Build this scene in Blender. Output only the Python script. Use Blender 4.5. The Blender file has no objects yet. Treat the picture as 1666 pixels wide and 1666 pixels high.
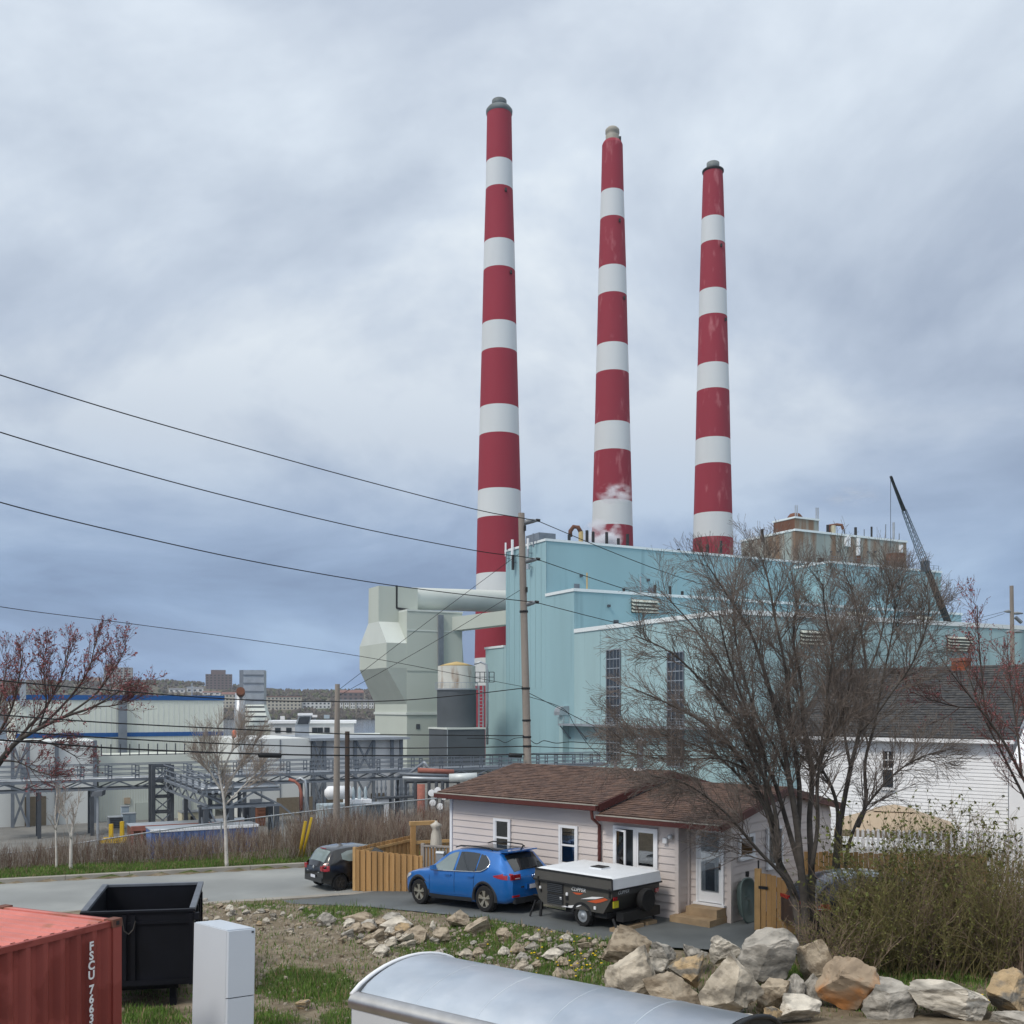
import bpy, bmesh, math, random
from mathutils import Vector, Matrix, noise
R = math.radians
random.seed(7)
sc = bpy.context.scene
COL = sc.collection
# ---------------------------------------------------------------- camera
F, YH, CX, H = 1669.0, 1150.0, 833.0, 5.4      # focal length, horizon row and centre column of the photograph, eye height above the driveway
cam = bpy.data.cameras.new('camera'); camo = bpy.data.objects.new('camera', cam); COL.objects.link(camo)
cam.sensor_width = 36; cam.lens = 36*F/1666; cam.shift_y = (YH-833)/1666
cam.clip_start = .3; cam.clip_end = 9000
camo.location = (0, 0, H); camo.rotation_euler = (R(90), 0, 0)
sc.camera = camo
sc.render.resolution_x = 1024; sc.render.resolution_y = 1024
sc.view_settings.view_transform = 'Standard'; sc.view_settings.look = 'None'
sc.cycles.volume_bounces = 6; sc.view_settings.exposure = 0.34; sc.view_settings.gamma = 1
# ---------------------------------------------------------------- sky
SUN_EL, SUN_AZ = R(48), R(222)                 # azimuth clockwise from +Y: behind the camera, to the left
w = bpy.data.worlds.new('World'); sc.world = w; w.use_nodes = True
nt = w.node_tree; nt.nodes.clear(); L = nt.links.new
def N(t, **k):
    n = nt.nodes.new(t)
    for a, b in k.items(): setattr(n, a, b)
    return n
def math_(op, a, b=None, clamp=False):
    n = N('ShaderNodeMath', operation=op, use_clamp=clamp)
    for i, v in enumerate((a, b)):
        if v is None: continue
        if isinstance(v, (int, float)): n.inputs[i].default_value = v
        else: L(v, n.inputs[i])
    return n.outputs[0]
out = N('ShaderNodeOutputWorld'); bg = N('ShaderNodeBackground'); bg.inputs[1].default_value = .1
sky = N('ShaderNodeTexSky', sky_type='NISHITA', sun_disc=False, sun_elevation=SUN_EL, sun_rotation=SUN_AZ, air_density=1.3, dust_density=1.5)
tc = N('ShaderNodeTexCoord'); sx = N('ShaderNodeSeparateXYZ'); L(tc.outputs['Generated'], sx.inputs[0])
zc = math_('MAXIMUM', sx.outputs[2], 0.0)
den = math_('ADD', zc, .24)
cmb = N('ShaderNodeCombineXYZ'); L(math_('DIVIDE', sx.outputs[0], den), cmb.inputs[0]); L(math_('DIVIDE', sx.outputs[1], den), cmb.inputs[1])
n1 = N('ShaderNodeTexNoise'); n1.inputs['Scale'].default_value = 1.15; n1.inputs['Detail'].default_value = 7; n1.inputs['Roughness'].default_value = .56; n1.inputs['Distortion'].default_value = .35
mp = N('ShaderNodeMapping'); mp.inputs['Location'].default_value = (3.1, 7.4, 1.7); mp.inputs['Scale'].default_value = (1, .85, 1)
L(cmb.outputs[0], mp.inputs[0]); L(mp.outputs[0], n1.inputs['Vector'])
cr = N('ShaderNodeValToRGB')
e = cr.color_ramp.elements
e[0].position = .37; e[0].color = (.385, .44, .54, 1)
e[1].position = .61; e[1].color = (.80, .84, .87, 1)
m = e.new(.49); m.color = (.55, .61, .70, 1)
L(n1.outputs[0], cr.inputs[0])
# near the horizon the deck is bluer and darker; overhead it is brighter, as an overcast sky is
el = N('ShaderNodeValToRGB'); q = el.color_ramp.elements
q[0].position = 0.0; q[0].color = (.29, .46, .74, 1)
q[1].position = 1.0; q[1].color = (1.75, 1.66, 1.52, 1)
a = q.new(.10); a.color = (.38, .51, .72, 1)
a = q.new(.25); a.color = (.67, .71, .78, 1)
a = q.new(.48); a.color = (1.18, 1.18, 1.14, 1)
L(zc, el.inputs[0])
mul = N('ShaderNodeMixRGB', blend_type='MULTIPLY'); mul.inputs[0].default_value = 1; L(cr.outputs[0], mul.inputs[1]); L(el.outputs[0], mul.inputs[2])
gain = N('ShaderNodeMixRGB', blend_type='MULTIPLY'); gain.inputs[0].default_value = 1; L(mul.outputs[0], gain.inputs[1]); gain.inputs[2].default_value = (9.3, 9.3, 9.3, 1)
mx = N('ShaderNodeMixRGB'); mx.inputs[0].default_value = .9; L(sky.outputs[0], mx.inputs[1]); L(gain.outputs[0], mx.inputs[2])
L(mx.outputs[0], bg.inputs[0]); L(bg.outputs[0], out.inputs[0])
# ---------------------------------------------------------------- sun behind the cloud
sl = bpy.data.lights.new('sun', 'SUN'); sl.energy = 1.5; sl.angle = R(14); sl.color = (1, .93, .83)
so = bpy.data.objects.new('sun', sl); COL.objects.link(so); so.location = (-40, -40, 80)
sd = Vector((math.sin(SUN_AZ)*math.cos(SUN_EL), math.cos(SUN_AZ)*math.cos(SUN_EL), math.sin(SUN_EL)))
so.rotation_euler = sd.to_track_quat('Z', 'Y').to_euler()

# ================================================================ helpers
V3 = Vector
def X_(px, Y): return (px-CX)/F*Y
def zat(py, Y): return H-(py-YH)*Y/F
def P(px, py, Y): return V3((X_(px, Y), Y, zat(py, Y)))
def G(px, py, z):
    Y = (H-z)*F/(py-YH); return V3((X_(px, Y), Y, z))
def along(o, d, px):
    k = (px-CX)/F
    return (k*o[1]-o[0])/(d[0]-k*d[1])
class FR:
    """a level frame: origin, u to the right, v away"""
    def __init__(s, o, u, v=None):
        s.o = V3((o[0], o[1], 0)); s.u = V3((u[0], u[1], 0)).normalized()
        s.v = V3((-s.u.y, s.u.x, 0)) if v is None else V3((v[0], v[1], 0))
    def __call__(s, a, b, z): return s.o+s.u*a+s.v*b+V3((0, 0, z))
class MB:
    def __init__(s): s.v = []; s.f = []; s.mi = []; s.cur = 0
    def add(s, vs, fs):
        n = len(s.v); s.v += [tuple(p) for p in vs]
        for f in fs: s.f.append(tuple(i+n for i in f)); s.mi.append(s.cur)
        return s
    def quad(s, *p): return s.add(p, [tuple(range(len(p)))])
    def hexa(s, p): return s.add(p, [(0,3,2,1),(4,5,6,7),(0,1,5,4),(1,2,6,5),(2,3,7,6),(3,0,4,7)])
    def box(s, x0, x1, y0, y1, z0, z1):
        return s.hexa([(x0,y0,z0),(x1,y0,z0),(x1,y1,z0),(x0,y1,z0),(x0,y0,z1),(x1,y0,z1),(x1,y1,z1),(x0,y1,z1)])
    def fbox(s, fr, a0, a1, b0, b1, z0, z1):
        return s.hexa([fr(a0,b0,z0),fr(a1,b0,z0),fr(a1,b1,z0),fr(a0,b1,z0),fr(a0,b0,z1),fr(a1,b0,z1),fr(a1,b1,z1),fr(a0,b1,z1)])
    def prism(s, bot, top):
        n = len(bot)
        return s.add(list(bot)+list(top), [tuple(range(n-1,-1,-1)), tuple(range(n,2*n))]+[(i,(i+1)%n,n+(i+1)%n,n+i) for i in range(n)])
    def tube(s, pts, r, n=6, cap=True):
        pts = [V3(p) for p in pts]; k = len(pts)
        rs = r if isinstance(r, (list, tuple)) else [r]*k
        vs = []; fs = []
        t0 = (pts[1]-pts[0]).normalized()
        a = t0.orthogonal().normalized()
        for i, p in enumerate(pts):
            t = (pts[min(i+1,k-1)]-pts[max(i-1,0)])
            if t.length < 1e-9: t = t0
            t.normalize(); a = (a-t*a.dot(t))
            if a.length < 1e-6: a = t.orthogonal()
            a.normalize(); b = t.cross(a)
            for j in range(n):
                g = 2*math.pi*j/n; vs.append(p+(a*math.cos(g)+b*math.sin(g))*rs[i])
        for i in range(k-1):
            for j in range(n):
                j2 = (j+1)%n; fs.append((i*n+j, i*n+j2, (i+1)*n+j2, (i+1)*n+j))
        if cap and n > 2: fs.append(tuple(range(n-1,-1,-1))); fs.append(tuple((k-1)*n+j for j in range(n)))
        return s.add(vs, fs)
    def bar(s, p, q, wd, up=(0,0,1), th=None):
        p, q = V3(p), V3(q); t = (q-p).normalized(); u = V3(up)
        a = t.cross(u)
        if a.length < 1e-4: a = t.orthogonal()
        a.normalize(); b = a.cross(t).normalized(); th = wd if th is None else th
        a *= wd/2; b *= th/2
        return s.hexa([p-a-b,p+a-b,q+a-b,q-a-b,p-a+b,p+a+b,q+a+b,q-a+b])
    def lathe(s, prof, c=(0,0,0), n=24, axis='z', cap=True):
        c = V3(c); vs = []; k = len(prof)
        for r, z in prof:
            for j in range(n):
                g = 2*math.pi*j/n; x, y = r*math.cos(g), r*math.sin(g)
                vs.append(c+(V3((x,y,z)) if axis == 'z' else V3((x,z,y)) if axis == 'y' else V3((z,x,y))))
        fs = [(i*n+j, i*n+(j+1)%n, (i+1)*n+(j+1)%n, (i+1)*n+j) for i in range(k-1) for j in range(n)]
        if cap: fs += [tuple(range(n-1,-1,-1)), tuple((k-1)*n+j for j in range(n))]
        return s.add(vs, fs)
    def xf(s, m):
        s.v = [tuple(m @ V3(p)) for p in s.v]; return s
    def mesh(s, name, mats, smooth=False, fix=True):
        me = bpy.data.meshes.new(name); me.from_pydata(s.v, [], s.f)
        mats = mats if isinstance(mats, (list, tuple)) else [mats]
        for m_ in mats: me.materials.append(MT[m_] if isinstance(m_, str) else m_)
        if len(mats) > 1: me.polygons.foreach_set('material_index', s.mi)
        if fix:
            bm = bmesh.new(); bm.from_mesh(me); bmesh.ops.recalc_face_normals(bm, faces=bm.faces); bm.to_mesh(me); bm.free()
        if smooth: me.polygons.foreach_set('use_smooth', [True]*len(me.polygons))
        me.update(); return me
    def build(s, name, mats, parent=None, smooth=False, fix=True, angle=None):
        me = s.mesh(name, mats, smooth or angle is not None, fix)
        if angle is not None:
            try: me.set_sharp_from_angle(angle=R(angle))
            except Exception: pass
        o = bpy.data.objects.new(name, me); COL.objects.link(o)
        if parent is not None: attach(o, parent)
        return o
def attach(o, parent):
    o.parent = parent; o.matrix_parent_inverse = parent_inv(parent)
def parent_inv(p):
    m = p.matrix_basis.copy(); q = p
    while q.parent is not None:
        m = q.parent.matrix_basis @ q.matrix_parent_inverse @ m if False else (q.parent.matrix_basis @ (q.matrix_parent_inverse @ m)); q = q.parent
    return m.inverted()
def tag(o, label, cat, group=None):
    o['label'] = label; o['category'] = cat
    if group: o['group'] = group
    return o
def thing(name, label, cat, loc=(0,0,0), group=None):
    o = bpy.data.objects.new(name, None); COL.objects.link(o); o.location = loc; o.empty_display_size = .2
    return tag(o, label, cat, group)
def structure(o): o['kind'] = 'structure'; return o
def stuff(o): o['kind'] = 'stuff'; return o
def inst(name, me, parent=None, loc=None, rot=None, scale=None):
    o = bpy.data.objects.new(name, me); COL.objects.link(o)
    if loc is not None: o.location = loc
    if rot is not None: o.rotation_euler = rot
    if scale is not None: o.scale = scale if not isinstance(scale, (int, float)) else (scale,)*3
    if parent is not None: attach(o, parent)
    return o
def text_mb(txt, size, ext=.002, shear=0, bold=0):
    cu = bpy.data.curves.new('lettering', 'FONT'); cu.body = txt; cu.size = size; cu.extrude = ext; cu.shear = shear; cu.offset = bold
    cu.align_x = 'CENTER'; cu.align_y = 'CENTER'; cu.resolution_u = 3
    o = bpy.data.objects.new('lettering', cu); COL.objects.link(o)
    dg = bpy.context.evaluated_depsgraph_get(); me = o.evaluated_get(dg).to_mesh()
    mb = MB(); mb.v = [tuple(v.co) for v in me.vertices]; mb.f = [tuple(p.vertices) for p in me.polygons]; mb.mi = [0]*len(mb.f)
    o.evaluated_get(dg).to_mesh_clear(); bpy.data.objects.remove(o); bpy.data.curves.remove(cu)
    return mb
def basis(o, x, y, z):
    m_ = Matrix.Identity(4)
    for i, c in enumerate((x, y, z)):
        for r_ in range(3): m_[r_][i] = c[r_]
    m_[0][3], m_[1][3], m_[2][3] = o; return m_
# ---------------------------------------------------------------- materials
MT = {}
def M(name, col, rough=.75, metal=0, var=.12, scale=3., bump=0, bscale=None, streak=0, col2=None, c2=(.5,.62), c2scale=None, c2stretch=(1,1,1), coat=0, spec=.4, detail=5):
    m_ = bpy.data.materials.new(name); m_.use_nodes = True; t = m_.node_tree; b = t.nodes['Principled BSDF']
    b.inputs['Roughness'].default_value = rough; b.inputs['Metallic'].default_value = metal
    b.inputs['Specular IOR Level'].default_value = spec; b.inputs['Coat Weight'].default_value = coat; b.inputs['Coat Roughness'].default_value = .08
    LK = t.links.new; tc_ = t.nodes.new('ShaderNodeTexCoord')
    def noi(sc_, stretch=(1,1,1), det=detail):
        mp_ = t.nodes.new('ShaderNodeMapping'); mp_.inputs['Scale'].default_value = stretch; LK(tc_.outputs['Object'], mp_.inputs[0])
        n_ = t.nodes.new('ShaderNodeTexNoise'); n_.inputs['Scale'].default_value = sc_; n_.inputs['Detail'].default_value = det; LK(mp_.outputs[0], n_.inputs['Vector']); return n_.outputs[0]
    n_ = noi(scale, (1,1,.12) if streak else (1,1,1))
    rp = t.nodes.new('ShaderNodeMapRange'); rp.inputs[1].default_value = .25; rp.inputs[2].default_value = .75
    rp.inputs[3].default_value = 1-var; rp.inputs[4].default_value = 1+var; LK(n_, rp.inputs[0])
    base = t.nodes.new('ShaderNodeRGB'); base.outputs[0].default_value = (*col, 1); cur = base.outputs[0]
    if col2 is not None:
        r2 = t.nodes.new('ShaderNodeMapRange'); r2.inputs[1].default_value = c2[0]; r2.inputs[2].default_value = c2[1]; LK(noi(c2scale or scale, c2stretch), r2.inputs[0])
        mx_ = t.nodes.new('ShaderNodeMixRGB'); LK(r2.outputs[0], mx_.inputs[0]); LK(cur, mx_.inputs[1]); mx_.inputs[2].default_value = (*col2, 1); cur = mx_.outputs[0]
    ml = t.nodes.new('ShaderNodeVectorMath'); ml.operation = 'SCALE'; LK(cur, ml.inputs[0]); LK(rp.outputs[0], ml.inputs['Scale']); LK(ml.outputs[0], b.inputs['Base Color'])
    if bump:
        bp = t.nodes.new('ShaderNodeBump'); bp.inputs['Strength'].default_value = bump; bp.inputs['Distance'].default_value = .05; LK(noi(bscale or scale*4), bp.inputs['Height']); LK(bp.outputs[0], b.inputs['Normal'])
    MT[name] = m_; return m_
M('stack_red', (.285,.026,.046), .8, var=.12, scale=.12, streak=1, col2=(.44,.14,.155), c2=(.58,.74), c2scale=.55, c2stretch=(1,1,.35))
M('stack_red_clean', (.285,.024,.044), .8, var=.1, scale=.12, streak=1)
M('stack_white', (.62,.645,.65), .8, var=.06, scale=.15, streak=1)
M('cap_grey', (.17,.19,.19), .7, .2, var=.25, scale=.5)
M('teal', (.29,.455,.50), .75, var=.11, scale=.1, streak=1, col2=(.215,.345,.385), c2=(.57,.76), c2scale=.55, c2stretch=(1,1,.06))
M('teal_pale', (.335,.485,.51), .75, var=.09, scale=.2, streak=1, col2=(.24,.36,.39), c2=(.60,.74), c2scale=.7, c2stretch=(1,1,.05))
M('trim_white', (.74,.79,.80), .6, var=.05)
M('rusty_grey', (.30,.34,.32), .85, var=.15, scale=.2, streak=1, col2=(.22,.14,.09), c2=(.42,.60), c2scale=.45, c2stretch=(1,1,.16))
M('rust', (.15,.065,.04), .9, var=.3, scale=.4, streak=1)
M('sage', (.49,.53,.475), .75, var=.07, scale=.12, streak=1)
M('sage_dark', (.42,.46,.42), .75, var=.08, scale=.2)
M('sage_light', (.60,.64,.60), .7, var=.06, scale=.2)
M('tank_white', (.62,.62,.57), .8, var=.12, scale=.4, col2=(.28,.17,.10), c2=(.56,.72), c2scale=.5, c2stretch=(1,1,.3))
M('flue_beige', (.33,.31,.26), .8, var=.25, scale=.6)
M('tank_ochre', (.52,.38,.17), .85, var=.2, scale=.6)
M('slate', (.082,.095,.108), .8, var=.12, scale=.3)
M('steel', (.19,.215,.25), .6, .3, var=.18, scale=1)
M('steel_dark', (.075,.085,.10), .65, .2, var=.2, scale=1)
M('galv', (.42,.45,.48), .45, .6, var=.15, scale=1)
M('red_paint', (.34,.03,.035), .6, var=.15)
M('black_metal', (.02,.021,.023), .55, .1, var=.25)
M('louvre', (.50,.52,.46), .7, var=.15, scale=1, col2=(.2,.13,.07), c2=(.58,.75), c2scale=.8)
M('glass_dark', (.025,.032,.04), .12, var=.3, scale=.6, spec=.6)
M('warehouse', (.60,.63,.57), .75, var=.05, scale=.2, streak=1)
M('warehouse_white', (.66,.68,.67), .7, var=.06, scale=.3, streak=1)
M('wall_cream', (.50,.49,.42), .8, var=.08, scale=.2)
M('blue_trim', (.012,.085,.27), .6, var=.1)
M('wood_pole', (.29,.255,.225), .9, var=.25, scale=2, streak=1, bump=.4, bscale=6)
M('wood_dark', (.07,.05,.042), .9, var=.25, scale=2, streak=1)
M('insulator', (.22,.24,.26), .3, var=.1)
M('wire', (.012,.013,.015), .6, var=.1)
M('yellow', (.62,.40,.02), .6, var=.12)
M('cedar', (.42,.245,.10), .8, var=.28, scale=3, streak=1, bump=.25, bscale=20)
M('cedar_top', (.50,.315,.14), .8, var=.2, scale=3)
M('grey_wood', (.30,.275,.25), .85, var=.2, scale=3, streak=1)
M('step_wood', (.34,.245,.15), .85, var=.2, scale=4, bump=.2)
M('vinyl', (.63,.565,.535), .6, var=.05, scale=1.2)
M('vinyl_white', (.80,.81,.83), .5, var=.04)
M('brown_trim', (.095,.026,.022), .5, var=.12)
M('shingle', (.145,.088,.066), .95, var=.28, scale=9, bump=.5, bscale=30, col2=(.092,.058,.048), c2=(.42,.6), c2scale=3.5, c2stretch=(1,1,4))
M('shingle_dark', (.05,.052,.056), .95, var=.3, scale=6, bump=.4, bscale=25, col2=(.082,.078,.074), c2=(.45,.62), c2scale=2.5, c2stretch=(1,1,5))
M('brick', (.30,.09,.045), .9, var=.3, scale=5)
M('car_blue', (.010,.15,.50), .28, .35, var=.03, coat=1)
M('car_black', (.008,.008,.010), .3, .1, var=.1, coat=1)
M('car_navy', (.022,.026,.048), .28, .3, var=.1, coat=1)
M('car_glass', (.018,.022,.026), .06, var=.1, spec=.8)
M('car_glass_light', (.20,.25,.25), .08, var=.15, scale=2, spec=.8)
M('cladding', (.022,.024,.028), .6, var=.1)
M('tyre', (.014,.014,.015), .85, var=.2, scale=10)
M('rim', (.50,.47,.40), .35, .7, var=.12)
M('rim_dark', (.06,.055,.05), .5, .5, var=.2)
M('chrome', (.75,.76,.78), .18, 1, var=.03)
M('tail_red', (.32,.012,.018), .2, var=.15, coat=.6)
M('lamp_clear', (.62,.64,.66), .12, var=.1, coat=1)
M('plate', (.66,.68,.74), .5, var=.08, scale=20)
M('camper_grey', (.075,.072,.066), .5, var=.08)
M('camper_white', (.74,.77,.80), .45, var=.04)
M('orange', (.55,.10,.035), .5, var=.05)
M('sign_yellow', (.60,.53,.03), .6, var=.15, scale=20)
M('tub', (.105,.145,.14), .45, var=.1)
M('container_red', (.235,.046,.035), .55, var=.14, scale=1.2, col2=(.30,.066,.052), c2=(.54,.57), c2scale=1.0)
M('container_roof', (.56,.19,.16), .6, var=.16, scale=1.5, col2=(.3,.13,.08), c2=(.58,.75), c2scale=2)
M('rusty_corner', (.16,.065,.045), .8, var=.3, scale=8)
M('paint_white', (.82,.82,.82), .6, var=.04)
M('dumpster', (.006,.007,.011), .55, .0, var=.4, scale=1.5, spec=.22)
M('dumpster_rim', (.14,.155,.18), .55, .3, var=.25, scale=3)
M('fridge', (.60,.65,.71), .35, var=.03, scale=1, coat=.2)
M('fridge_gap', (.12,.13,.145), .7)
M('alu', (.72,.75,.78), .38, 1, var=.10, scale=1.6, col2=(.60,.65,.70), c2=(.42,.6), c2scale=1.3, detail=7)
M('alu_side', (.62,.64,.66), .42, .15, var=.05, scale=1)
M('alu_rail', (.50,.49,.48), .36, .9, var=.12, scale=6)
for i_, (c_, c2_) in enumerate([((.46,.405,.325),(.20,.175,.14)), ((.36,.30,.225),(.19,.15,.105)), ((.36,.335,.295),(.17,.16,.14)), ((.38,.28,.165),(.18,.165,.14)), ((.55,.505,.43),(.30,.275,.235))]):
    M('rock%d' % i_, tuple(min(.72, x*1.13) for x in c_), .92, var=.34, scale=2.6, bump=.9, bscale=7, col2=c2_, c2=(.46,.58), c2scale=1.9, c2stretch=(1,.6,2.4), detail=12)
M('rock_orange', (.36,.28,.20), .92, var=.28, scale=2.2, bump=.6, bscale=5, col2=(.42,.19,.07), c2=(.54,.66), c2scale=1.1, detail=9)
M('gravel', (.30,.26,.21), .95, var=.35, scale=3)
M('bark_dark', (.078,.068,.060), .95, var=.35, scale=4, bump=.4)
M('twig', (.150,.124,.108), .95, var=.3, scale=2)
M('bark_birch', (.52,.49,.45), .85, var=.2, scale=5, col2=(.12,.1,.09), c2=(.62,.72), c2scale=6, c2stretch=(1,1,3))
M('twig_pale', (.33,.28,.24), .9, var=.2)
M('twig_brown', (.185,.135,.098), .95, var=.35, scale=1.2)
M('twig_red', (.13,.07,.06), .95, var=.3, scale=1)
M('twig_olive', (.135,.116,.048), .95, var=.4, scale=1.5)
M('leaf_olive', (.130,.132,.036), .85, var=.4, scale=2)
M('leaf_spring', (.120,.135,.036), .85, var=.35, scale=2)
M('bud_red', (.29,.105,.11), .85, var=.3, scale=3)
M('blade', (.095,.175,.028), .8, var=.4, scale=1.6)
M('blade_dry', (.26,.20,.115), .9, var=.35, scale=1.6)
M('dandelion', (.75,.52,.01), .8, var=.1)
M('asphalt', (.25,.262,.258), .9, var=.12, scale=.5, bump=.15, bscale=60, col2=(.30,.31,.30), c2=(.45,.7), c2scale=.25)
M('driveway', (.108,.120,.124), .85, var=.16, scale=.7, bump=.2, bscale=60, col2=(.135,.147,.150), c2=(.45,.7), c2scale=.35)
M('concrete', (.30,.28,.245), .9, var=.2, scale=1.5)
M('water', (.06,.085,.10), .12, var=.1, scale=.02, bump=.2, bscale=.3)
M('hill', (.10,.085,.055), .95, var=.35, scale=.02, col2=(.07,.085,.035), c2=(.5,.62), c2scale=.012)
M('far_tree', (.088,.072,.060), .95, var=.4, scale=.05)
M('far_tree_green', (.085,.092,.045), .95, var=.35, scale=.05)
M('far_tower', (.14,.10,.10), .9, var=.1)
M('far_tower_pale', (.30,.28,.27), .9, var=.1)
M('far_cream', (.46,.43,.36), .9, var=.08)
M('far_white', (.62,.62,.62), .9, var=.06)
M('far_roof', (.20,.10,.08), .9, var=.15)
M('far_roof_grey', (.15,.15,.16), .9, var=.15)
M('far_orange', (.28,.14,.08), .9, var=.1)
M('blue_box', (.07,.13,.32), .7, var=.2, scale=.6, col2=(.16,.2,.3), c2=(.55,.75), c2scale=1)
M('transformer', (.34,.41,.45), .6, var=.12, scale=1)
M('cabinet', (.38,.46,.53), .55, var=.08)
M('beige', (.52,.49,.36), .7, var=.1)
M('pallet', (.20,.08,.045), .9, var=.25)
M('pipe_rust', (.32,.12,.09), .8, var=.2)
M('pipe_pale', (.60,.64,.64), .5, .2, var=.1)
M('brownwall', (.20,.165,.12), .9, var=.12)
M('canvas_tan', (.42,.33,.235), .9, var=.08)
M('canvas_cream', (.56,.53,.47), .9, var=.1)
M('curtain', (.66,.68,.70), .9, var=.12, scale=6)
M('lamp_orange', (.7,.16,.08), .6, var=.05)
def glassmat():
    m_ = bpy.data.materials.new('window_glass'); m_.use_nodes = True; t = m_.node_tree; t.nodes.clear()
    o_ = t.nodes.new('ShaderNodeOutputMaterial'); mx_ = t.nodes.new('ShaderNodeMixShader'); tr = t.nodes.new('ShaderNodeBsdfTransparent'); gl = t.nodes.new('ShaderNodeBsdfGlossy')
    fr_ = t.nodes.new('ShaderNodeFresnel'); fr_.inputs[0].default_value = 1.6; gl.inputs['Roughness'].default_value = .03; tr.inputs[0].default_value = (.93,.95,.96,1)
    ad = t.nodes.new('ShaderNodeMath'); ad.operation = 'ADD'; ad.inputs[1].default_value = .08
    t.links.new(fr_.outputs[0], ad.inputs[0]); t.links.new(ad.outputs[0], mx_.inputs[0]); t.links.new(tr.outputs[0], mx_.inputs[1]); t.links.new(gl.outputs[0], mx_.inputs[2]); t.links.new(mx_.outputs[0], o_.inputs[0]); MT['window_glass'] = m_
glassmat()
# ================================================================ terrain
def sstep(a, b, x):
    t = min(1, max(0, (x-a)/(b-a))); return t*t*(3-2*t)
DR = V3((.937,.351,0)).normalized(); NR = V3((-DR.y, DR.x, 0)); K0 = V3((-7.36, 36.9, 0))
HD = V3((.751,-.66,0)).normalized(); HN = V3((-HD.y, HD.x, 0)); A0 = V3((-.74, 26.8, 0)); E0 = V3((.7, 24.9, 0))
ROADW = 5.7
def road_st(x, y):
    d = V3((x, y, 0))-K0; return d.dot(NR), d.dot(DR)
def zdrive(x, y):
    a_ = (V3((x, y, 0))-A0).dot(HD); return max(-.36, min(.04, .058*a_))
def hgt(x, y, fine=True):
    s, t = road_st(x, y)
    if y > 330: return -14.0
    if s > 0:
        v0 = min(34, max(1.6, 1.8+.19*(t+10)))
        z = -.24 - 6.1*sstep(v0, v0+18+.25*max(0, t+10), s)
        if fine and s < v0+30 and s > .6: z += .12*noise.noise(V3((x*.35, y*.35, 3)))*min(1, s-.6)
        return z
    if s > -ROADW-.0: zr = -.36
    b = (V3((x, y, 0))-E0).dot(V3((.64,.77,0)))
    zl = -.28+.3*sstep(19, 15.5, y) + .25*sstep(3, 8, x)*sstep(24, 20, y)
    k = sstep(-.15, -2.1, b)
    z = zdrive(x, y)*(1-k)+zl*k
    if fine and k > 0: z += k*(.10*noise.noise(V3((x*.5, y*.5, 0)))+.05*noise.noise(V3((x*1.7, y*1.7, 5))))
    z -= .07*sstep(-.1, .5, b)*(1 if s < -ROADW else 0)
    if s > -ROADW-.6: z = min(z, -.40) if s > -ROADW else min(z, z+(-.40-z)*sstep(-ROADW-.6, -ROADW, s))
    return z
def hit(px, py, dz=0, y0=8, y1=320):
    k = 0; Y = y0
    while Y < y1:
        x = X_(px, Y)
        if zat(py, Y) <= hgt(x, Y, False)+dz: return V3((x, Y, hgt(x, Y, False)))
        Y += .1
    return V3((X_(px, y1), y1, hgt(X_(px, y1), y1, False)))
def axis_lines(lo, hi, step, far_lo, far_hi, gr=1.22):
    v = []; x = lo
    while x < hi: v.append(x); x += step
    st = step
    while x < far_hi: v.append(x); st *= gr; x += st
    v.append(far_hi); x = lo; st = step; pre = []
    while True:
        st *= gr; x -= st
        if x <= far_lo: break
        pre.append(x)
    return [far_lo]+pre[::-1]+v
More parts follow.
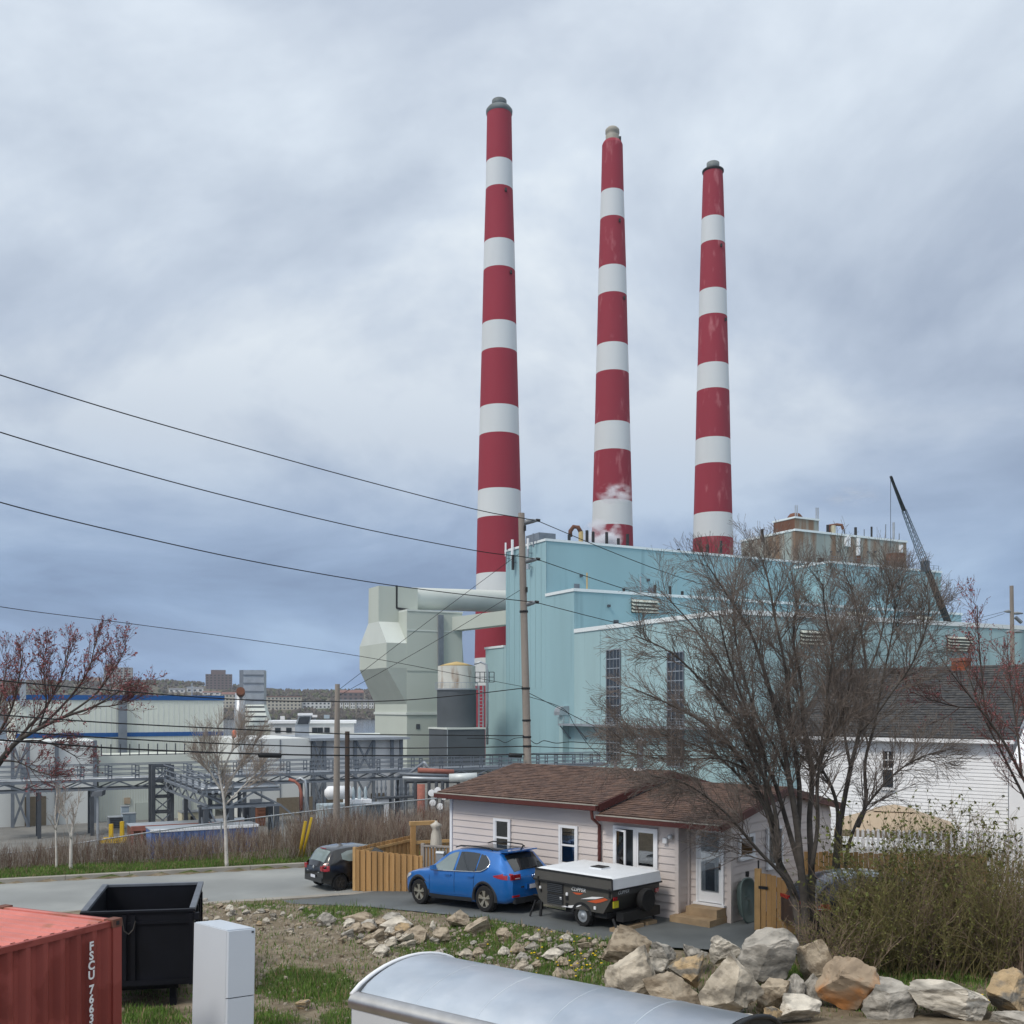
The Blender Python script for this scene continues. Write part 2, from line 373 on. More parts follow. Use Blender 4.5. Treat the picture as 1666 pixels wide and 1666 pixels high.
def ground():
    xs = axis_lines(-18, 14, .3, -2500, 2500); ys = axis_lines(10, 46, .3, -60, 345)
    vs = [(x, y, hgt(x, y)) for y in ys for x in xs]; nx = len(xs)
    fs = [(j*nx+i, j*nx+i+1, (j+1)*nx+i+1, (j+1)*nx+i) for j in range(len(ys)-1) for i in range(nx-1)]
    mb = MB(); mb.v = vs; mb.f = fs; mb.mi = [0]*len(fs)
    m_ = bpy.data.materials.new('ground'); m_.use_nodes = True; t = m_.node_tree; b = t.nodes['Principled BSDF']; b.inputs['Roughness'].default_value = .95; b.inputs['Specular IOR Level'].default_value = .2
    LK = t.links.new; tc_ = t.nodes.new('ShaderNodeTexCoord')
    def noi(sc_, det=6):
        n_ = t.nodes.new('ShaderNodeTexNoise'); n_.inputs['Scale'].default_value = sc_; n_.inputs['Detail'].default_value = det; n_.inputs['Roughness'].default_value = .62; LK(tc_.outputs['Object'], n_.inputs['Vector']); return n_.outputs[0]
    def ramp(src, stops):
        r_ = t.nodes.new('ShaderNodeValToRGB'); e_ = r_.color_ramp.elements
        for k_, (p_, c_) in enumerate(stops):
            x_ = e_[k_] if k_ < 2 else e_.new(p_)
            x_.position = p_; x_.color = (*c_, 1)
        LK(src, r_.inputs[0]); return r_.outputs[0]
    def mix(f_, a_, b_):
        x_ = t.nodes.new('ShaderNodeMixRGB'); LK(f_, x_.inputs[0]); LK(a_, x_.inputs[1]); LK(b_, x_.inputs[2]); return x_.outputs[0]
    dirt = ramp(noi(2.6, 10), [(.3, (.115,.092,.064)), (.72, (.30,.255,.19)), (.5, (.19,.155,.108))])
    grass = ramp(noi(4, 8), [(.3, (.035,.06,.014)), (.7, (.10,.125,.035))])
    yard = ramp(noi(.35, 8), [(.3, (.15,.15,.145)), (.7, (.23,.225,.21))])
    at = t.nodes.new('ShaderNodeAttribute'); at.attribute_name = 'grass'
    ad = t.nodes.new('ShaderNodeMath'); ad.operation = 'ADD'; LK(at.outputs['Fac'], ad.inputs[0]); LK(noi(1.6, 8), ad.inputs[1])
    mr = t.nodes.new('ShaderNodeMapRange'); mr.inputs[1].default_value = .92; mr.inputs[2].default_value = 1.08; LK(ad.outputs[0], mr.inputs[0])
    sp = t.nodes.new('ShaderNodeSeparateXYZ'); LK(tc_.outputs['Object'], sp.inputs[0])
    my = t.nodes.new('ShaderNodeMapRange'); my.inputs[1].default_value = -4.2; my.inputs[2].default_value = -5.6; LK(sp.outputs[2], my.inputs[0])
    LK(mix(my.outputs[0], mix(mr.outputs[0], dirt, grass), yard), b.inputs['Base Color'])
    bp = t.nodes.new('ShaderNodeBump'); bp.inputs['Strength'].default_value = .7; bp.inputs['Distance'].default_value = .06; LK(noi(7, 10), bp.inputs['Height']); LK(bp.outputs[0], b.inputs['Normal'])
    o = mb.build('ground', m_, smooth=True, fix=False); structure(o)
    at_ = o.data.attributes.new('grass', 'FLOAT', 'POINT')
    at_.data.foreach_set('value', [grassy(x, y) for x, y, z in vs]); return o
def grassy(x, y):
    s, t = road_st(x, y)
    if s > 0: return .75 if s < 4+.1*(t+10) else .5
    Y = max(y, .1); z = -.2; px = CX+x/Y*F; py = YH+(H-z)/Y*F
    g = .16
    def blob(cx, cy, rx, ry, v):
        d = ((px-cx)/rx)**2+((py-cy)/ry)**2
        return v*max(0, 1-d)
    g += blob(500,1598,110,34,1.0)+blob(240,1650,70,30,.8)+blob(560,1655,60,30,.6)+blob(440,1655,60,22,.6)
    g += blob(560,1482,90,20,.85)+blob(930,1575,90,50,1.1)+blob(790,1535,110,36,.95)+blob(690,1540,70,18,.6)+blob(430,1470,70,12,.5)+blob(1100,1548,170,16,.8)+blob(1400,1600,260,60,.7)+blob(1040,1525,140,20,.9)
    return min(1, g)
ground()
# ---- road, kerbs and driveway
def ribbon(name, mat, pts, sub=1):
    mb = MB(); mb.add(pts[0]+pts[1], [(i, i+1, len(pts[0])+i+1, len(pts[0])+i) for i in range(len(pts[0])-1)]); return mb.build(name, mat)
ts = [-70+2*i for i in range(86)]
def rp(s, t, z): p = K0+DR*t+NR*s; return (p.x, p.y, z)
structure(ribbon('road', 'asphalt', [[rp(-ROADW, t, -.365) for t in ts], [rp(0, t, -.365) for t in ts]]))
def kerb(name, s0, s1, z0, z1, t0, t1):
    mb = MB(); n = int((t1-t0)/2)
    for i in range(n):
        a_, b_ = t0+2*i+.012, t0+2*i+2
        mb.hexa([rp(s0,a_,z0),rp(s0,b_,z0),rp(s1,b_,z0),rp(s1,a_,z0),rp(s0,a_,z1),rp(s0,b_,z1),rp(s1,b_,z1),rp(s1,a_,z1)])
    return structure(mb.build(name, 'concrete'))
kerb('kerb', .0, .28, -.5, -.225, -70, 100)
kerb('kerb', -ROADW-.34, -ROADW, -.6, -.335, -60, 2)
def driveway():
    edge = [(-7.15,30.30),(-6.6,30.05),(-5.6,29.6),(-4.0,28.72),(-2.4,27.4),(-.9,26.15),(.7,24.85),(2.07,23.55),(3.2,22.9),(5,22.4),(7,22.0),(9.5,21.6)]
    back = [(-5.0,31.10),(-4.9,31.7),(-4.3,32.1),(-2.6,32.2),(-.8,31.4),(.4,30.2),(1.6,29.0),(3,27.8),(4.4,26.8),(5.6,26.3),(7.5,26.2),(10,26.0)]
    mb = MB(); n = len(edge); k = 8; vs = []
    for i in range(n):
        for j in range(k+1):
            f_ = j/k; jit = .12*noise.noise(V3((i*1.3, 0, 0))) if j == 0 else 0
            x = edge[i][0]*(1-f_)+back[i][0]*f_; y = edge[i][1]*(1-f_)+back[i][1]*f_+jit
            vs.append((x, y, max(zdrive(x, y), -.36)+.016))
    fs = [(i*(k+1)+j, (i+1)*(k+1)+j, (i+1)*(k+1)+j+1, i*(k+1)+j+1) for i in range(n-1) for j in range(k)]
    mb.add(vs, fs); structure(mb.build('driveway', 'driveway', smooth=True))
driveway()
mb = MB(); mb.quad((-3000,320,-9),(3000,320,-9),(3000,2600,-9),(-3000,2600,-9)); structure(mb.build('harbour_water', 'water'))
# ---- far hillside
def hz(x, y):
    top = 29+17*sstep(-330, -640, x)+3*noise.noise(V3((x*.0042, 1.2, 0)))+3*noise.noise(V3((x*.013, 2.2, 0)))
    return -10+(top+10)*sstep(1150, 1760, y)*(1-.12*sstep(1800, 2500, y))
def hillmesh():
    xs = [-1900+40*i for i in range(96)]; ys = [1150+35*i for i in range(42)]
    mb = MB(); nx = len(xs); mb.add([(x, y, hz(x, y)) for y in ys for x in xs], [(j*nx+i, j*nx+i+1, (j+1)*nx+i+1, (j+1)*nx+i) for j in range(len(ys)-1) for i in range(nx-1)])
    structure(mb.build('hillside', 'hill', smooth=True))
hillmesh()
def hhit(px, py, y0=1160):
    Y = y0
    while Y < 2400:
        if zat(py, Y) <= hz(X_(px, Y), Y): break
        Y += 4
    return V3((X_(px, Y), Y, hz(X_(px, Y), Y)))
FARBOX = []
def far_block(name, label, cat, px0, px1, py0, py1, mat, roofmat=None, cols=0, rows=0, group=None, yaw=.25, gable=0, penth=None, wins='glass_dark', Yd=None):
    FARBOX.append((px0-3, px1+3, py0-2, py1+1)); c = hhit((px0+px1)/2, py1) if Yd is None else V3((X_((px0+px1)/2, Yd), Yd, zat(py1, Yd)))
    wd = (px1-px0)/F*c.y; ht = (py1-py0)/F*c.y
    th = thing(name, label, cat, c, group); ca, sa = math.cos(yaw), math.sin(yaw); fr = FR((c.x, c.y), (ca, sa))
    dp = min(wd*.7, 22); a0 = -wd/2/ca*.96; a1 = -a0
    MB().fbox(fr, a0, a1, 0, dp, c.z-12, c.z+ht).build('wall', mat, th)
    if gable:
        m2 = MB(); zt = c.z+ht
        m2.add([fr(a0-.4,-.5,zt),fr(a1+.4,-.5,zt),fr(a1+.4,dp+.5,zt),fr(a0-.4,dp+.5,zt),fr(a0-.4,dp/2,zt+gable),fr(a1+.4,dp/2,zt+gable)], [(0,1,5,4),(2,3,4,5),(1,2,5),(3,0,4),(0,3,2,1)]); m2.build('roof', roofmat or 'far_roof', th)
    elif roofmat: MB().fbox(fr, a0-.4, a1+.4, -.4, dp+.4, c.z+ht, c.z+ht+ht*.07).build('roof', roofmat, th)
    if penth:
        MB().fbox(fr, a0+(a1-a0)*penth[0], a0+(a1-a0)*penth[1], dp*.2, dp*.8, c.z+ht, c.z+ht+penth[2]/F*c.y).build('penthouse', mat, th)
    if cols:
        cw = (a1-a0)/cols; rh = ht/rows
        me = MB().box(-cw*.24, cw*.24, -.08, .3, -rh*.24, rh*.24).mesh('window', wins)
        for i in range(cols):
            for j in range(rows):
                p = fr(a0+cw*(i+.5), 0, c.z+rh*(j+.5)); inst('window', me, th, p, (0, 0, yaw))
    return th
far_block('apartment_tower','pale grey apartment tower with balcony rows on the far ridge','building',170,213,1086,1115,'far_tower_pale',None,7,7,penth=(.05,.45,6))
far_block('apartment_tower','dark brown apartment tower with stepped top on the far ridge','building',335,377,1097,1122,'far_tower',None,7,6,penth=(.2,.75,7))
far_block('apartment_building','rust-coloured slab building beside the pale grey tower on the ridge','building',137,164,1084,1108,'far_orange',None,5,5)
far_block('apartment_building','low rust-coloured block on the ridge behind the red-budded tree','building',40,86,1085,1104,'far_orange',None,6,3)
far_block('apartment_building','flat dark block between the two rust-coloured buildings on the ridge','building',90,118,1085,1102,'far_tower',None,4,3)
far_block('apartment_building','long cream four-storey block with red roof on the far shore','building',429,490,1134,1155,'far_cream','far_roof',10,4)
far_block('apartment_building','cream block with red hipped roof between warehouse and grey duct','building',361,384,1130,1152,'far_cream','far_roof',4,4,gable=3)
far_block('hall','brown hall with curved roofline above the white row houses','building',549,592,1127,1140,'far_tower','far_roof',5,2,gable=4)
far_block('house','long white low house between cream block and row houses','house',492,538,1142,1153,'far_white','far_roof_grey',7,2)
for i in range(6):
    far_block('row_house','small white gabled row house on the far shore','house',550+10*i,558+10*i,1143,1153,'far_white','far_roof_grey',2,2,'white row houses on the far shore',yaw=.1,gable=4)
for i,(a_,b_,c_,d_,g_) in enumerate([(275,300,1122,1127,'grey'),(304,330,1120,1127,'grey'),(330,358,1127,1131,'far'),(185,200,1121,1126,'far'),(404,412,1118,1126,'grey')]):
    far_block('house','small pale house among the trees of the far hillside','house',a_,b_,c_,d_,'far_white','far_roof_grey' if g_ == 'grey' else 'far_roof',3,1,'pale houses on the far hillside',gable=2)
# far woods, one mass
def far_wood():
    for nm, mat, n, sd in (('far_wood','far_tree',4200,1),('far_wood','far_tree_green',900,2)):
        rnd = random.Random(sd); mb = MB()
        for _ in range(n):
            y = 1160+720*rnd.random()**1.1; x = X_(rnd.uniform(-60, 720), y)
            z = hz(x, y); s_ = rnd.uniform(2.4, 6.0); qx = CX+x/y*F; qy = YH-(z+s_*.6-H)/y*F
            if any(a_ < qx < b_ and c_ < qy < d_ for a_, b_, c_, d_ in FARBOX): continue
            vs = []; fs = []
            k = 7; rings = [(.25,0),(.8,.25),(1,.5),(.75,.8),(.25,1.05)]
            for r_, h_ in rings:
                for j in range(k):
                    g = 2*math.pi*(j+rnd.random()*.5)/k; q = s_*.55*r_*rnd.uniform(.7,1.25)
                    vs.append((x+q*math.cos(g), y+q*math.sin(g), z+h_*s_*1.15*rnd.uniform(.85,1.15)))
            for i in range(len(rings)-1):
                for j in range(k): fs.append((i*k+j, i*k+(j+1)%k, (i+1)*k+(j+1)%k, (i+1)*k+j))
            mb.add(vs, fs)
        stuff(tag(mb.build(nm, mat, fix=False), 'bare brown woods covering the far shore hillside' if mat == 'far_tree' else 'olive-green trees scattered over the far hillside', 'trees'))
far_wood()
# ================================================================ power plant
U = V3((.8817,.4718,0)).normalized(); V = V3((-U.y, U.x, 0)); YARD = -6.35
# ---- chimneys: (column, distance), silhouette width by row, painted band rows
def chimney(px, D, prof, bands, label, red, cap):
    c = V3((X_(px, D), D, 0)); th = thing('chimney', label, 'chimney', (c.x, c.y, YARD), 'red and white banded chimneys behind the boiler house' if False else None)
    rows = sorted(prof)
    def rad(py):
        if py <= rows[0][0]: w_ = rows[0][1]
        elif py >= rows[-1][0]:
            (y0, w0), (y1, w1) = rows[-2], rows[-1]; w_ = w1+(w1-w0)/(y1-y0)*(py-y1)
        else:
            for (y0, w0), (y1, w1) in zip(rows, rows[1:]):
                if y0 <= py <= y1: w_ = w0+(w1-w0)*(py-y0)/(y1-y0); break
        return w_/2/F*D
    Df = D-4
    ybot = YH+(H-YARD)/D*F
    cuts = bands+[ybot]; isred = True
    for y0, y1 in zip(cuts, cuts[1:]):
        n = max(2, int((y1-y0)/18)); pr = [(rad(y1+(y0-y1)*i/n), zat(y1+(y0-y1)*i/n, Df if y1 < ybot else D) if not (y1 == ybot and i == 0) else YARD-.5) for i in range(n+1)]
        MB().lathe(pr, c, 40, cap=False).build('red_band' if isred else 'white_band', red if isred else 'stack_white', th, smooth=True, fix=True); isred = not isred
    y0 = bands[0]; zt = zat(y0, Df); r = rad(y0)
    cap(th, c, zt, r, D)
    for k_, (bi, g) in enumerate(((2, -1.1), (4, -.8))):   # warning lamps on brackets
        if bi < len(bands):
            py = bands[bi]+9; rr = rad(py)+.25; p = c+V3((rr*math.cos(g), rr*math.sin(g), zat(py, Df)))
            MB().box(p.x-.22, p.x+.22, p.y-.25, p.y+.35, p.z-.35, p.z+.35).build('warning_lamp', 'black_metal', th)
    return th
def cap1(th, c, z, r, D):
    MB().lathe([(r*1.0,z-.3),(r*1.06,z-.1),(r*1.08,z+.6),(r*.92,z+1.2),(r*.62,z+1.55)], c, 36, cap=False).build('rim', 'cap_grey', th, smooth=True)
    MB().lathe([(r*.6,z+1.3),(r*.6,z+2.9),(r*.56,z+3.0),(r*.52,z+2.2),(r*.5,z+1.0)], c, 32).build('flue', 'cap_grey', th, smooth=True)
def cap2(th, c, z, r, D):
    MB().lathe([(r*1.0,z-.05),(r*.92,z+.5),(r*.8,z+.9),(r*.66,z+1.0)], c, 36, cap=False).build('shoulder', 'stack_red', th, smooth=True)
    MB().lathe([(r*.70,z+.6),(r*.64,z+1.2),(r*.66,z+2.2),(r*.58,z+2.6),(r*.68,z+2.9),(r*.68,z+3.7),(r*.5,z+4.2),(r*.42,z+4.1)], c, 28).build('flue', 'flue_beige', th, smooth=True)
    MB().box(c.x+r*.6, c.x+r*.8, c.y-r*.5, c.y-r*.3, z+.5, z+1.6).build('warning_lamp', 'black_metal', th)
def cap3(th, c, z, r, D):
    MB().lathe([(r*1.0,z-.2),(r*1.12,z),(r*1.12,z+.35),(r*.95,z+.4),(r*.7,z+.4)], c, 36, cap=False).build('rim', 'black_metal', th, smooth=True)
    MB().lathe([(r*.66,z+.2),(r*.66,z+2.3),(r*.58,z+2.35),(r*.56,z+1.0)], c, 28).build('flue', 'cap_grey', th, smooth=True)
chimney(812.3, 236, [(166,40),(300,44.4),(390,49.8),(522,55.8),(620,61),(659,63),(794,69.6),(839,71.5),(930,75)],
        [168.5,251,296,384,430,519,565,657,703,794,840,931.5,977,1070,1116], 'tallest red and white chimney, nearest the round duct, clean paint and domed rim', 'stack_red_clean', cap1)
chimney(996.3, 249, [(222,33.6),(300,37),(420,44.4),(555,50.7),(599,53.4),(680,57),(812,64),(884,67.5)],
        [222,301,346,427,472,554.5,600.5,684,730,812.5,858], 'middle red and white chimney with flaking paint and narrow beige flue', 'stack_red', cap2)
chimney(1160, 262, [(266,31),(275,32.5),(345,36.6),(465,43.5),(588,49.8),(629,52.5),(710,55.8),(830,61.8),(893,65)],
        [267,345.5,387,465,507.5,587.5,630,710,752.5,833,877], 'shortest red and white chimney with thin black collar, beside the rusty penthouse', 'stack_red', cap3)
# ---- boiler house: stepped blocks that share the left end wall
A = V3((X_(888, 180), 180, 0)); BF = FR(A, U)
wb = along(A, V, 823); wl = along(A, V, 790); h2 = -along(A, -V, 934)
z_main = zat(880, 180); z_hall = 24.75; z_low = 17.75; z_back = zat(1053, A.y+V.y*wb); h3 = h2-40; LEN = 100
bh = thing('boiler_house', 'huge pale teal power station building stepped in blocks with white parapets', 'power station', BF(0,0,YARD))
def seams(mb, fr, a0, a1, b, z0, z1, n, out=-.06, w_=.12):
    pass
e1 = along(A, U, 1298)
main_w = MB().fbox(BF, 0, e1+30, 0, wb, YARD, z_main).build('main_block', 'teal', bh)
back_w = MB().fbox(BF, .0, 60, wb+.02, wl, YARD, z_back).build('rear_block', 'teal_pale', bh)
hall_w = MB().fbox(BF, 0, 96, h2, -.02, YARD, z_hall).build('upper_hall', 'teal', bh)
low_w = MB().fbox(BF, 0, 130, h3, h2-.02, YARD, z_low).build('turbine_hall', 'teal_pale', bh)
def parapet(fr, a0, a1, b0, b1, z, parent, t=.5, hgt_=.42, skip=()):
    ov = .18
    for nm, q in (('f', (a0-ov, a1+ov, b0-ov, b0+t)), ('l', (a0-ov, a0+t, b0+t, b1)), ('r', (a1-t, a1+ov, b0+t, b1)), ('b', (a0-ov, a1+ov, b1, b1+ov))):
        if nm in skip: continue
        MB().fbox(fr, *q, z+.003, z+hgt_).build('parapet_cap', 'trim_white', parent)
parapet(BF, 0, e1+30, 0, wb, z_main, bh)
parapet(BF, 0, 60, wb+.2, wl, z_back, bh, skip='f')
parapet(BF, 0, 96, h2, -.05, z_hall, bh, skip='b', hgt_=.5)
parapet(BF, 0, 130, h3, h2-.2, z_low, bh, skip='b', hgt_=.65)
# block rising over the hall (reactor deck) and the rusty penthouses
aB = along(BF(0,h2,0), U, 1349); aE = along(BF(0,h2,0), U, 1531)
zB = 33.3
deck = MB().fbox(BF, aB, aE, h2+.03, -.03, z_hall+.02, zB).build('deck_block', 'teal', bh)
parapet(BF, aB, aE, h2+.03, -.05, zB, bh, skip='b')
aP = along(A, U, 1294); P0 = BF(aP, 0, 0); aPe = aP+along(P0, U, 1475); bP = along(P0, V, 1206)
zP = zat(863.5, P0.y); zP2 = zat(842, P0.y)
MB().fbox(BF, aP, aPe, .05, bP, z_main-6, zP).build('penthouse', 'rusty_grey', bh)
parapet(BF, aP, aPe, .05, bP, zP, bh)
aQ = aP+along(P0, U, 1335); bQ = along(P0, V, 1256)
pq = MB().fbox(BF, aP+.4, aQ, .5, bQ, zP+.43, zP2).build('roof_house', 'rusty_grey', bh)
MB().fbox(BF, aP+.34, aP+.398, .6, bQ-.1, zP+.5, zP2-.1).build('rusty_panel', 'rust', pq)
parapet(BF, aP+.4, aQ, .5, bQ, zP2, bh, hgt_=.35)
# corrugation seams: slim vertical ribs on the end wall and the fronts
for a_, b_, z0, z1 in [(-.05, b, YARD, z_low) for b in (h2-8, h2-19)]+[(-.05, -.05, z_hall+.6, z_main)]:
    MB().fbox(BF, a_, a_+.045, b_-.08, b_+.08, z0, z1-.1).build('seam', 'teal_pale', bh)
for a_ in (along(A, U, 1100), along(A,U,1200)):
    MB().fbox(BF, a_-.1, a_+.1, -.06, -.01, z_hall+.6, z_main-.1).build('seam', 'teal_pale', bh)
for k_ in range(7):
    b_ = wb-1.4-k_*2.0
    MB().fbox(BF, -.05, -.012, b_-.03, b_+.03, z_back-8, z_main-.2).build('wall_rib', 'teal_pale', bh)
# window strips on the end wall
def strip(px0, px1, py0, rows, nm):
    o = BF(0, h2, 0); b0 = h2-along(o, -V, px0); b1 = h2-along(o, -V, px1); Ym = BF(0, b0, 0).y
    zt = zat(py0, Ym); zb = YARD+3.2
    fr = MB().fbox(BF, -.10, -.012, b1, b0, zb, zt).build('window_strip', 'glass_dark', bh)
    rh = (zt-zb)/rows; cw = (b0-b1)/4
    for j in range(rows+1):
        MB().fbox(BF, -.18, -.102, b1-.06, b0+.06, zb+rh*j-.07, zb+rh*j+.07).build('transom', 'galv', fr)
    mb = MB()
    for i in range(1, 4):
        mb.fbox(BF, -.16, -.104, b1+cw*i-.035, b1+cw*i+.035, zb, zt)
    mb.build('mullion', 'galv', fr)
    for i in (b1, b0): MB().fbox(BF, -.2, -.104, i-.1, i+.1, zb, zt).build('jamb', 'steel', fr)
strip(988, 1010, 1058, 12, '1'); strip(1087, 1113, 1062, 12, '2')
# walkway with railing across the end wall
o = BF(0, h2, 0); bw0 = h2-along(o, -V, 921)+0; bw1 = h2-along(o, -V, 1190)
zw = zat(1180, BF(0,bw0,0).y)
wk = MB().fbox(BF, -2.2, -.02, bw1, bw0-1, zw, zw+.35).build('walkway', 'galv', bh)
mb = MB()
for i in range(24):
    b_ = bw0-1-i*(bw0-1-bw1)/23; mb.fbox(BF, -2.2, -2.13, b_-.04, b_+.04, zw+.35, zw+1.5)
for h_ in (.75, 1.12, 1.5): mb.fbox(BF, -2.2, -2.12, bw1, bw0-1, zw+h_-.05, zw+h_)
mb.build('railing', 'galv', wk)
for i in range(6):
    b_ = bw0-1.5-i*5
    mb = MB(); mb.bar(BF(-2.1,b_,zw), BF(-.05,b_,zw-2.2), .16); mb.build('bracket', 'steel', wk)
# vent hood with down-pipe on the end wall
b_ = h2-along(o, -V, 921.5); z_ = zat(1157, BF(0,b_,0).y)
vh = MB(); pts = [(-1.9,0),(-1.9,.6),(-1.75,1.1),(-1.4,1.4),(-.9,1.55),(-.02,1.55),(-.02,0)]
vh.prism([BF(a,b_-.9,z_-.7+z) for a, z in pts], [BF(a,b_+.9,z_-.7+z) for a, z in pts]); vho = vh.build('vent_hood', 'galv', bh)
MB().fbox(BF, -1.2, -.02, b_-.8, b_+.4, z_-12, z_-.72).build('duct_riser', 'teal_pale', bh)
# louvres
def louvre(fr, a0, a1, b, z0, z1, n, parent):
    h = MB().fbox(fr, a0, a1, b-.25, b-.02, z0, z1).build('louvre', 'black_metal', parent)
    d = (z1-z0)/n
    for j in range(n):
        z_ = z0+d*j; mb = MB(); mb.prism([fr(a0-.1,b-.27,z_+d*.45),fr(a0-.1,b-.75,z_+d*.1),fr(a0-.1,b-.75,z_+d*.3),fr(a0-.1,b-.27,z_+d*.92)], [fr(a1+.1,b-.27,z_+d*.45),fr(a1+.1,b-.75,z_+d*.1),fr(a1+.1,b-.75,z_+d*.3),fr(a1+.1,b-.27,z_+d*.92)]); mb.build('louvre_slat', 'louvre', h)
def on_front(b, px0, px1, py0, py1, fn):
    o = BF(0, b, 0); a0 = along(o, U, px0); a1 = along(o, U, px1); y_ = BF((a0+a1)/2, b, 0).y
    fn(a0, a1, zat(py1, y_), zat(py0, y_))
on_front(h2, 1027, 1068, 976, 998, lambda a0,a1,z0,z1: louvre(BF, a0, a1, h2, z0, z1, 4, bh))
on_front(h3, 1540, 1579, 1036, 1060, lambda a0,a1,z0,z1: louvre(BF, a0, a1, h3, z0, z1, 5, bh))
on_front(h3, 1301, 1341, 1026, 1050, lambda a0,a1,z0,z1: louvre(BF, a0, a1, h3, z0, z1, 4, bh))
for px in (1391, 1499):   # ridge ventilators on the turbine hall roof
    o = BF(0, h3+6, 0); a_ = along(o, U, px); q = MB()
    louvre(BF, a_-1.8, a_+1.8, h3+6, z_low+.02, z_low+2.0, 3, bh)
    MB().fbox(BF, a_-1.9, a_+1.9, h3+5.99, h3+8, z_low+.02, z_low+2.1).build('ventilator', 'galv', bh)
def wallbox(b, px0, px1, py0, py1, mat, nm, d=.12):
    on_front(b, px0, px1, py0, py1, lambda a0,a1,z0,z1: MB().fbox(BF, a0, a1, b-d, b-.012, z0, z1).build(nm, mat, bh))
wallbox(h2, 998, 1006, 1009, 1018, 'steel_dark', 'wall_vent'); wallbox(0, 934, 942.5, 950, 960.5, 'steel', 'wall_vent'); wallbox(0, 1054, 1066, 957, 968, 'steel', 'wall_vent')
wallbox(h2, 988, 991, 984, 988, 'steel_dark', 'wall_lamp', .5); wallbox(0, 943, 946, 935, 939, 'steel_dark', 'wall_lamp', .5); wallbox(0, 1052, 1055, 942, 946, 'steel_dark', 'wall_lamp', .5)
# roof stubs, pipes and masts: each a part of the building
def stub(b, px, py0, py1, r=.28, mat='black_metal', nm='roof_pipe'):
    o = BF(0, b, 0); a_ = along(o, U, px); p = BF(a_, b, 0); MB().tube([(p.x,p.y,zat(py1,p.y)),(p.x,p.y,zat(py0,p.y))], r, 8).build(nm, mat, bh)
for px, y0, y1 in ((926,870,881),(955,863,884),(965,865,886),(987,866,887),(1021,869,886),(1006,876,886),(1173,880,897),(1151,886,896),(1104,893,897)): stub(1.2, px, y0, y1+3)
stub(1.2, 945, 865, 884, .42, 'tank_ochre')
o_ = BF(along(BF(0,1.2,0), U, 945), 1.2, 0); zz = zat(866, o_.y)
MB().tube([o_+V3((0,0,zz)), o_+V3((-.5,0,zz+.9)), o_+V3((-1.3,0,zz+1.0)), o_+V3((-1.9,0,zz+.2)), o_+V3((-1.9,0,zz-.8))], .4, 8).build('gooseneck_pipe', 'rust', bh, smooth=True)
for px, y0, y1, m_ in ((955,932,965,'tank_ochre'),(1015,957,967,'black_metal'),(1042,938,967,'galv'),(1065.5,952,968,'black_metal'),(1090,954,969,'black_metal'),(1110,962,971,'black_metal')):
    stub(h2+.7, px, y0, y1+3, .13 if m_ != 'black_metal' else .26, m_)
for px, y0, y1, r, m_ in ((1240,861,878,.3,'black_metal'),(1297,822,838,.12,'galv'),(1294,822,838,.12,'galv'),(1328,826,841,.14,'galv'),(1331,826,841,.14,'galv'),(1346.5,854,868,.28,'black_metal'),(1374,861,872,.15,'steel'),(1392,858,874,.3,'black_metal'),(1406,861,874,.1,'steel'),(1418,857,876,.22,'black_metal'),(1441,853,880,.1,'steel'),(1454,850,880,.26,'galv'),(1463,868,885,.1,'steel')):
    stub(.9 if px > 1340 or px < 1250 else 1.5, px, y0, y1+4, r, m_, 'mast' if r < .2 else 'roof_pipe')
o_ = BF(along(BF(0,1.2,0), U, 1357), 1.2, 0); zz = zat(866, o_.y)
MB().tube([o_+V3((-1,0,zz)), o_+V3((-1,0,zz+1.4)), o_+V3((.6,0,zz+1.6)), o_+V3((1.6,0,zz+1.5)), o_+V3((1.9,0,zz+.6))], .3, 8).build('gooseneck_pipe', 'rust', bh)
MB().tube([o_+V3((-.2,0,zz-2)), o_+V3((-.2,0,zz+1.4))], .55, 8).build('roof_pipe', 'beige', bh)
MB().lathe([(1.6,zP2+.1),(1.5,zP2+1.0),(1.0,zP2+1.6),(.2,zP2+1.8)], BF(aP+3.2, 3.5, 0), 16).build('roof_fan', 'rust', bh, smooth=True)
# antenna panels on the penthouse front, railing of the deck
for px, y0, y1 in ((1375,875,889),(1379,873,890),(1394.5,876,888),(1394.5,890,904),(1464,887,899)): wallbox(.05, px-1.6, px+1.6, y0, y1, 'vinyl_white', 'antenna_panel', .6)
wallbox(.05, 1394, 1396.5, 905, 916, 'rust', 'pipe', .7); wallbox(.05, 1330, 1340, 908, 918, 'black_metal', 'door')
for px in (1351, 1362, 1411, 1423): wallbox(.05, px-.7, px+.7, 897, 899, 'steel_dark', 'wall_lamp', .4)
mb = MB()
for i in range(22):
    a_ = aB+.3+i*(aE-aB-.6)/21; mb.fbox(BF, a_-.04, a_+.04, h2+.3, h2+.38, zB+.42, zB+1.5)
for h_ in (.95, 1.45): mb.fbox(BF, aB+.3, aE-.3, h2+.3, h2+.36, zB+h_, zB+h_+.06)
mb.build('deck_railing', 'steel', bh)
on_front(.05, 1441, 1459, 902, 920, lambda a0,a1,z0,z1: MB().fbox(BF, a0, a1, -2.2, -.1, z0, z1).build('lift_cage', 'rust', bh))
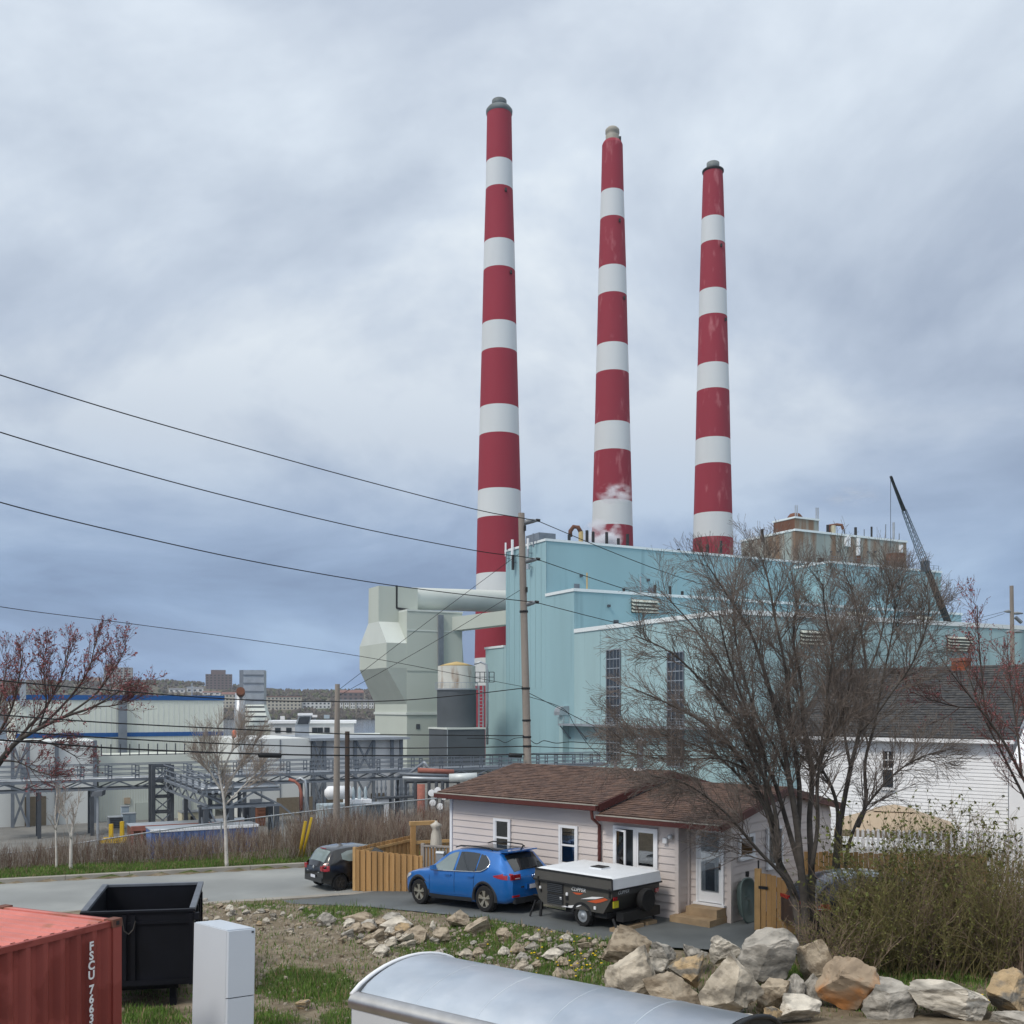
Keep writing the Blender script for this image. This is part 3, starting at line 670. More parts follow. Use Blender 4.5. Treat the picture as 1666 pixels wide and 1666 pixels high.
# equipment hung on the top-left corner of the end wall
for px, y0, y1, r, m_ in ((828,883,905,.16,'vinyl_white'),(839,878,912,.25,'vinyl_white'),(840,903,927,.28,'black_metal'),(866,876,893,.2,'vinyl_white'),(866,893,906,.28,'galv'),(866,918,926,.4,'galv'),(875,868,890,.15,'steel'),(829,898,918,.1,'steel')):
    b_ = along(A, V, px); p = BF(-.9 if px > 850 else -.7, b_, 0); MB().tube([(p.x,p.y,zat(y1,p.y)),(p.x,p.y,zat(y0,p.y))], r, 8).build('antenna', m_, bh)
    q = MB(); q.bar((p.x,p.y,zat((y0+y1)/2,p.y)), BF(-.01, b_, zat((y0+y1)/2,p.y)), .12); q.build('bracket', 'steel', bh)
b0, b1 = along(A, V, 874), along(A, V, 848)
MB().fbox(BF, 1.5, 5, b0+2, b1+1, z_main+.2, z_main+2.4).build('roof_unit', 'steel', bh)
# ---- steam drifting past the middle chimney
def steam(name, label, c, sz, dens, seed):
    m_ = bpy.data.materials.new(name); m_.use_nodes = True; t = m_.node_tree; t.nodes.clear(); o_ = t.nodes.new('ShaderNodeOutputMaterial'); v_ = t.nodes.new('ShaderNodeVolumePrincipled')
    v_.inputs['Color'].default_value = (.95,.95,.97,1); v_.inputs['Anisotropy'].default_value = .2
    tc_ = t.nodes.new('ShaderNodeTexCoord'); n_ = t.nodes.new('ShaderNodeTexNoise'); n_.inputs['Scale'].default_value = 1.7; n_.inputs['Detail'].default_value = 4; mp_ = t.nodes.new('ShaderNodeMapping'); mp_.inputs['Location'].default_value = (seed, 0, 0)
    t.links.new(tc_.outputs['Object'], mp_.inputs[0]); t.links.new(mp_.outputs[0], n_.inputs['Vector'])
    ln = t.nodes.new('ShaderNodeVectorMath'); ln.operation = 'LENGTH'; t.links.new(tc_.outputs['Object'], ln.inputs[0])
    f1 = t.nodes.new('ShaderNodeMapRange'); f1.inputs[1].default_value = 1.0; f1.inputs[2].default_value = .3; t.links.new(ln.outputs['Value'], f1.inputs[0])
    f2 = t.nodes.new('ShaderNodeMapRange'); f2.inputs[1].default_value = .47; f2.inputs[2].default_value = .62; t.links.new(n_.outputs[0], f2.inputs[0])
    ml = t.nodes.new('ShaderNodeMath'); ml.operation = 'MULTIPLY'; t.links.new(f1.outputs[0], ml.inputs[0]); t.links.new(f2.outputs[0], ml.inputs[1])
    m2 = t.nodes.new('ShaderNodeMath'); m2.operation = 'MULTIPLY'; m2.inputs[1].default_value = dens; t.links.new(ml.outputs[0], m2.inputs[0]); t.links.new(m2.outputs[0], v_.inputs['Density']); t.links.new(v_.outputs[0], o_.inputs['Volume'])
    mb = MB(); k = 10; mb.lathe([(max(.02, math.sin(math.pi*i/k)), -math.cos(math.pi*i/k)) for i in range(k+1)], n=16)
    o = mb.build(name, m_, smooth=True); o.location = c; o.scale = sz; stuff(tag(o, label, 'steam'))
steam('steam', 'white steam puff rising in front of the middle chimney base', P(980, 872, 226), (5.0, 3, 4.2), 3.0, 3)
steam('steam', 'thin white wisps of steam against the middle chimney', P(1000, 803, 236), (4.6, 3, 2.8), 1.2, 9)
steam('smoke', 'small grey smudge of smoke drifting in the sky beside the crane', P(1385, 806, 330), (11, 5, 4.2), .10, 15)
# ---- precipitator, ducts and silo
C = V3((X_(662, 195), 195, 0)); PF = FR(C, U)
pr = thing('precipitator', 'sage grey dust collector building with bulging inlet duct left of the boiler house', 'industrial building', PF(0,0,YARD))
pw = along(C, U, 752); pd = along(C, V, 610); zt = zat(994, 195)
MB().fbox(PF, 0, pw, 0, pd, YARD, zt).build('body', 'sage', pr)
z_l = zat(1163, 195)
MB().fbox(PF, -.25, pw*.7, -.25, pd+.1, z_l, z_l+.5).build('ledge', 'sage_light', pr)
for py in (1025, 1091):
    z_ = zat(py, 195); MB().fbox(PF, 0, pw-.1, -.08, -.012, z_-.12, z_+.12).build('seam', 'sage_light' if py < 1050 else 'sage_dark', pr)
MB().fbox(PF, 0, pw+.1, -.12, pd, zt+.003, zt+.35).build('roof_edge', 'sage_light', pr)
aL = -along(C, -U, 629); lv = []
q1 = PF(aL, 0, 0)
def rect(a0, a1, b0, b1, z): return [PF(a0,b0,z), PF(a1,b0,z), PF(a1,b1,z), PF(a0,b1,z)]
bb = along(q1, V, 585); bt = along(q1, V, 600); bs = along(q1, V, 616)
levels = [rect(.1, 4, .05, pd-.1, zat(1147, 196)), rect(aL, 4, .05, bb, zat(1087, 196)), rect(aL, 4, .05, bb, zat(1047, 196)), rect(aL, 4, bs, bt+.3, zat(1012, 198)), rect(aL, 4, bs, bt, zat(955, 199))]
pl = [(levels[0], levels[1], 'duct_hopper', 'sage_dark'), (levels[1], levels[2], 'duct_box', 'sage'), (levels[2], levels[3], 'duct_shoulder', 'sage_light'), (levels[3], levels[4], 'duct_neck', 'sage')]  # underside shade and light on the upward slope painted in as sage tones
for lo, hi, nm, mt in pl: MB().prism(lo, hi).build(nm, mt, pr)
aw = along(C, U, 716)
MB().fbox(PF, aw-.5, aw+.5, -.6, -.02, zat(1085, 198), zt-.5).build('cable_riser', 'steel', pr)
MB().fbox(PF, along(C,U,677), along(C,U,683), -.1, -.012, zat(1186,196), zat(1178,196)).build('vent', 'steel_dark', pr)
r_ = 2.15
p0 = V3((X_(648, 201), 201, zat(973, 201))); p1 = V3((X_(832, 222), 222, zat(979, 222)))
MB().tube([p0, p1, p1+V3((3,4,0)), V3((X_(812,236),236,p1.z))], [r_, r_*1.1, r_*1.1, r_*1.1], 28).build('round_duct', 'sage_light', pr, smooth=False, angle=40)
mb = MB(); mb.bar(p0+V3((-.1,-2.4,-2.2)), p0+V3((-.1,-2.4,2.2)), .35); mb.bar(p0+V3((-.1,-2.4,-2.2)), p0+V3((2.2,-2.2,-2.5)), .35); mb.build('strap', 'black_metal', pr)
q0 = V3((X_(728, 200), 200, 0)); q2 = V3((X_(826, 193.6), 193.6, 0)); fr2 = FR(q0, (q2-q0)); ln_ = (q2-q0).length
bx = MB(); z0a, z1a, z0b, z1b = zat(1027,200), zat(1005,200), zat(1015,193), zat(992,193)
bx.hexa([fr2(0,0,z0a),fr2(ln_,0,z0b),fr2(ln_,2.6,z0b),fr2(0,2.6,z0a),fr2(0,0,z1a),fr2(ln_,0,z1b),fr2(ln_,2.6,z1b),fr2(0,2.6,z1a)]); bx.build('box_duct', 'sage', pr)
sv = PF(pw, 3, 0); MB().prism([PF(pw,1,YARD),PF(pw+2.2,1,YARD),PF(pw+2.2,pd,YARD),PF(pw,pd,YARD)], [PF(pw,1,zt-3),PF(pw+.3,1,zt-3),PF(pw+.3,pd,zt-3),PF(pw,pd,zt-3)]).build('buttress', 'sage', pr)
SC = V3((X_(743, 186), 186, 0)); si = thing('storage_silo', 'dark grey silo with rusty white tank and ochre cone on top', 'silo', SC+V3((0,0,YARD)))
rs = 31.5/F*186; z0, z1, z2 = zat(1185,186), zat(1121,186), zat(1084,186)
MB().lathe([(rs+.05,YARD),(rs+.05,z1)], SC, 40).build('lower_shell', 'slate', si, smooth=False, angle=40)
MB().lathe([(rs*.97,z1+.01),(rs*.97,z2)], SC, 40).build('tank', 'tank_white', si, angle=40)
MB().lathe([(rs*.97,z2+.01),(rs*.5,z2+.5),(.1,z2+.85)], SC, 30).build('cone_roof', 'tank_ochre', si, smooth=True)
mb = MB(); mb.lathe([(rs+.35,z1-.15),(rs+.35,z1+.05)], SC, 40, cap=False)
for i in range(24):
    g = 2*math.pi*i/24; p = SC+V3(((rs+.32)*math.cos(g), (rs+.32)*math.sin(g), z1)); mb.tube([p, p+V3((0,0,1.1))], .04, 4)
mb.lathe([(rs+.35,z1+1.05),(rs+.35,z1+1.15)], SC, 40, cap=False); mb.build('ring_railing', 'galv', si)
LX = V3((X_(784,184), 184, 0))
ld = MB()
for dx in (-.55, .25): ld.bar((LX.x+dx,LX.y,YARD+5), (LX.x+dx,LX.y,z1+.6), .22)
for i in range(16): ld.bar((LX.x-.55,LX.y,YARD+5.4+i*.62), (LX.x+.25,LX.y,YARD+5.4+i*.62), .1)
ld.build('ladder', 'galv', si)
MB().tube([(LX.x+1.0,LX.y,YARD+5),(LX.x+1.0,LX.y,z2-1),(LX.x+.8,LX.y,z2+.2),(LX.x-.2,LX.y,z2+.7),(LX.x-1.4,LX.y,z2+.3)], .2, 8).build('fill_pipe', 'galv', si, smooth=True)
mb = MB(); zz = z1+1.2
for h_ in (0, .9, 1.8): mb.bar((LX.x-1.2,LX.y,zz+h_), (LX.x+2.2,LX.y,zz+h_), .12)
for i in range(5): mb.bar((LX.x-1.2+i*.85,LX.y,zz), (LX.x-1.2+i*.85,LX.y,zz+1.8), .1)
mb.fbox if False else None
mb.build('access_platform', 'steel_dark', si)
BX = V3((X_(728,180),180,0)); SF = FR(BX, U)
sb = thing('silo_base_house', 'low dark grey box building at the foot of the silo', 'industrial building', SF(0,0,YARD))
z_ = zat(1187,180); MB().fbox(SF, 0, along(BX,U,789), 0, along(BX,V,698), YARD, z_).build('wall', 'slate', sb)
MB().fbox(SF, -.12, along(BX,U,789)+.12, -.12, along(BX,V,698)+.1, z_+.003, z_+.3).build('roof_edge', 'sage_light', sb)
MB().fbox(SF, -.06, .06, -.06, .06, YARD, z_-.01).build('corner_trim', 'galv', sb)
# ---- mobile crane behind the turbine hall
cb = P(1561, 1060, 215); ct = P(1449, 775, 196)
cr_ = thing('mobile_crane', 'dark mobile crane with lattice jib reaching over the deck behind the teal building', 'crane', (cb.x+6, cb.y, YARD))
dv = (ct-cb)
def lat(f): return cb+dv*f
kb = lat(-.28)
MB().tube([V3((kb.x,kb.y,max(kb.z,YARD+3))), lat(.30), lat(.515)], [.8,.72,.55], 8).build('boom', 'black_metal', cr_)
lj = MB(); a_ = lat(.515); b_ = lat(.82); sd_ = V3((.8,0,.31)).normalized()
import itertools
offs = [sd_*.62+V3((0,.5,0)), sd_*-.62+V3((0,.5,0)), sd_*-.62+V3((0,-.5,0)), sd_*.62+V3((0,-.5,0))]
for o_ in offs: lj.bar(a_+o_, b_+o_*.55, .12)
for i in range(12):
    p = a_.lerp(b_, i/12); q = a_.lerp(b_, (i+1)/12)
    for j in range(4): lj.bar(p+offs[j]*(1-.45*i/12), q+offs[(j+1)%4]*(1-.45*(i+1)/12), .06)
lj.build('lattice_jib', 'steel', cr_)
MB().tube([b_, lat(1.0)], [.42,.24], 8).build('jib_tip', 'black_metal', cr_)
MB().box(a_.x-.8,a_.x+.6,a_.y-.6,a_.y+.6,a_.z-1.2,a_.z+.9).build('jib_knuckle', 'steel_dark', cr_)
hk = lat(1.0); MB().tube([hk, hk+V3((0,0,-14))], .05, 4).build('hoist_rope', 'wire', cr_)
MB().tube([hk+V3((.3,0,0)), V3((kb.x+2.4,kb.y,YARD+6))], .05, 4).build('backstay', 'wire', cr_)
MB().box(kb.x-3,kb.x+8,kb.y-1.5,kb.y+1.5,YARD+1.1,YARD+2.3).build('chassis', 'steel_dark', cr_)
MB().box(kb.x-1.5,kb.x+4,kb.y-1.3,kb.y+1.3,YARD+2.32,YARD+4.4).build('turret', 'yellow', cr_)
MB().box(kb.x+5,kb.x+7.8,kb.y-1.3,kb.y+1.3,YARD+2.32,YARD+3.9).build('driver_cab', 'yellow', cr_)
for i in range(4):
    for s_ in (-1.4, 1.0): MB().lathe([(.3,0),(.65,.0),(.65,.4),(.3,.4)], (kb.x-2+i*2.8,kb.y+s_,YARD+.65), 14, 'y').build('wheel', 'tyre', cr_)
# ================================================================ plant yard left of the boiler house
W0 = V3((X_(363,122),122,0)); WF = FR(W0, U)
def wal(fr, px): return along(fr.o, fr.u, px)
w1 = thing('warehouse', 'large pale green warehouse with two blue bands along its wall', 'warehouse', WF(-15,0,YARD))
aw = wal(WF, 26); zt = zat(1132,122)
MB().fbox(WF, aw, 0, 0, 26, YARD, zt-.55).build('wall', 'warehouse', w1)
MB().fbox(WF, aw-.15, .15, -.15, 26, zt-.548, zt).build('roof_band', 'blue_trim', w1)
MB().fbox(WF, aw, 0, -.08, -.012, zat(1196.5,122), zat(1190,122)).build('wall_band', 'blue_trim', w1)
a_ = wal(WF, 199); MB().fbox(WF, a_-.45, a_+.45, -.5, -.02, YARD, zt-.8).build('cable_riser', 'steel', w1)
mb = MB()
for i in range(40):
    a_ = aw+i*(-aw)/39; mb.fbox(WF, a_-.03, a_+.03, -.035, -.012, YARD, zt-.6)
mb.build('cladding_seam', 'warehouse_white', w1)
a_ = wal(WF, 37); MB().fbox(WF, a_-.3, a_+.3, -.4, -.1, zt-1.2, zt+1.6).build('rooftop_flue', 'galv', w1)
p = WF(wal(WF,314),.6,zt); cx_ = MB(); cx_.bar(p, p+V3((0,0,1.5)), .1); cx_.bar(p+V3((-.6,0,1.0)), p+V3((.6,0,1.0)), .1); cx_.build('roof_mast', 'galv', w1)
# front annexes
Q0 = V3((X_(156,104),104,0)); QF = FR(Q0, U)
an = thing('annexe', 'white windowless block with steel cross-bracing left of the floodlight pole', 'industrial building', QF(-10,0,YARD))
MB().fbox(QF, wal(QF,-90), 0, 0, 9, YARD, zat(1205,104)).build('wall', 'warehouse_white', an)
for px in (92, 157): 
    a_ = wal(QF, px) if px < 156 else -.1
    MB().fbox(QF, a_-.18, a_+.18, -.3, -.02, YARD, zat(1206,104)+.1).build('column', 'steel', an)
def xbrace(fr, px0, px1, z0, z1, parent, b=-.6, off=0, mid=True):
    a0, a1 = wal(fr, px0), wal(fr, px1)
    for a_ in (a0, a1): MB().fbox(fr, a_-.16, a_+.16, b-.32, b, z0, z1).build('column', 'steel', parent)
    n = 2 if mid else 1
    for k_ in range(n):
        za, zb = z0+(z1-z0)*k_/n, z0+(z1-z0)*(k_+1)/n
        m_ = MB(); m_.bar(fr(a0,b-.16,za), fr(a1,b-.16,zb), .2); m_.build('brace', 'steel', parent)
        m_ = MB(); m_.bar(fr(a0,b-.36,zb), fr(a1,b-.36,za), .2); m_.build('brace', 'steel', parent)
xbrace(QF, 20, 45, YARD, zat(1206,104), an)
lo = thing('low_annexe', 'low pale green clad block with doors and roof railing behind the floodlight pole', 'industrial building', QF(10,0,YARD))
aR = wal(QF, 352); zl_ = zat(1228,108)
MB().fbox(QF, .35, aR, .6, 8, YARD, zl_).build('wall', 'warehouse', lo)
mb = MB()
for i in range(46):
    a_ = .5+i*(aR-.6)/45; mb.fbox(QF, a_-.04, a_+.04, .555, .588, YARD, zat(1283,105))
mb.build('cladding_rib', 'sage_light', lo)
mb = MB()
for i in range(13):
    a_ = .6+i*(aR-1)/12; mb.fbox(QF, a_-.05, a_+.05, .7, .8, zl_, zl_+1.2)
mb.fbox(QF, .6, aR-.4, .7, .78, zl_+.02, zl_+.12); mb.build('roof_railing', 'steel_dark', lo)
def qbox(fr, px0, px1, py0, py1, Y, mat, nm, parent, b=-.12, d=.1):
    a0, a1 = wal(fr, px0), wal(fr, px1); return MB().fbox(fr, a0, a1, b, b+d, zat(py1,Y), zat(py0,Y)).build(nm, mat, parent)
qbox(QF, 107, 145, 1309.5, 1347, 104, 'brownwall', 'roller_door', lo, .42); qbox(QF, 40, 75, 1295, 1345, 102, 'brownwall', 'side_door', an, -.1)
qbox(QF, 203, 213, 1299, 1309, 105, 'canvas_tan', 'notice', lo, .44); qbox(QF, 222, 242, 1308, 1340, 105, 'sage_dark', 'door', lo, .44)
qbox(QF, 298, 312, 1302, 1320, 108, 'galv', 'window', lo, .44)
# white hall with exposed bracing
T0 = V3((X_(508,112),112,0)); TF = FR(T0, U)
ha = thing('braced_hall', 'white hall with grey X-braced steel frame in front of the precipitator', 'industrial building', TF(0,0,YARD))
a0, a1 = wal(TF, 388), wal(TF, 657); zt = zat(1201,112)
MB().fbox(TF, a0, -.2, 0, 14, YARD, zt).build('wall', 'warehouse_white', ha)
MB().fbox(TF, -.19, a1, .6, 14, YARD, zt-.3).build('recessed_wall', 'paint_white', ha)
MB().fbox(TF, -.4, a1+.5, -.7, 14.2, zt-.28, zt+.0).build('roof_edge', 'galv', ha)
xbrace(TF, 510, 528, YARD, zt-.3, ha, .2); xbrace(TF, 578, 608, YARD, zt-.3, ha, .2)
for px in (638, 653): a_ = wal(TF, px); MB().fbox(TF, a_-.17, a_+.17, -.1, .2, YARD, zt-.3).build('column', 'steel', ha)
qbox(TF, 450, 508, 1297, 1345, 111, 'brownwall', 'dado', ha, -.14); qbox(TF, 530, 575, 1297, 1345, 113, 'brownwall', 'dado', ha, .45); qbox(TF, 606, 630, 1293, 1325, 114, 'brownwall', 'dado', ha, .45)
qbox(TF, 406, 424.5, 1300, 1334, 109, 'steel', 'door', ha); qbox(TF, 427.5, 437, 1307, 1334, 109.5, 'black_metal', 'doorway', ha)
for px in (425, 456): a_ = wal(TF, px); MB().fbox(TF, a_-.05, a_+.05, -.06, -.012, YARD, zt-.1).build('seam', 'steel', ha)
# gas turbine exhaust and its neighbours behind the hall
E1 = V3((X_(396,150),150,0)); EF = FR(E1, (1,.12,0))
ex = thing('exhaust_duct', 'tall ribbed grey exhaust duct with slanted ribbed inlet behind the warehouse', 'exhaust', EF(1.5,0,YARD))
a1 = along(E1, EF.u, 429.5); zz = [zat(y_,150) for y_ in (1185,1146,1090)]
MB().fbox(EF, 0, a1, 0, 3, zz[1], zz[2]).build('upper_duct', 'galv', ex)
MB().prism([EF(0,0,zz[1]),EF(-.7,.9,zz[1]),EF(-.7,3,zz[1]),EF(0,3,zz[1])],[EF(0,0,zz[2]),EF(-.7,.9,zz[2]),EF(-.7,3,zz[2]),EF(0,3,zz[2])]).build('duct_side', 'steel', ex)
a2 = along(E1, EF.u, 403); a3 = along(E1, EF.u, 442)
MB().prism([EF(a2,-2.5,zz[0]),EF(a3,-2.5,zz[0]),EF(a3,3,zz[0]),EF(a2,3,zz[0])],[EF(.05,-.1,zz[1]-.02),EF(a1,-.1,zz[1]-.02),EF(a1,3,zz[1]-.02),EF(.05,3,zz[1]-.02)]).build('slanted_inlet', 'sage_light', ex)
for k_ in range(5):
    f_ = (k_+.5)/5; l_ = EF(a2,-2.55,zz[0]).lerp(EF(.05,-.15,zz[1]),f_); r_2 = EF(a3,-2.55,zz[0]).lerp(EF(a1,-.15,zz[1]),f_); m_ = MB(); m_.bar(l_, r_2, .18); m_.build('rib', 'steel_dark', ex)
for k_ in range(4):
    z_ = zz[1]+(zz[2]-zz[1])*(k_+.6)/4.2; MB().fbox(EF, -.05, a1+.05, -.14, -.012, z_-.07, z_+.07).build('rib', 'steel', ex)
MB().fbox(EF, a2, a3, -2.4, 3, YARD, zz[0]-.02).build('base', 'wall_cream', ex)
st = thing('flue_pipe', 'slanted grey flue pipe with dark round mouth beside the ribbed duct', 'flue', P(387,1200,146)-V3((0,0,zat(1200,146)-YARD)))
MB().tube([V3((X_(389,146),146,YARD+2)), P(389,1180,146), P(391.5,1128,146)], [.75,.75,.75], 14).build('pipe', 'galv', st, smooth=True)
MB().tube([P(391.5,1129,146), P(391.6,1124,144.6)], [.62,.58], 14).build('mouth', 'rust', st)
hv = V3((X_(480,118),118,0)); HF = FR(hv, (1,.2,0)); hb = thing('roof_ventilator', 'hooded grey roof ventilator with dark grille on the white hall', 'vent', HF(1,0,zat(1201,118)))
a1 = along(hv, HF.u, 503); z0, z1, z2 = zat(1201,118), zat(1180,118), zat(1164,118)
MB().fbox(HF, 0, a1, .3, 2.2, z0-1, z1).build('riser', 'galv', hb)
MB().prism([HF(0,.2,z1+.01),HF(a1,.2,z1+.01),HF(a1,2.2,z1+.01),HF(0,2.2,z1+.01)],[HF(.4,-.2,z2),HF(a1+.3,-.2,z2),HF(a1+.3,2.2,z2),HF(.4,2.2,z2)]).build('hood', 'galv', hb)
MB().prism([HF(.25,.12,z1+.1),HF(a1-.1,.12,z1+.1),HF(a1-.1,.18,z1+.1),HF(.25,.18,z1+.1)],[HF(.5,-.3,z2-.25),HF(a1+.1,-.3,z2-.25),HF(a1+.1,-.22,z2-.25),HF(.5,-.22,z2-.25)]).build('grille', 'steel_dark', hb)
MB().fbox(HF, .3, a1+.4, -.35, 2.3, z2+.003, z2+.25).build('hood_top', 'vinyl_white', hb)
B1 = V3((X_(440,135),135,0)); BF2 = FR(B1, (1,.15,0)); ob = thing('office_block', 'white low office building with small windows behind the braced hall', 'building', BF2(5,0,YARD))
a1 = along(B1, BF2.u, 576); zt = zat(1177,135)
MB().fbox(BF2, 0, a1, 0, 8, YARD, zt).build('wall', 'far_white', ob); MB().fbox(BF2, -.3, a1+.3, -.3, 8, zt+.003, zt+.35).build('roof', 'vinyl_white', ob)
for px in (512, 521, 532, 452, 470):
    a_ = along(B1, BF2.u, px); MB().fbox(BF2, a_-.35, a_+.35, -.08, -.012, zat(1192,135), zat(1184,135)).build('window', 'glass_dark', ob)
MB().fbox(BF2, along(B1,BF2.u,507), along(B1,BF2.u,615), -6, -.5, YARD, zat(1196,135)).build('lower_wing', 'wall_cream', ob)
MB().fbox(BF2, along(B1,BF2.u,507)-.2, along(B1,BF2.u,615)+.2, -6.2, -.4, zat(1196,135)+.003, zat(1193,135)).build('wing_roof', 'sage_light', ob)
# distant blue and white sign panels and yellow machine on the far quay, seen between the blocks
for px0, px1, py0, py1, mt, nm, lb in ((456,463,1165,1171,'vinyl_white','billboard','white billboard left of the hooded ventilator on the quay'),(508,516,1163,1167,'vinyl_white','billboard','narrow white billboard right of the hooded ventilator'),(527,536,1163,1169,'cabinet','billboard','pale blue billboard on the quay beside the utility pole')):
    c = P((px0+px1)/2, (py0+py1)/2, 300); hw = (px1-px0)/2/F*300; hh = (py1-py0)/2/F*300; sg = thing(nm, lb, 'billboard', (c.x,c.y,YARD))
    MB().box(c.x-hw,c.x+hw,c.y,c.y+.3,c.z-hh,c.z+hh).build('panel', mt, sg); MB().box(c.x-.25,c.x+.25,c.y+.31,c.y+.8,YARD,c.z).build('post', 'steel', sg)
# ---- pipe rack
R0 = V3((X_(250,96),96,0)); RF = FR(R0, U); zt_, zb_ = zat(1267,96), zat(1281,96)
def truss(fr, a0, a1, b0, b1, zt, zb, parent, bay=1.55, rails=True, step=2.35, hr=1.3):
    for b in (b0, b1):
        MB().fbox(fr, a0, a1, b-.1, b+.1, zt-.14, zt+.06).build('top_chord', 'steel', parent); MB().fbox(fr, a0, a1, b-.08, b+.08, zb-.1, zb+.08).build('bottom_chord', 'steel', parent)
        n = max(2, int((a1-a0)/bay)); mb = MB()
        for i in range(n):
            p, q = a0+(a1-a0)*i/n, a0+(a1-a0)*(i+1)/n
            mb.bar(fr(p,b,zb if i%2 else zt-.15), fr(q,b,zt-.15 if i%2 else zb), .11)
        mb.build('diagonal', 'steel', parent)
    MB().fbox(fr, a0, a1, b0+.11, b1-.11, zt-.05, zt+.02).build('deck', 'steel_dark', parent)
    if rails:
        for b in (b0, b1):
            mb = MB(); n = int((a1-a0)/step)
            for i in range(n+1):
                p = a0+(a1-a0)*i/max(1,n)
                for d in (-.16, .16): mb.fbox(fr, p+d-.04, p+d+.04, b-.05, b+.05, zt+.06, zt+hr)
                for h_ in (.45, .85, hr): mb.fbox(fr, p-.2, p+.2, b-.05, b+.05, zt+h_-.1, zt+h_)
            stuff(mb.build('rail_post', 'steel', parent))
            for h_ in (.45, .9, 1.35): MB().fbox(fr, a0, a1, b-.13, b-.06, zt+h_, zt+h_+.08).build('handrail', 'steel', parent)
def legs(fr, a_, b0, b1, zt, parent, w_=.3):
    for b in (b0, b1): MB().fbox(fr, a_-w_/2, a_+w_/2, b-w_/2, b+w_/2, YARD, zt).build('leg', 'steel_dark', parent)
    m_ = MB(); m_.bar(fr(a_,b0,YARD+.4), fr(a_,b1,zt-.6), .12); m_.bar(fr(a_,b1,YARD+.4), fr(a_,b0,zt-.6), .12); m_.build('brace', 'steel', parent)
rk = thing('pipe_rack', 'long grey elevated pipe bridge with handrails running across the plant yard', 'pipe rack', RF(0,0,YARD))
aL_, aR_ = wal(RF,-60), wal(RF,990)
truss(RF, aL_, aR_, 0, 2.2, zt_, zb_, rk)
for px in (64, 150, 398, 500, 660, 760, 900): legs(RF, wal(RF,px), 0, 2.2, zb_-.1, rk)
for i, (b, r2, mt) in enumerate(((.4,.09,'galv'),(.8,.12,'steel'),(1.2,.10,'pipe_rust'),(1.6,.11,'galv'),(1.95,.08,'pipe_pale'))):
    MB().tube([RF(aL_,b,zt_+.02+r2), RF(aR_,b,zt_+.02+r2)], r2, 8).build('pipe', mt, rk, smooth=True)
tw = thing('stair_tower', 'dark steel tower where the pipe bridge turns', 'steel tower', RF(0,0,YARD))
ta, tb = wal(RF,244), wal(RF,274); zt2 = zat(1243,96)
for a_ in (ta, tb):
    for b in (-1.9, -.3): MB().fbox(RF, a_-.16, a_+.16, b-.16, b+.16, YARD, zt2).build('leg', 'steel_dark', tw)
for k_ in range(5):
    z_ = YARD+.6+k_*(zt2-YARD-.7)/4
    m_ = MB(); m_.bar(RF(ta,-1.9,z_), RF(tb,-1.9,z_), .18); m_.bar(RF(ta,-.3,z_), RF(tb,-.3,z_), .18); m_.build('beam', 'steel_dark', tw)
    if k_ < 4:
        z2 = z_+(zt2-YARD-.7)/4; m_ = MB(); m_.bar(RF(ta,-1.9,z_), RF(tb,-1.9,z2), .1); m_.bar(RF(tb,-1.7,z_), RF(ta,-1.7,z2), .1); m_.build('brace', 'steel', tw)
# spur towards the road and its front section
SP0 = RF(wal(RF,262),-2.0,0); SPF = FR(SP0, -V, U); sl_ = along(SP0, -V, 336)
sp = thing('pipe_rack', 'short pipe bridge spur coming from the steel tower towards the road', 'pipe rack', SP0+V3((0,0,YARD)))
truss(SPF, 0, sl_, 0, 2.0, zt_, zb_, sp, step=2.4, hr=1.0)
for f_ in (.55, .98): legs(SPF, sl_*f_, 0, 2.0, zb_-.1, sp)
for b, r2 in ((.5,.13),(1.0,.11),(1.5,.09)): MB().tube([SPF(0,b,zt_+.02+r2), SPF(sl_,b,zt_+.02+r2)], r2, 8).build('pipe', 'galv', sp, smooth=True)
FR0 = SPF(sl_,0,0); FF = FR(FR0, U); fl = along(FR0, U, 457)
fk = thing('pipe_rack', 'front pipe bridge section on braced legs behind the birch tree', 'pipe rack', FR0+V3((0,0,YARD)))
truss(FF, -.3, fl, .2, 2.0, zt_+.25, zb_-.2, fk, step=3, hr=.9, rails=False)
for f_ in (0.0, .33, .62, .95): legs(FF, fl*f_, .2, 2.0, zb_-.3, fk, .34)
for b, r2, mt in ((.5,.11,'galv'),(1.0,.13,'steel'),(1.5,.10,'steel')): MB().tube([FF(-.3,b,zt_+.3+r2), FF(fl,b,zt_+.3+r2)], r2, 8).build('pipe', mt, fk, smooth=True)
m_ = MB(); m_.bar(FF(fl*.05,.2,zb_-3.8), FF(fl*.33,.2,zb_-.4), .12); m_.bar(FF(fl*.33,.2,zb_-3.8), FF(fl*.05,.2,zb_-.4), .12); m_.build('brace', 'steel', fk)
m_ = MB(); m_.bar(FF(fl,.2,zb_-.2), FF(fl+2.8,.2,zb_-2.6), .14); m_.build('strut', 'steel', fk)
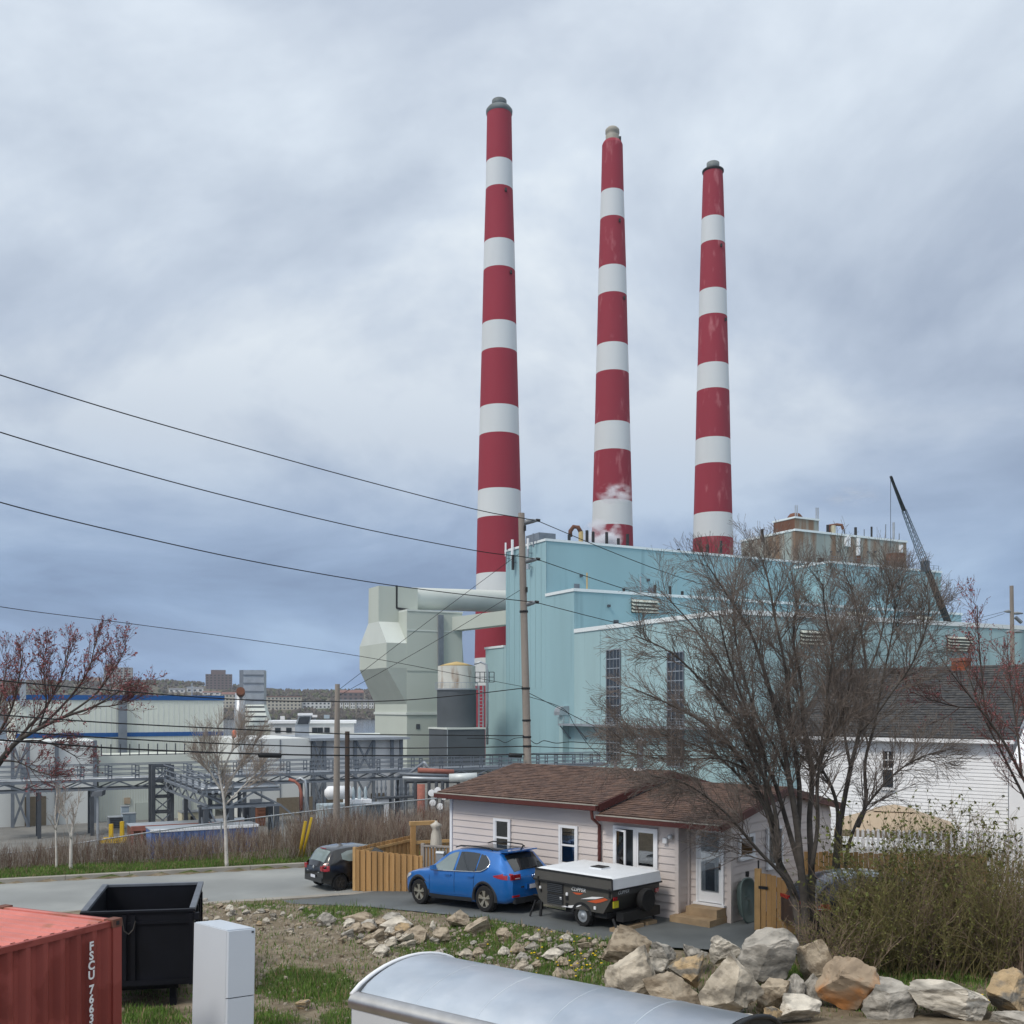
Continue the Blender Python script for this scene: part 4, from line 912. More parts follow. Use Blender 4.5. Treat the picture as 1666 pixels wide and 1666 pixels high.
# pipe cluster and pale pipe right of the hall
pc = thing('pipe_cluster', 'tangle of grey and rust pipes on a steel frame beside the cottage roof', 'pipes', P(670,1330,100)*1)
pc.location.z = YARD
for i, (px0,py0,px1,py1,r2,mt) in enumerate(((655,1266,735,1268,.2,'galv'),(650,1259,728,1262,.16,'steel'),(680,1253,738,1256,.25,'pipe_rust'),(660,1272,745,1272,.14,'steel_dark'),(676,1270,768,1268,.22,'pipe_pale'),(728,1254,728,1300,.15,'steel'),(668,1257,690,1240,.14,'steel'),(690,1240,700,1258,.14,'galv'))):
    MB().tube([P(px0,py0,100+i*.4), P(px1,py1,101+i*.4)], r2, 8).build('pipe', mt, pc, smooth=True)
MB().tube([P(731,1266,99), P(776,1264,99)], .42, 14).build('insulated_drum', 'pipe_pale', pc, smooth=True)
MB().tube([P(685,1276,98), V3((X_(685,98),98,YARD))], .38, 12).build('column_pipe', 'pipe_rust', pc, smooth=True)
for px in (676, 698, 710, 720): MB().tube([P(px,1272,99), V3((X_(px,99),99,YARD))], .17, 6).build('post', 'steel_dark', pc)
for px, py in ((702,1290),(712,1286),(722,1296),(704,1306),(716,1312)): q = P(px,py,98); MB().lathe([(.1,-.12),(.32,-.1),(.32,.1),(.1,.12)], q, 12, 'y').build('valve_wheel', 'vinyl_white', pc)
MB().fbox(FR(V3((X_(735,100),100,0)),(1,.3,0)), -6, 1, 0, 1.2, YARD, zat(1335,100)).build('skid', 'steel_dark', pc)
# transformer with conservator tank and bushings
TY = 93; tr = thing('transformer', 'pale grey power transformer with white oil drum and bushings behind the utility pole', 'transformer', (X_(575,TY),TY,YARD))
fr3 = FR(V3((X_(530,TY),TY,0)), U); s_ = F/TY
def tb_(x0,x1,y0,y1,b0,b1,mt,nm): return MB().fbox(fr3, along(fr3.o,U,x0), along(fr3.o,U,x1), b0, b1, zat(y1,TY) if y1 < 1900 else YARD, zat(y0,TY)).build(nm, mt, tr)
tb_(528,598,1311,2000,0,2.5,'transformer','tank_body'); tb_(595,622,1313,2000,-.4,1.6,'slate','cooler'); tb_(593,624,1311,1313,-.5,1.7,'galv','cooler_top'); tb_(570,606,1304,1310.5,.2,2.0,'vinyl_white','lid')
q0, q1 = P(534,1290,TY), P(568,1289,TY+1.2); MB().tube([q0+V3((-.3,0,0)), q0, q1], [.3,.62,.62], 16).build('oil_drum', 'vinyl_white', tr, smooth=True)
for px in (570, 580, 590, 600): MB().lathe([(.12,zat(1311,TY)),(.2,zat(1305,TY)),(.12,zat(1298,TY)),(.16,zat(1291,TY)),(.05,zat(1283,TY))], fr3(along(fr3.o,U,px),.9,0), 10).build('bushing', 'transformer', tr, smooth=True)
for i in range(10): tb_(533+i*6.2,535+i*6.2,1316,2000,-.16,-.012,'galv','radiator_fin')
# switch frame with insulator rods
sw = thing('switch_frame', 'steel switchgear frame with upright insulator rods right of the transformer', 'switchgear', (X_(640,100),100,YARD))
fr4 = FR(V3((X_(615,100),100,0)), U); zb4 = zat(1298,100)
MB().fbox(fr4, 0, along(fr4.o,U,684), 0, 1.4, zb4-.15, zb4).build('beam', 'steel_dark', sw)
for px in (637, 650): a_ = along(fr4.o,U,px); MB().fbox(fr4, a_-.16, a_+.16, .4, .8, YARD, zb4-.152).build('leg', 'steel_dark', sw)
for px in (617,624,631,648,654,661,668,676): a_ = along(fr4.o,U,px); MB().lathe([(.07,zb4),(.12,zb4+.3),(.07,zb4+.6),(.12,zb4+.9),(.07,zb4+1.2),(.05,zb4+1.7)], fr4(a_,.6,0), 8).build('insulator_rod', 'steel', sw)
MB().fbox(fr4, along(fr4.o,U,620), along(fr4.o,U,634), .2, 1.2, YARD, zb4-.16).build('cubicle', 'vinyl_white', sw)
# tripod vent mast left of the pole
tm = thing('pipe_stand', 'spindly pipe stand with curved rust elbow left of the grey utility pole', 'pipe stand', (X_(497,88),88,YARD))
for px in (484, 497, 508): MB().tube([P(497,1290,88), V3((X_(px,88),88+.6*(px!=497),YARD))], .07, 5).build('leg', 'galv', tm)
MB().tube([P(490,1318,88), P(490,1290,88), P(487,1278,88), P(480,1271,88), P(470,1268,88)], .13, 8).build('elbow_pipe', 'pipe_rust', tm, smooth=True)
MB().tube([V3((X_(498,88),88,YARD)), P(498,1285,88), P(496,1270,88), P(489,1266,88), P(482,1270,88)], .12, 8).build('riser', 'galv', tm, smooth=True)
# loose equipment in the yard
def yardbox(name, label, cat, px0, px1, py0, mat, Y, dp=1.6, base=YARD, extra=None, u=U):
    o = V3((X_(px0,Y),Y,0)); fr = FR(o, u); a1 = along(o, fr.u, px1); zt = zat(py0, Y)
    th = thing(name, label, cat, fr(a1/2,dp/2,base)); MB().fbox(fr, 0, a1, 0, dp, base+.12, zt).build('body', mat, th)
    MB().fbox(fr, -.08, a1+.08, -.08, dp+.08, base, base+.118).build('plinth', 'concrete', th); MB().fbox(fr, -.06, a1+.06, -.06, dp+.06, zt+.003, zt+.07).build('lid', 'galv', th)
    if extra: extra(th, fr, a1, base+.12, zt)
    return th
def slats(n, mt):
    def f(th, fr, a1, z0, z1):
        for i in range(n): z_ = z0+(z1-z0)*(i+.3)/n; MB().fbox(fr, .08, a1-.08, -.06, -.008, z_, z_+(z1-z0)/n*.45).build('slat', mt, th)
    return f
def doors(n, mt):
    def f(th, fr, a1, z0, z1):
        for i in range(n): MB().fbox(fr, a1*i/n+.06, a1*(i+1)/n-.06, -.05, -.008, z0+.1, z1-.1).build('door', mt, th)
    return f
yardbox('air_conditioner', 'dark slatted cooling unit standing beside the pale electrical cabinet', 'cooling unit', 178, 199, 1331, 'steel', 98, extra=slats(6,'steel_dark'))
yardbox('electrical_cabinet', 'pale blue-grey electrical cabinet against the clad wall', 'cabinet', 200, 221, 1325, 'cabinet', 98.5, .9, extra=doors(2,'cabinet'))
yardbox('meter_box', 'small blue-grey box standing taller behind the electrical cabinet', 'cabinet', 198, 210, 1313, 'cabinet', 100.5, .7, extra=doors(1,'cabinet'))
yardbox('generator', 'beige generator housing with two dark openings near the rust-red container', 'generator', 296, 328, 1323, 'beige', 88, 1.8, extra=lambda th,fr,a1,z0,z1: [MB().fbox(fr, a, a+.35, -.05, -.008, z0+.3, z1-.3).build('opening','black_metal',th) for a in (.15,.7)])
yardbox('crate_stack', 'stack of rust-red slatted crates beside the hall door', 'crates', 418, 432, 1314, 'pallet', 100, .9, extra=slats(5,'rust'))
def rib_box(th, fr, a1, z0, z1):
    for i in range(16): MB().fbox(fr, a1*(i+.2)/16, a1*(i+.7)/16, -.07, -.008, z0+.15, z1-.2).build('rib','blue_box',th)
    MB().fbox(fr, -.05, a1+.05, -.1, .15, z1-.12, z1+.075).build('top_rail','vinyl_white',th)
yardbox('cargo_container', 'faded blue cargo container half hidden by brush behind the chain-link fence', 'container', 246, 420, 1352, 'blue_box', 74, 2.4, extra=rib_box)
yardbox('cargo_container', 'rust-red open container behind the faded blue one', 'container', 214, 412, 1346, 'rust', 80, 2.4, extra=lambda th,fr,a1,z0,z1: [MB().fbox(fr, -.05, a1+.05, -.12, .1, z1-.3, z1+.075).build('top_rail','pipe_rust',th)]+[MB().fbox(fr, a1*i/14, a1*i/14+.15, -.09, -.008, z0, z1-.3).build('rib','pipe_rust',th) for i in range(14)])
yf = thing('lifting_frame', 'bright yellow steel lifting frame on the yard near the floodlight pole', 'steel frame', (X_(188,86),86,YARD)); FY = FR(V3((X_(160,86),86,0)), (1,.1,0))
a1 = along(FY.o, FY.u, 216)
for b in (0, 1.5): MB().fbox(FY, 0, a1, b, b+.25, YARD+.3, YARD+.6).build('beam', 'yellow', yf)
for a_ in (0, a1*.5, a1-.3): MB().fbox(FY, a_, a_+.25, .25, 1.5, YARD+.3, YARD+.55).build('cross_beam', 'yellow', yf)
for a_, h_ in ((a1*.3,1.9),(a1*.62,2.1)): MB().fbox(FY, a_, a_+.3, 0, .3, YARD+.61, YARD+h_).build('upright', 'yellow', yf)
fp = thing('floodlight_pole', 'slim floodlight pole with dark lamp head in front of the clad wall', 'lamp post', (X_(159,84),84,YARD))
MB().tube([(X_(159,84),84,YARD),(X_(159,84),84,zat(1294,84))], [.13,.09], 8).build('pole', 'galv', fp)
c = P(160,1291,84); MB().prism([c+V3((-.45,-.5,-.2)),c+V3((.45,-.5,-.2)),c+V3((.45,.3,-.1)),c+V3((-.45,.3,-.1))],[c+V3((-.3,-.4,.15)),c+V3((.5,-.4,.25)),c+V3((.5,.3,.3)),c+V3((-.3,.3,.2))]).build('lamp_head', 'steel_dark', fp)
ol = thing('warning_flag', 'orange marker on a pole above the white hall beside the warehouse', 'marker', (X_(380,112),112,YARD)); MB().tube([(X_(380,112),112,YARD),P(380,1199,112)], .2, 6).build('pole', 'wood_dark', ol); c = P(381,1195,112)
MB().lathe([(.05,-.4),(.22,-.25),(.27,.1),(.2,.4),(.05,.5)], c, 12).build('marker_head', 'lamp_orange', ol, smooth=True)
# ---- chain-link fence on the slope
def fence_pts():
    o = []
    for px in (-60,60,160,260,360,460,560,660,745):
        k = (px-CX)/F; s_ = 9.0
        Y = (s_+K0.dot(NR))/(k*NR.x+NR.y); o.append(V3((k*Y, Y, hgt(k*Y, Y, False))))
    return o
fc = fence_pts(); cf = thing('chain_link_fence', 'chain-link fence with pale top rail along the brushy slope below the road', 'fence', fc[4])
def dens(pts, step):
    o = [pts[0]]
    for a, b in zip(pts, pts[1:]):
        n = max(1, int((b-a).length/step)); o += [a.lerp(b, (i+1)/n) for i in range(n)]
    return o
fd = dens(fc, 3.0)
for p in fd: MB().tube([p+V3((0,0,-.3)), p+V3((0,0,1.9))], .035, 6).build('post', 'galv', cf)
MB().tube([p+V3((0,0,1.85)) for p in fd], .032, 6).build('top_rail', 'galv', cf)
mesh = MB()
for a, b in zip(fd, fd[1:]):
    n = 22
    for i in range(n):
        for s0, s1 in ((0,1),(1,0)):
            for j in range(2):
                u0, u1 = (i+s0)/n, (i+s1)/n; z0, z1 = .05+.9*j, .05+.9*(j+1)
                p, q = a.lerp(b,u0)+V3((0,0,z0)), a.lerp(b,u1)+V3((0,0,z1)); mesh.tube([p, q], .0032, 3, cap=False)
o = mesh.build('chain_link_mesh', 'galv', cf, fix=False); stuff(o)
# ================================================================ utility poles and wires
def upole(label, px, Y, pytop, zbase, r0, r1, lean=(0,0), mat='wood_pole'):
    b = V3((X_(px,Y),Y,zbase)); t = V3((X_(px,Y)+lean[0],Y+lean[1],zat(pytop,Y))); th = thing('utility_pole', label, 'utility pole', b)
    MB().tube([b+V3((0,0,-.5)), b.lerp(t,.5), t], [r0,(r0+r1)/2,r1], 14).build('pole', mat, th, angle=50); return th, b, t
mp_, mb0, mt0 = upole('tall weathered utility pole with three arm insulators behind the cottage', 862, 40, 835, -.3, .17, .125, (-.33,0))
def onpole(b, t, z): return b.lerp(t, (z-b.z)/(t.z-b.z))
ATT = []
for py, px in ((847,874),(910,874),(980,872)):
    z = zat(py,40); p = onpole(mb0, mt0, z-.05); q = V3((X_(px,40),40,z))
    MB().tube([p+V3((.08,0,-.06)), p.lerp(q,.35)+V3((0,0,-.02)), p.lerp(q,.75), q], [.075,.11,.085,.045], 10).build('arm_insulator', 'insulator', mp_, smooth=True)
    MB().tube([q+V3((-.05,0,.02)), q+V3((.12,0,.0))], .06, 8).build('clamp', 'black_metal', mp_); ATT.append(q)
for py in (995, 1120, 1172, 1199, 1214): p = onpole(mb0, mt0, zat(py,40)); MB().lathe([(.165,-.04),(.172,0),(.165,.04)], p, 14, cap=False).build('band', 'black_metal', mp_)
for py in (960, 860): p = onpole(mb0, mt0, zat(py,40)); MB().box(p.x+.1,p.x+.17,p.y-.2,p.y-.05,p.z-.1,p.z+.1).build('step_bolt', 'black_metal', mp_)
p2_, b2, t2 = upole('shorter grey utility pole with split rotten base behind the black hatchback', 547, 42, 1113, -.35, .155, .10, (.05,0))
MB().tube([b2+V3((.0,0,-.3)), b2+V3((0,0,.25)), b2+V3((0,0,.5))], [.175,.172,.16], 14).build('rotten_base', 'rust', p2_)
p3_, b3, t3 = upole('slim dark brown pole standing in the plant yard by the transformer', 565, 66, 1190, -5, .18, .15, (0,0), 'wood_dark')
p4_, b4, t4 = upole('weathered utility pole with arm insulators rising behind the white house', 1650, 78, 953, -.3, .19, .14, (-.2,0))
AT4 = []
for py, px, s_ in ((995,1634,-1),(998,1664,1),(1028,1636,-1),(1028,1664,1)):
    z = zat(py,78); p = onpole(b4, t4, z); q = V3((X_(px,78),78,z)); MB().tube([p, p.lerp(q,.5)+V3((0,0,.02)), q], [.08,.12,.05], 8).build('arm_insulator', 'insulator', p4_, smooth=True); AT4.append(q)
MB().tube([P(1652,1004,78), P(1662,1013,78)], .14, 8).build('cutout_fuse', 'steel', p4_)
def wire(label, pts, r=.017, sub=10, group=None, cat='power line', nm='power_line'):
    # smooth curve through the points
    o = []
    for i in range(len(pts)-1):
        p0, p1, p2, p3 = pts[max(i-1,0)], pts[i], pts[i+1], pts[min(i+2,len(pts)-1)]
        for k in range(sub):
            t = k/sub; o.append(.5*((2*p1)+(-p0+p2)*t+(2*p0-5*p1+4*p2-p3)*t*t+(-p0+3*p1-3*p2+p3)*t**3))
    o.append(pts[-1]); m_ = MB().tube(o, r, 5).build(nm, 'wire', smooth=True); return tag(m_, label, cat, group)
def leftwire(pix, attach_, label, Y0=26, Y1=40, r=.017):
    pts = []
    for px, py in pix: pts.append(P(px, py, Y0+(Y1-Y0)*px/870))
    wire(label, pts+([attach_] if attach_ is not None else []), r)
leftwire([(-420,450),(-200,545),(0,610),(200,672),(400,729),(600,784),(775,829),(845,842)], ATT[0], 'highest of the three long wires from the tall pole out over the road')
leftwire([(-420,545),(-200,635),(0,703),(200,762),(400,815),(600,862),(775,896),(845,905)], ATT[1], 'middle of the three long wires from the tall pole out over the road')
leftwire([(-420,665),(-200,752),(0,817),(200,867),(400,911),(590,945),(720,963),(845,977)], ATT[2], 'lowest of the three long wires from the tall pole out over the road')
leftwire([(-300,935),(0,987),(200,1013),(400,1040),(600,1070),(760,1100)], onpole(mb0,mt0,zat(1118,40)), 'thin sagging wire passing in front of the precipitator', r=.010)
leftwire([(-300,1075),(0,1107),(180,1123),(370,1137),(500,1141),(640,1140),(760,1130)], onpole(mb0,mt0,zat(1119,40)), 'telephone cable crossing just above the warehouse roofline', r=.018)
leftwire([(-300,1140),(0,1163),(180,1176),(380,1186),(560,1194),(720,1196)], onpole(mb0,mt0,zat(1197,40)), 'cable crossing along the lower blue band of the warehouse', r=.02)
leftwire([(-300,1178),(0,1189),(200,1202),(420,1212),(620,1217),(760,1216)], onpole(mb0,mt0,zat(1214,40)), 'cable crossing just below the lower blue band', r=.02)
leftwire([(-300,1192),(0,1204),(200,1218),(400,1226),(560,1229),(740,1229)], onpole(mb0,mt0,zat(1227,40)), 'lowest thick cable with black splice case crossing above the pipe bridge', r=.026)
for px0, px1, lb in ((422,456,'black cylindrical splice case hanging on the lowest cable left of the grey pole'),(829,848,'black splice case on the lowest cable beside the tall pole')):
    Y_ = 26+14*px0/870; a_ = P(px0,1228.5,Y_); b_ = P(px1,1229.3,26+14*px1/870)
    tag(MB().tube([a_.lerp(b_,-.04), a_, b_, b_.lerp(a_,-.04)], [.03,.085,.085,.03], 10).build('splice_case','black_metal',smooth=True), lb, 'splice case')
for k_, (lb, sag) in enumerate((('highest wire from the tall pole to the pole behind the white house',2.2),('middle wire from the tall pole to the pole behind the white house',2.2),('lowest wire from the tall pole to the pole behind the white house',1.8))):
    a_, b_ = ATT[k_], AT4[(0,0,2)[k_]]+V3((0,0,-.15*k_)); wire(lb, [a_.lerp(b_,f_)+V3((0,0,-sag*4*f_*(1-f_))) for f_ in (0,.1,.2,.35,.5,.65,.8,.9,1)], .016, 5)
wire('guy wire from the short grey pole up past the white chimney band', [t2+V3((.1,0,-.2)), P(711,1000,41), onpole(mb0,mt0,zat(897,40))], .010, 6)
wire('service wire from the short grey pole climbing across the precipitator', [t2+V3((.1,0,-.45)), P(702,1047,41), onpole(mb0,mt0,zat(957,40))], .010, 6)
wire('yard wire leading right from the tall pole down towards the cottage chimney', [onpole(mb0,mt0,zat(1125,40)), P(905,1150,40), P(960,1178,40), P(1010,1200,40)], .014, 6)
wire('lower yard wire looping right from the tall pole in front of the teal end wall', [onpole(mb0,mt0,zat(1132,40)), P(915,1152,40), P(935,1180,40), P(960,1215,40), P(990,1240,40)], .012, 6)
wire('slack cable bundle hanging right of the tall pole above the cottage roof', [onpole(mb0,mt0,zat(1199,40)), P(872,1210,40), P(885,1205,40), P(905,1209,40), P(930,1207,40), P(985,1210,40), P(1150,1213,40)], .016, 6)
wire('straight cable leading right from the tall pole just above the cottage ridge', [onpole(mb0,mt0,zat(1214,40)), P(960,1218,40), P(1150,1222,40), P(1350,1224,40)], .016, 6)
wire('thick cable leading right from the tall pole at roof height', [onpole(mb0,mt0,zat(1227,40)), P(960,1228,40), P(1150,1230,40), P(1350,1231,40)], .022, 6)
wire('slack cable loop beside the tall pole before the dark box building', [P(760,1201,39), P(805,1202,39.5), P(822,1208,39.5), P(838,1201,40), onpole(mb0,mt0,zat(1200,40))], .013, 6)
for k_, (a_, b_) in enumerate((((484,1392),(497,1336)),((489,1392),(507,1330)))):
    p = hit(a_[0]+2, a_[1]+2, 0, 36, 60); q = V3((X_(b_[0],p.y), p.y, zat(b_[1],p.y)))
    tag(MB().tube([p+V3((0,0,-.1)), q], .05 if k_ else .06, 8).build('guy_guard','yellow',smooth=True), ('leaning yellow guy-wire guard, the shorter and thicker of the pair','leaning yellow guy-wire guard, the longer and thinner of the pair')[k_], 'guy guard')
# ================================================================ cottage
CO = V3((4.17,25.8,0)); CF = FR(CO, HD, HN)
co = thing('cottage', 'small pinkish vinyl-clad cottage with brown shingle roof beside the driveway', 'cottage', CF(-3,2,0))
def prism_f(fr, pts, a0, a1, axis='a'):
    m_ = MB()
    if axis == 'a': m_.prism([fr(a0,b,z) for b, z in pts], [fr(a1,b,z) for b, z in pts])
    else: m_.prism([fr(a,a0,z) for a, z in pts], [fr(a,a1,z) for a, z in pts])
    return m_
aS, aM, aE2, dS, bD = -7.98, -2.41, 1.2, .5, 6.3
zg = -.35
fnd = MB(); fnd.fbox(CF, aS+.05, aM, .05, bD, zg, .12); fnd.build('foundation', 'slate', co)
MB().fbox(CF, aM+.01, -.05, .05, bD, zg, .12).build('foundation', 'slate', co); MB().fbox(CF, -.04, aE2-.05, dS+.05, bD, zg, .12).build('foundation', 'slate', co)
z1, z2 = 2.66, 2.42
w_1 = MB().fbox(CF, aS, aM-.005, .0, bD, .12, z1).build('wall', 'vinyl', co)
w_2 = MB().fbox(CF, aM, 0, .0, bD, .12, z2).build('wall', 'vinyl', co)
w_3 = MB().fbox(CF, .005, aE2, dS, bD, .12, z2).build('wall', 'vinyl', co)
def course(fr, a0, a1, b, z0, z1, parent, axis='a', sgn=-1, step=.195, mat='vinyl'):
    z = z0
    while z < z1-.02:
        zt = min(z+step, z1)
        pts = [(b+sgn*.004,zt),(b+sgn*.030,z+.012),(b+sgn*.030,z),(b+sgn*.004,z)]
        prism_f(fr, pts, a0, a1, axis).build('siding_board', mat, parent); z += step
course(CF, aS+.07, aM-.08, 0, .06, z1, w_1); course(CF, aM+.1, -.07, 0, .06, z2, w_2)
course(CF, .09, .36, dS, .06, z2, w_3); course(CF, .96, aE2-.06, dS, .06, z2, w_3)
course(CF, dS+.07, bD, aE2, .06, z2, w_3, 'b', 1)          # right end wall
course(CF, .07, dS-.01, 0, .06, z2, w_2, 'b', 1)           # return beside the door
z = z2
gb = MB(); gb.add([CF(aE2,dS,z2),CF(aE2,bD,z2),CF(aE2,3.25,z2+.72)], [(0,1,2)]); 
prism_f(CF, [(dS-.1,z2+.001),(bD,z2+.001),(3.25,z2+.66)], aE2-.12, aE2).build('gable', 'vinyl', w_3)
for k_ in range(3):
    zz = z2+.02+k_*.195; f_ = k_*.195/.66; prism_f(CF, [(aE2+.004,zz+.19),(aE2+.03,zz+.012),(aE2+.03,zz),(aE2+.004,zz)], dS+.1+f_*2.6, bD-.1-f_*2.9, 'b').build('siding_board', 'vinyl', w_3)
for a_, b_, zt in ((aS,0,z1),(0,0,z2),(aE2,dS,z2)): MB().fbox(CF, a_-.06 if a_ != aS else a_-.04, a_+.05, b_-.05, b_+.06, .05, zt).build('corner_post', 'vinyl_white' if a_ == aS else 'vinyl', co)
MB().fbox(CF, .003, .08, dS-.09, dS+.02, .05, z2).build('corner_post', 'vinyl', co)
def roof(a0, a1, ze, ridge, b0, b1, nm):
    br = 3.25; th = .09
    r = MB(); 
    r.hexa([CF(a0,b0,ze-th),CF(a1,b0,ze-th),CF(a1,br,ridge-th),CF(a0,br,ridge-th),CF(a0,b0,ze),CF(a1,b0,ze),CF(a1,br,ridge),CF(a0,br,ridge)]); ro = r.build('roof', 'shingle', co)
    r = MB(); r.hexa([CF(a0,br+.002,ridge-th),CF(a1,br+.002,ridge-th),CF(a1,b1,ze-th),CF(a0,b1,ze-th),CF(a0,br+.002,ridge),CF(a1,br+.002,ridge),CF(a1,b1,ze),CF(a0,b1,ze)]); r.build('roof_slope', 'shingle', ro)
    n = 22; rnd = random.Random(5)
    for i in range(n):       # raised shingle courses
        f0, f1 = i/n, (i+1)/n; bb0, bb1 = b0+(br-b0)*f0, b0+(br-b0)*f1; zz0, zz1 = ze+(ridge-ze)*f0, ze+(ridge-ze)*f1
        m_ = MB(); x = a0
        while x < a1-.02:
            wd = rnd.uniform(.22,.36); x2 = min(x+wd, a1); lift = rnd.uniform(.008,.02)
            m_.prism([CF(x+.004,bb0-.01,zz0+lift),CF(x2-.004,bb0-.01,zz0+lift),CF(x2-.004,bb1,zz1+.003),CF(x+.004,bb1,zz1+.003)][:4], [CF(x+.004,bb0-.01,zz0+lift+.006),CF(x2-.004,bb0-.01,zz0+lift+.006),CF(x2-.004,bb1,zz1+.008),CF(x+.004,bb1,zz1+.008)]); x = x2
        stuff(m_.build('shingle_course', 'shingle', ro, fix=False))
    g = MB().fbox(CF, a0-.02, a1+.02, b0-.15, b0-.03, ze-.16, ze-.035).build('gutter', 'brown_trim', co)
    MB().fbox(CF, a0-.02, a1+.02, b0-.155, b0-.02, ze-.033, ze-.015).build('drip_edge', 'concrete', co)
    for aa in (a0-.035, a1+.005):
        m_ = MB(); m_.hexa([CF(aa,b0,ze-.2),CF(aa+.03,b0,ze-.2),CF(aa+.03,br,ridge-.2),CF(aa,br,ridge-.2),CF(aa,b0,ze-.0),CF(aa+.03,b0,ze-.0),CF(aa+.03,br,ridge),CF(aa,br,ridge)]); m_.build('rake_board', 'brown_trim', co)
        m_ = MB(); m_.hexa([CF(aa,br,ridge-.2),CF(aa+.03,br,ridge-.2),CF(aa+.03,b1,ze-.2),CF(aa,b1,ze-.2),CF(aa,br,ridge),CF(aa+.03,br,ridge),CF(aa+.03,b1,ze),CF(aa,b1,ze)]); m_.build('rake_board', 'brown_trim', co)
    return ro
roof(aS-.28, aM+.16, 2.83, 3.55, -.32, 6.75, 'a'); roof(aM+.2, aE2+.2, 2.58, 3.27, -.32, 6.75, 'b')
MB().fbox(CF, aS, aM, -.3, -.001, z1-.02, z1+.02).build('soffit', 'brown_trim', co); MB().fbox(CF, aM, aE2, -.3, dS, z2-.02, z2+.02).build('soffit', 'brown_trim', co)
prism_f(CF, [(0,z1+.02),(bD,z1+.02),(3.25,z1+.78)], aM-.1, aM-.005).build('gable', 'vinyl', w_1)
ds = MB(); p = [CF(aM+.02,-.42,2.66),CF(aM+.02,-.38,2.45),CF(aM+.02,-.07,2.25),CF(aM+.02,-.07,.1)]
ds.tube(p, .045, 8); ds.build('downspout', 'brown_trim', co)
MB().tube([CF(aM+.02,-.07,.1), CF(aM+.02,-.3,.02)], .045, 8).build('spout_foot', 'brown_trim', co)
def window(a0, a1, z0, z1, b, parent, kind, fr=CF, fw=.075, axis='a', sgn=-1):
    def bx(x0, x1, zz0, zz1, d0, d1): 
        if axis == 'a': return MB().fbox(fr, x0, x1, b+sgn*d1, b+sgn*d0, zz0, zz1)
        return MB().fbox(fr, b+sgn*d0, b+sgn*d1, x0, x1, zz0, zz1)
    wn = bx(a0, a1, z0, z1, .031, .036).build('window', 'glass_dark', parent)
    for q in ((a0-fw,a0,z0-fw,z1+fw),(a1,a1+fw,z0-fw,z1+fw),(a0,a1,z1,z1+fw),(a0,a1,z0-fw,z0)): bx(*q, .028, .085).build('frame', 'vinyl_white', wn)
    bx(a0-fw-.03, a1+fw+.03, z0-fw-.05, z0-fw-.002, .028, .12).build('sill', 'vinyl_white', wn)
    if kind == 'sash':
        zm = (z0+z1)/2
        for q in ((a0+.002,a1-.002,zm-.025,zm+.025),): bx(*q, .04, .075).build('meeting_rail', 'vinyl_white', wn)
        for q in ((a0+.002,a0+.035),(a1-.035,a1-.002)): bx(*q, z0+.01, z1-.01, .04, .068).build('sash', 'vinyl_white', wn)
        c = MB()
        for i in range(5): x = a0+.05+(a1-a0-.1)*i/5; 
        [bx(q_[0], q_[1], z0+.04, z1-.04, .038, .042).build('curtain', 'curtain', wn) for q_ in ((a0+.04, a0+(a1-a0)*.30), (a0+(a1-a0)*.72, a1-.04))]
        for q in ((z0+.01,zm-.03),(zm+.03,z1-.01)): bx(a0+.036, a1-.036, *q, .052, .056).build('pane', 'window_glass', wn)
    elif kind == 'pair':
        am = (a0+a1)/2; bx(am-.05, am+.05, z0, z1, .038, .085).build('mullion', 'vinyl_white', wn)
        for x0, x1 in ((am+.052, a1),):
            for q in ((x0,x0+.05,z0,z1),(x1-.05,x1,z0,z1),(x0+.05,x1-.05,z1-.05,z1),(x0+.05,x1-.05,z0,z0+.05)): bx(*q, .04, .075).build('sash', 'vinyl_white', wn)
            bx(x0+.05, x1-.05, z0+.05, z1-.05, .055, .06).build('pane', 'window_glass', wn)
        # left casement swung open
        hx, ang = am-.06, R(24); L_ = am-.05-a0-.02
        f2 = FR(fr(a0+.02,b-.09,0), fr.u*math.cos(ang)-fr.v*math.sin(ang))
        f2.v = V3((-f2.u.y, f2.u.x, 0))
        for q in ((0,.05,z0,z1),(L_*.92-.05,L_*.92,z0,z1),(.05,L_*.92-.05,z1-.05,z1),(.05,L_*.92-.05,z0,z0+.05)): MB().fbox(f2, q[0], q[1], -.03, .01, q[2], q[3]).build('open_sash', 'vinyl_white', wn)
        MB().fbox(f2, .05, L_*.92-.05, -.012, -.008, z0+.05, z1-.05).build('pane', 'window_glass', wn)
    else: bx(a0+.002, a1-.002, z0+.002, z1-.002, .05, .055).build('pane', 'window_glass', wn)
    return wn
def wspan(px0, px1, py0, py1, b=0):
    o = CF(0, b, 0); a0, a1 = along(o, HD, px0), along(o, HD, px1); Y = CF((a0+a1)/2, b, 0).y; return a0, a1, zat(py1, Y), zat(py0, Y)
window(*wspan(808.5, 829.5, 1336, 1389), 0, w_1, 'sash'); window(*wspan(915, 938.5, 1347, 1403), 0, w_1, 'sash'); window(*wspan(1004, 1068, 1350, 1410), 0, w_2, 'pair')
oR = CF(aE2, 0, 0); q0, q1 = along(oR, HN, 1201.5), along(oR, HN, 1222); Yq = CF(aE2, q0, 0).y
window(q0, q1, zat(1392,Yq), zat(1364,Yq), aE2, w_3, 'plain', axis='b', sgn=1)
q0, q1 = along(oR, HN, 1247), along(oR, HN, 1268); window(q0, q1, zat(1408,Yq+1), zat(1352,Yq+1), aE2, w_3, 'plain', axis='b', sgn=1)
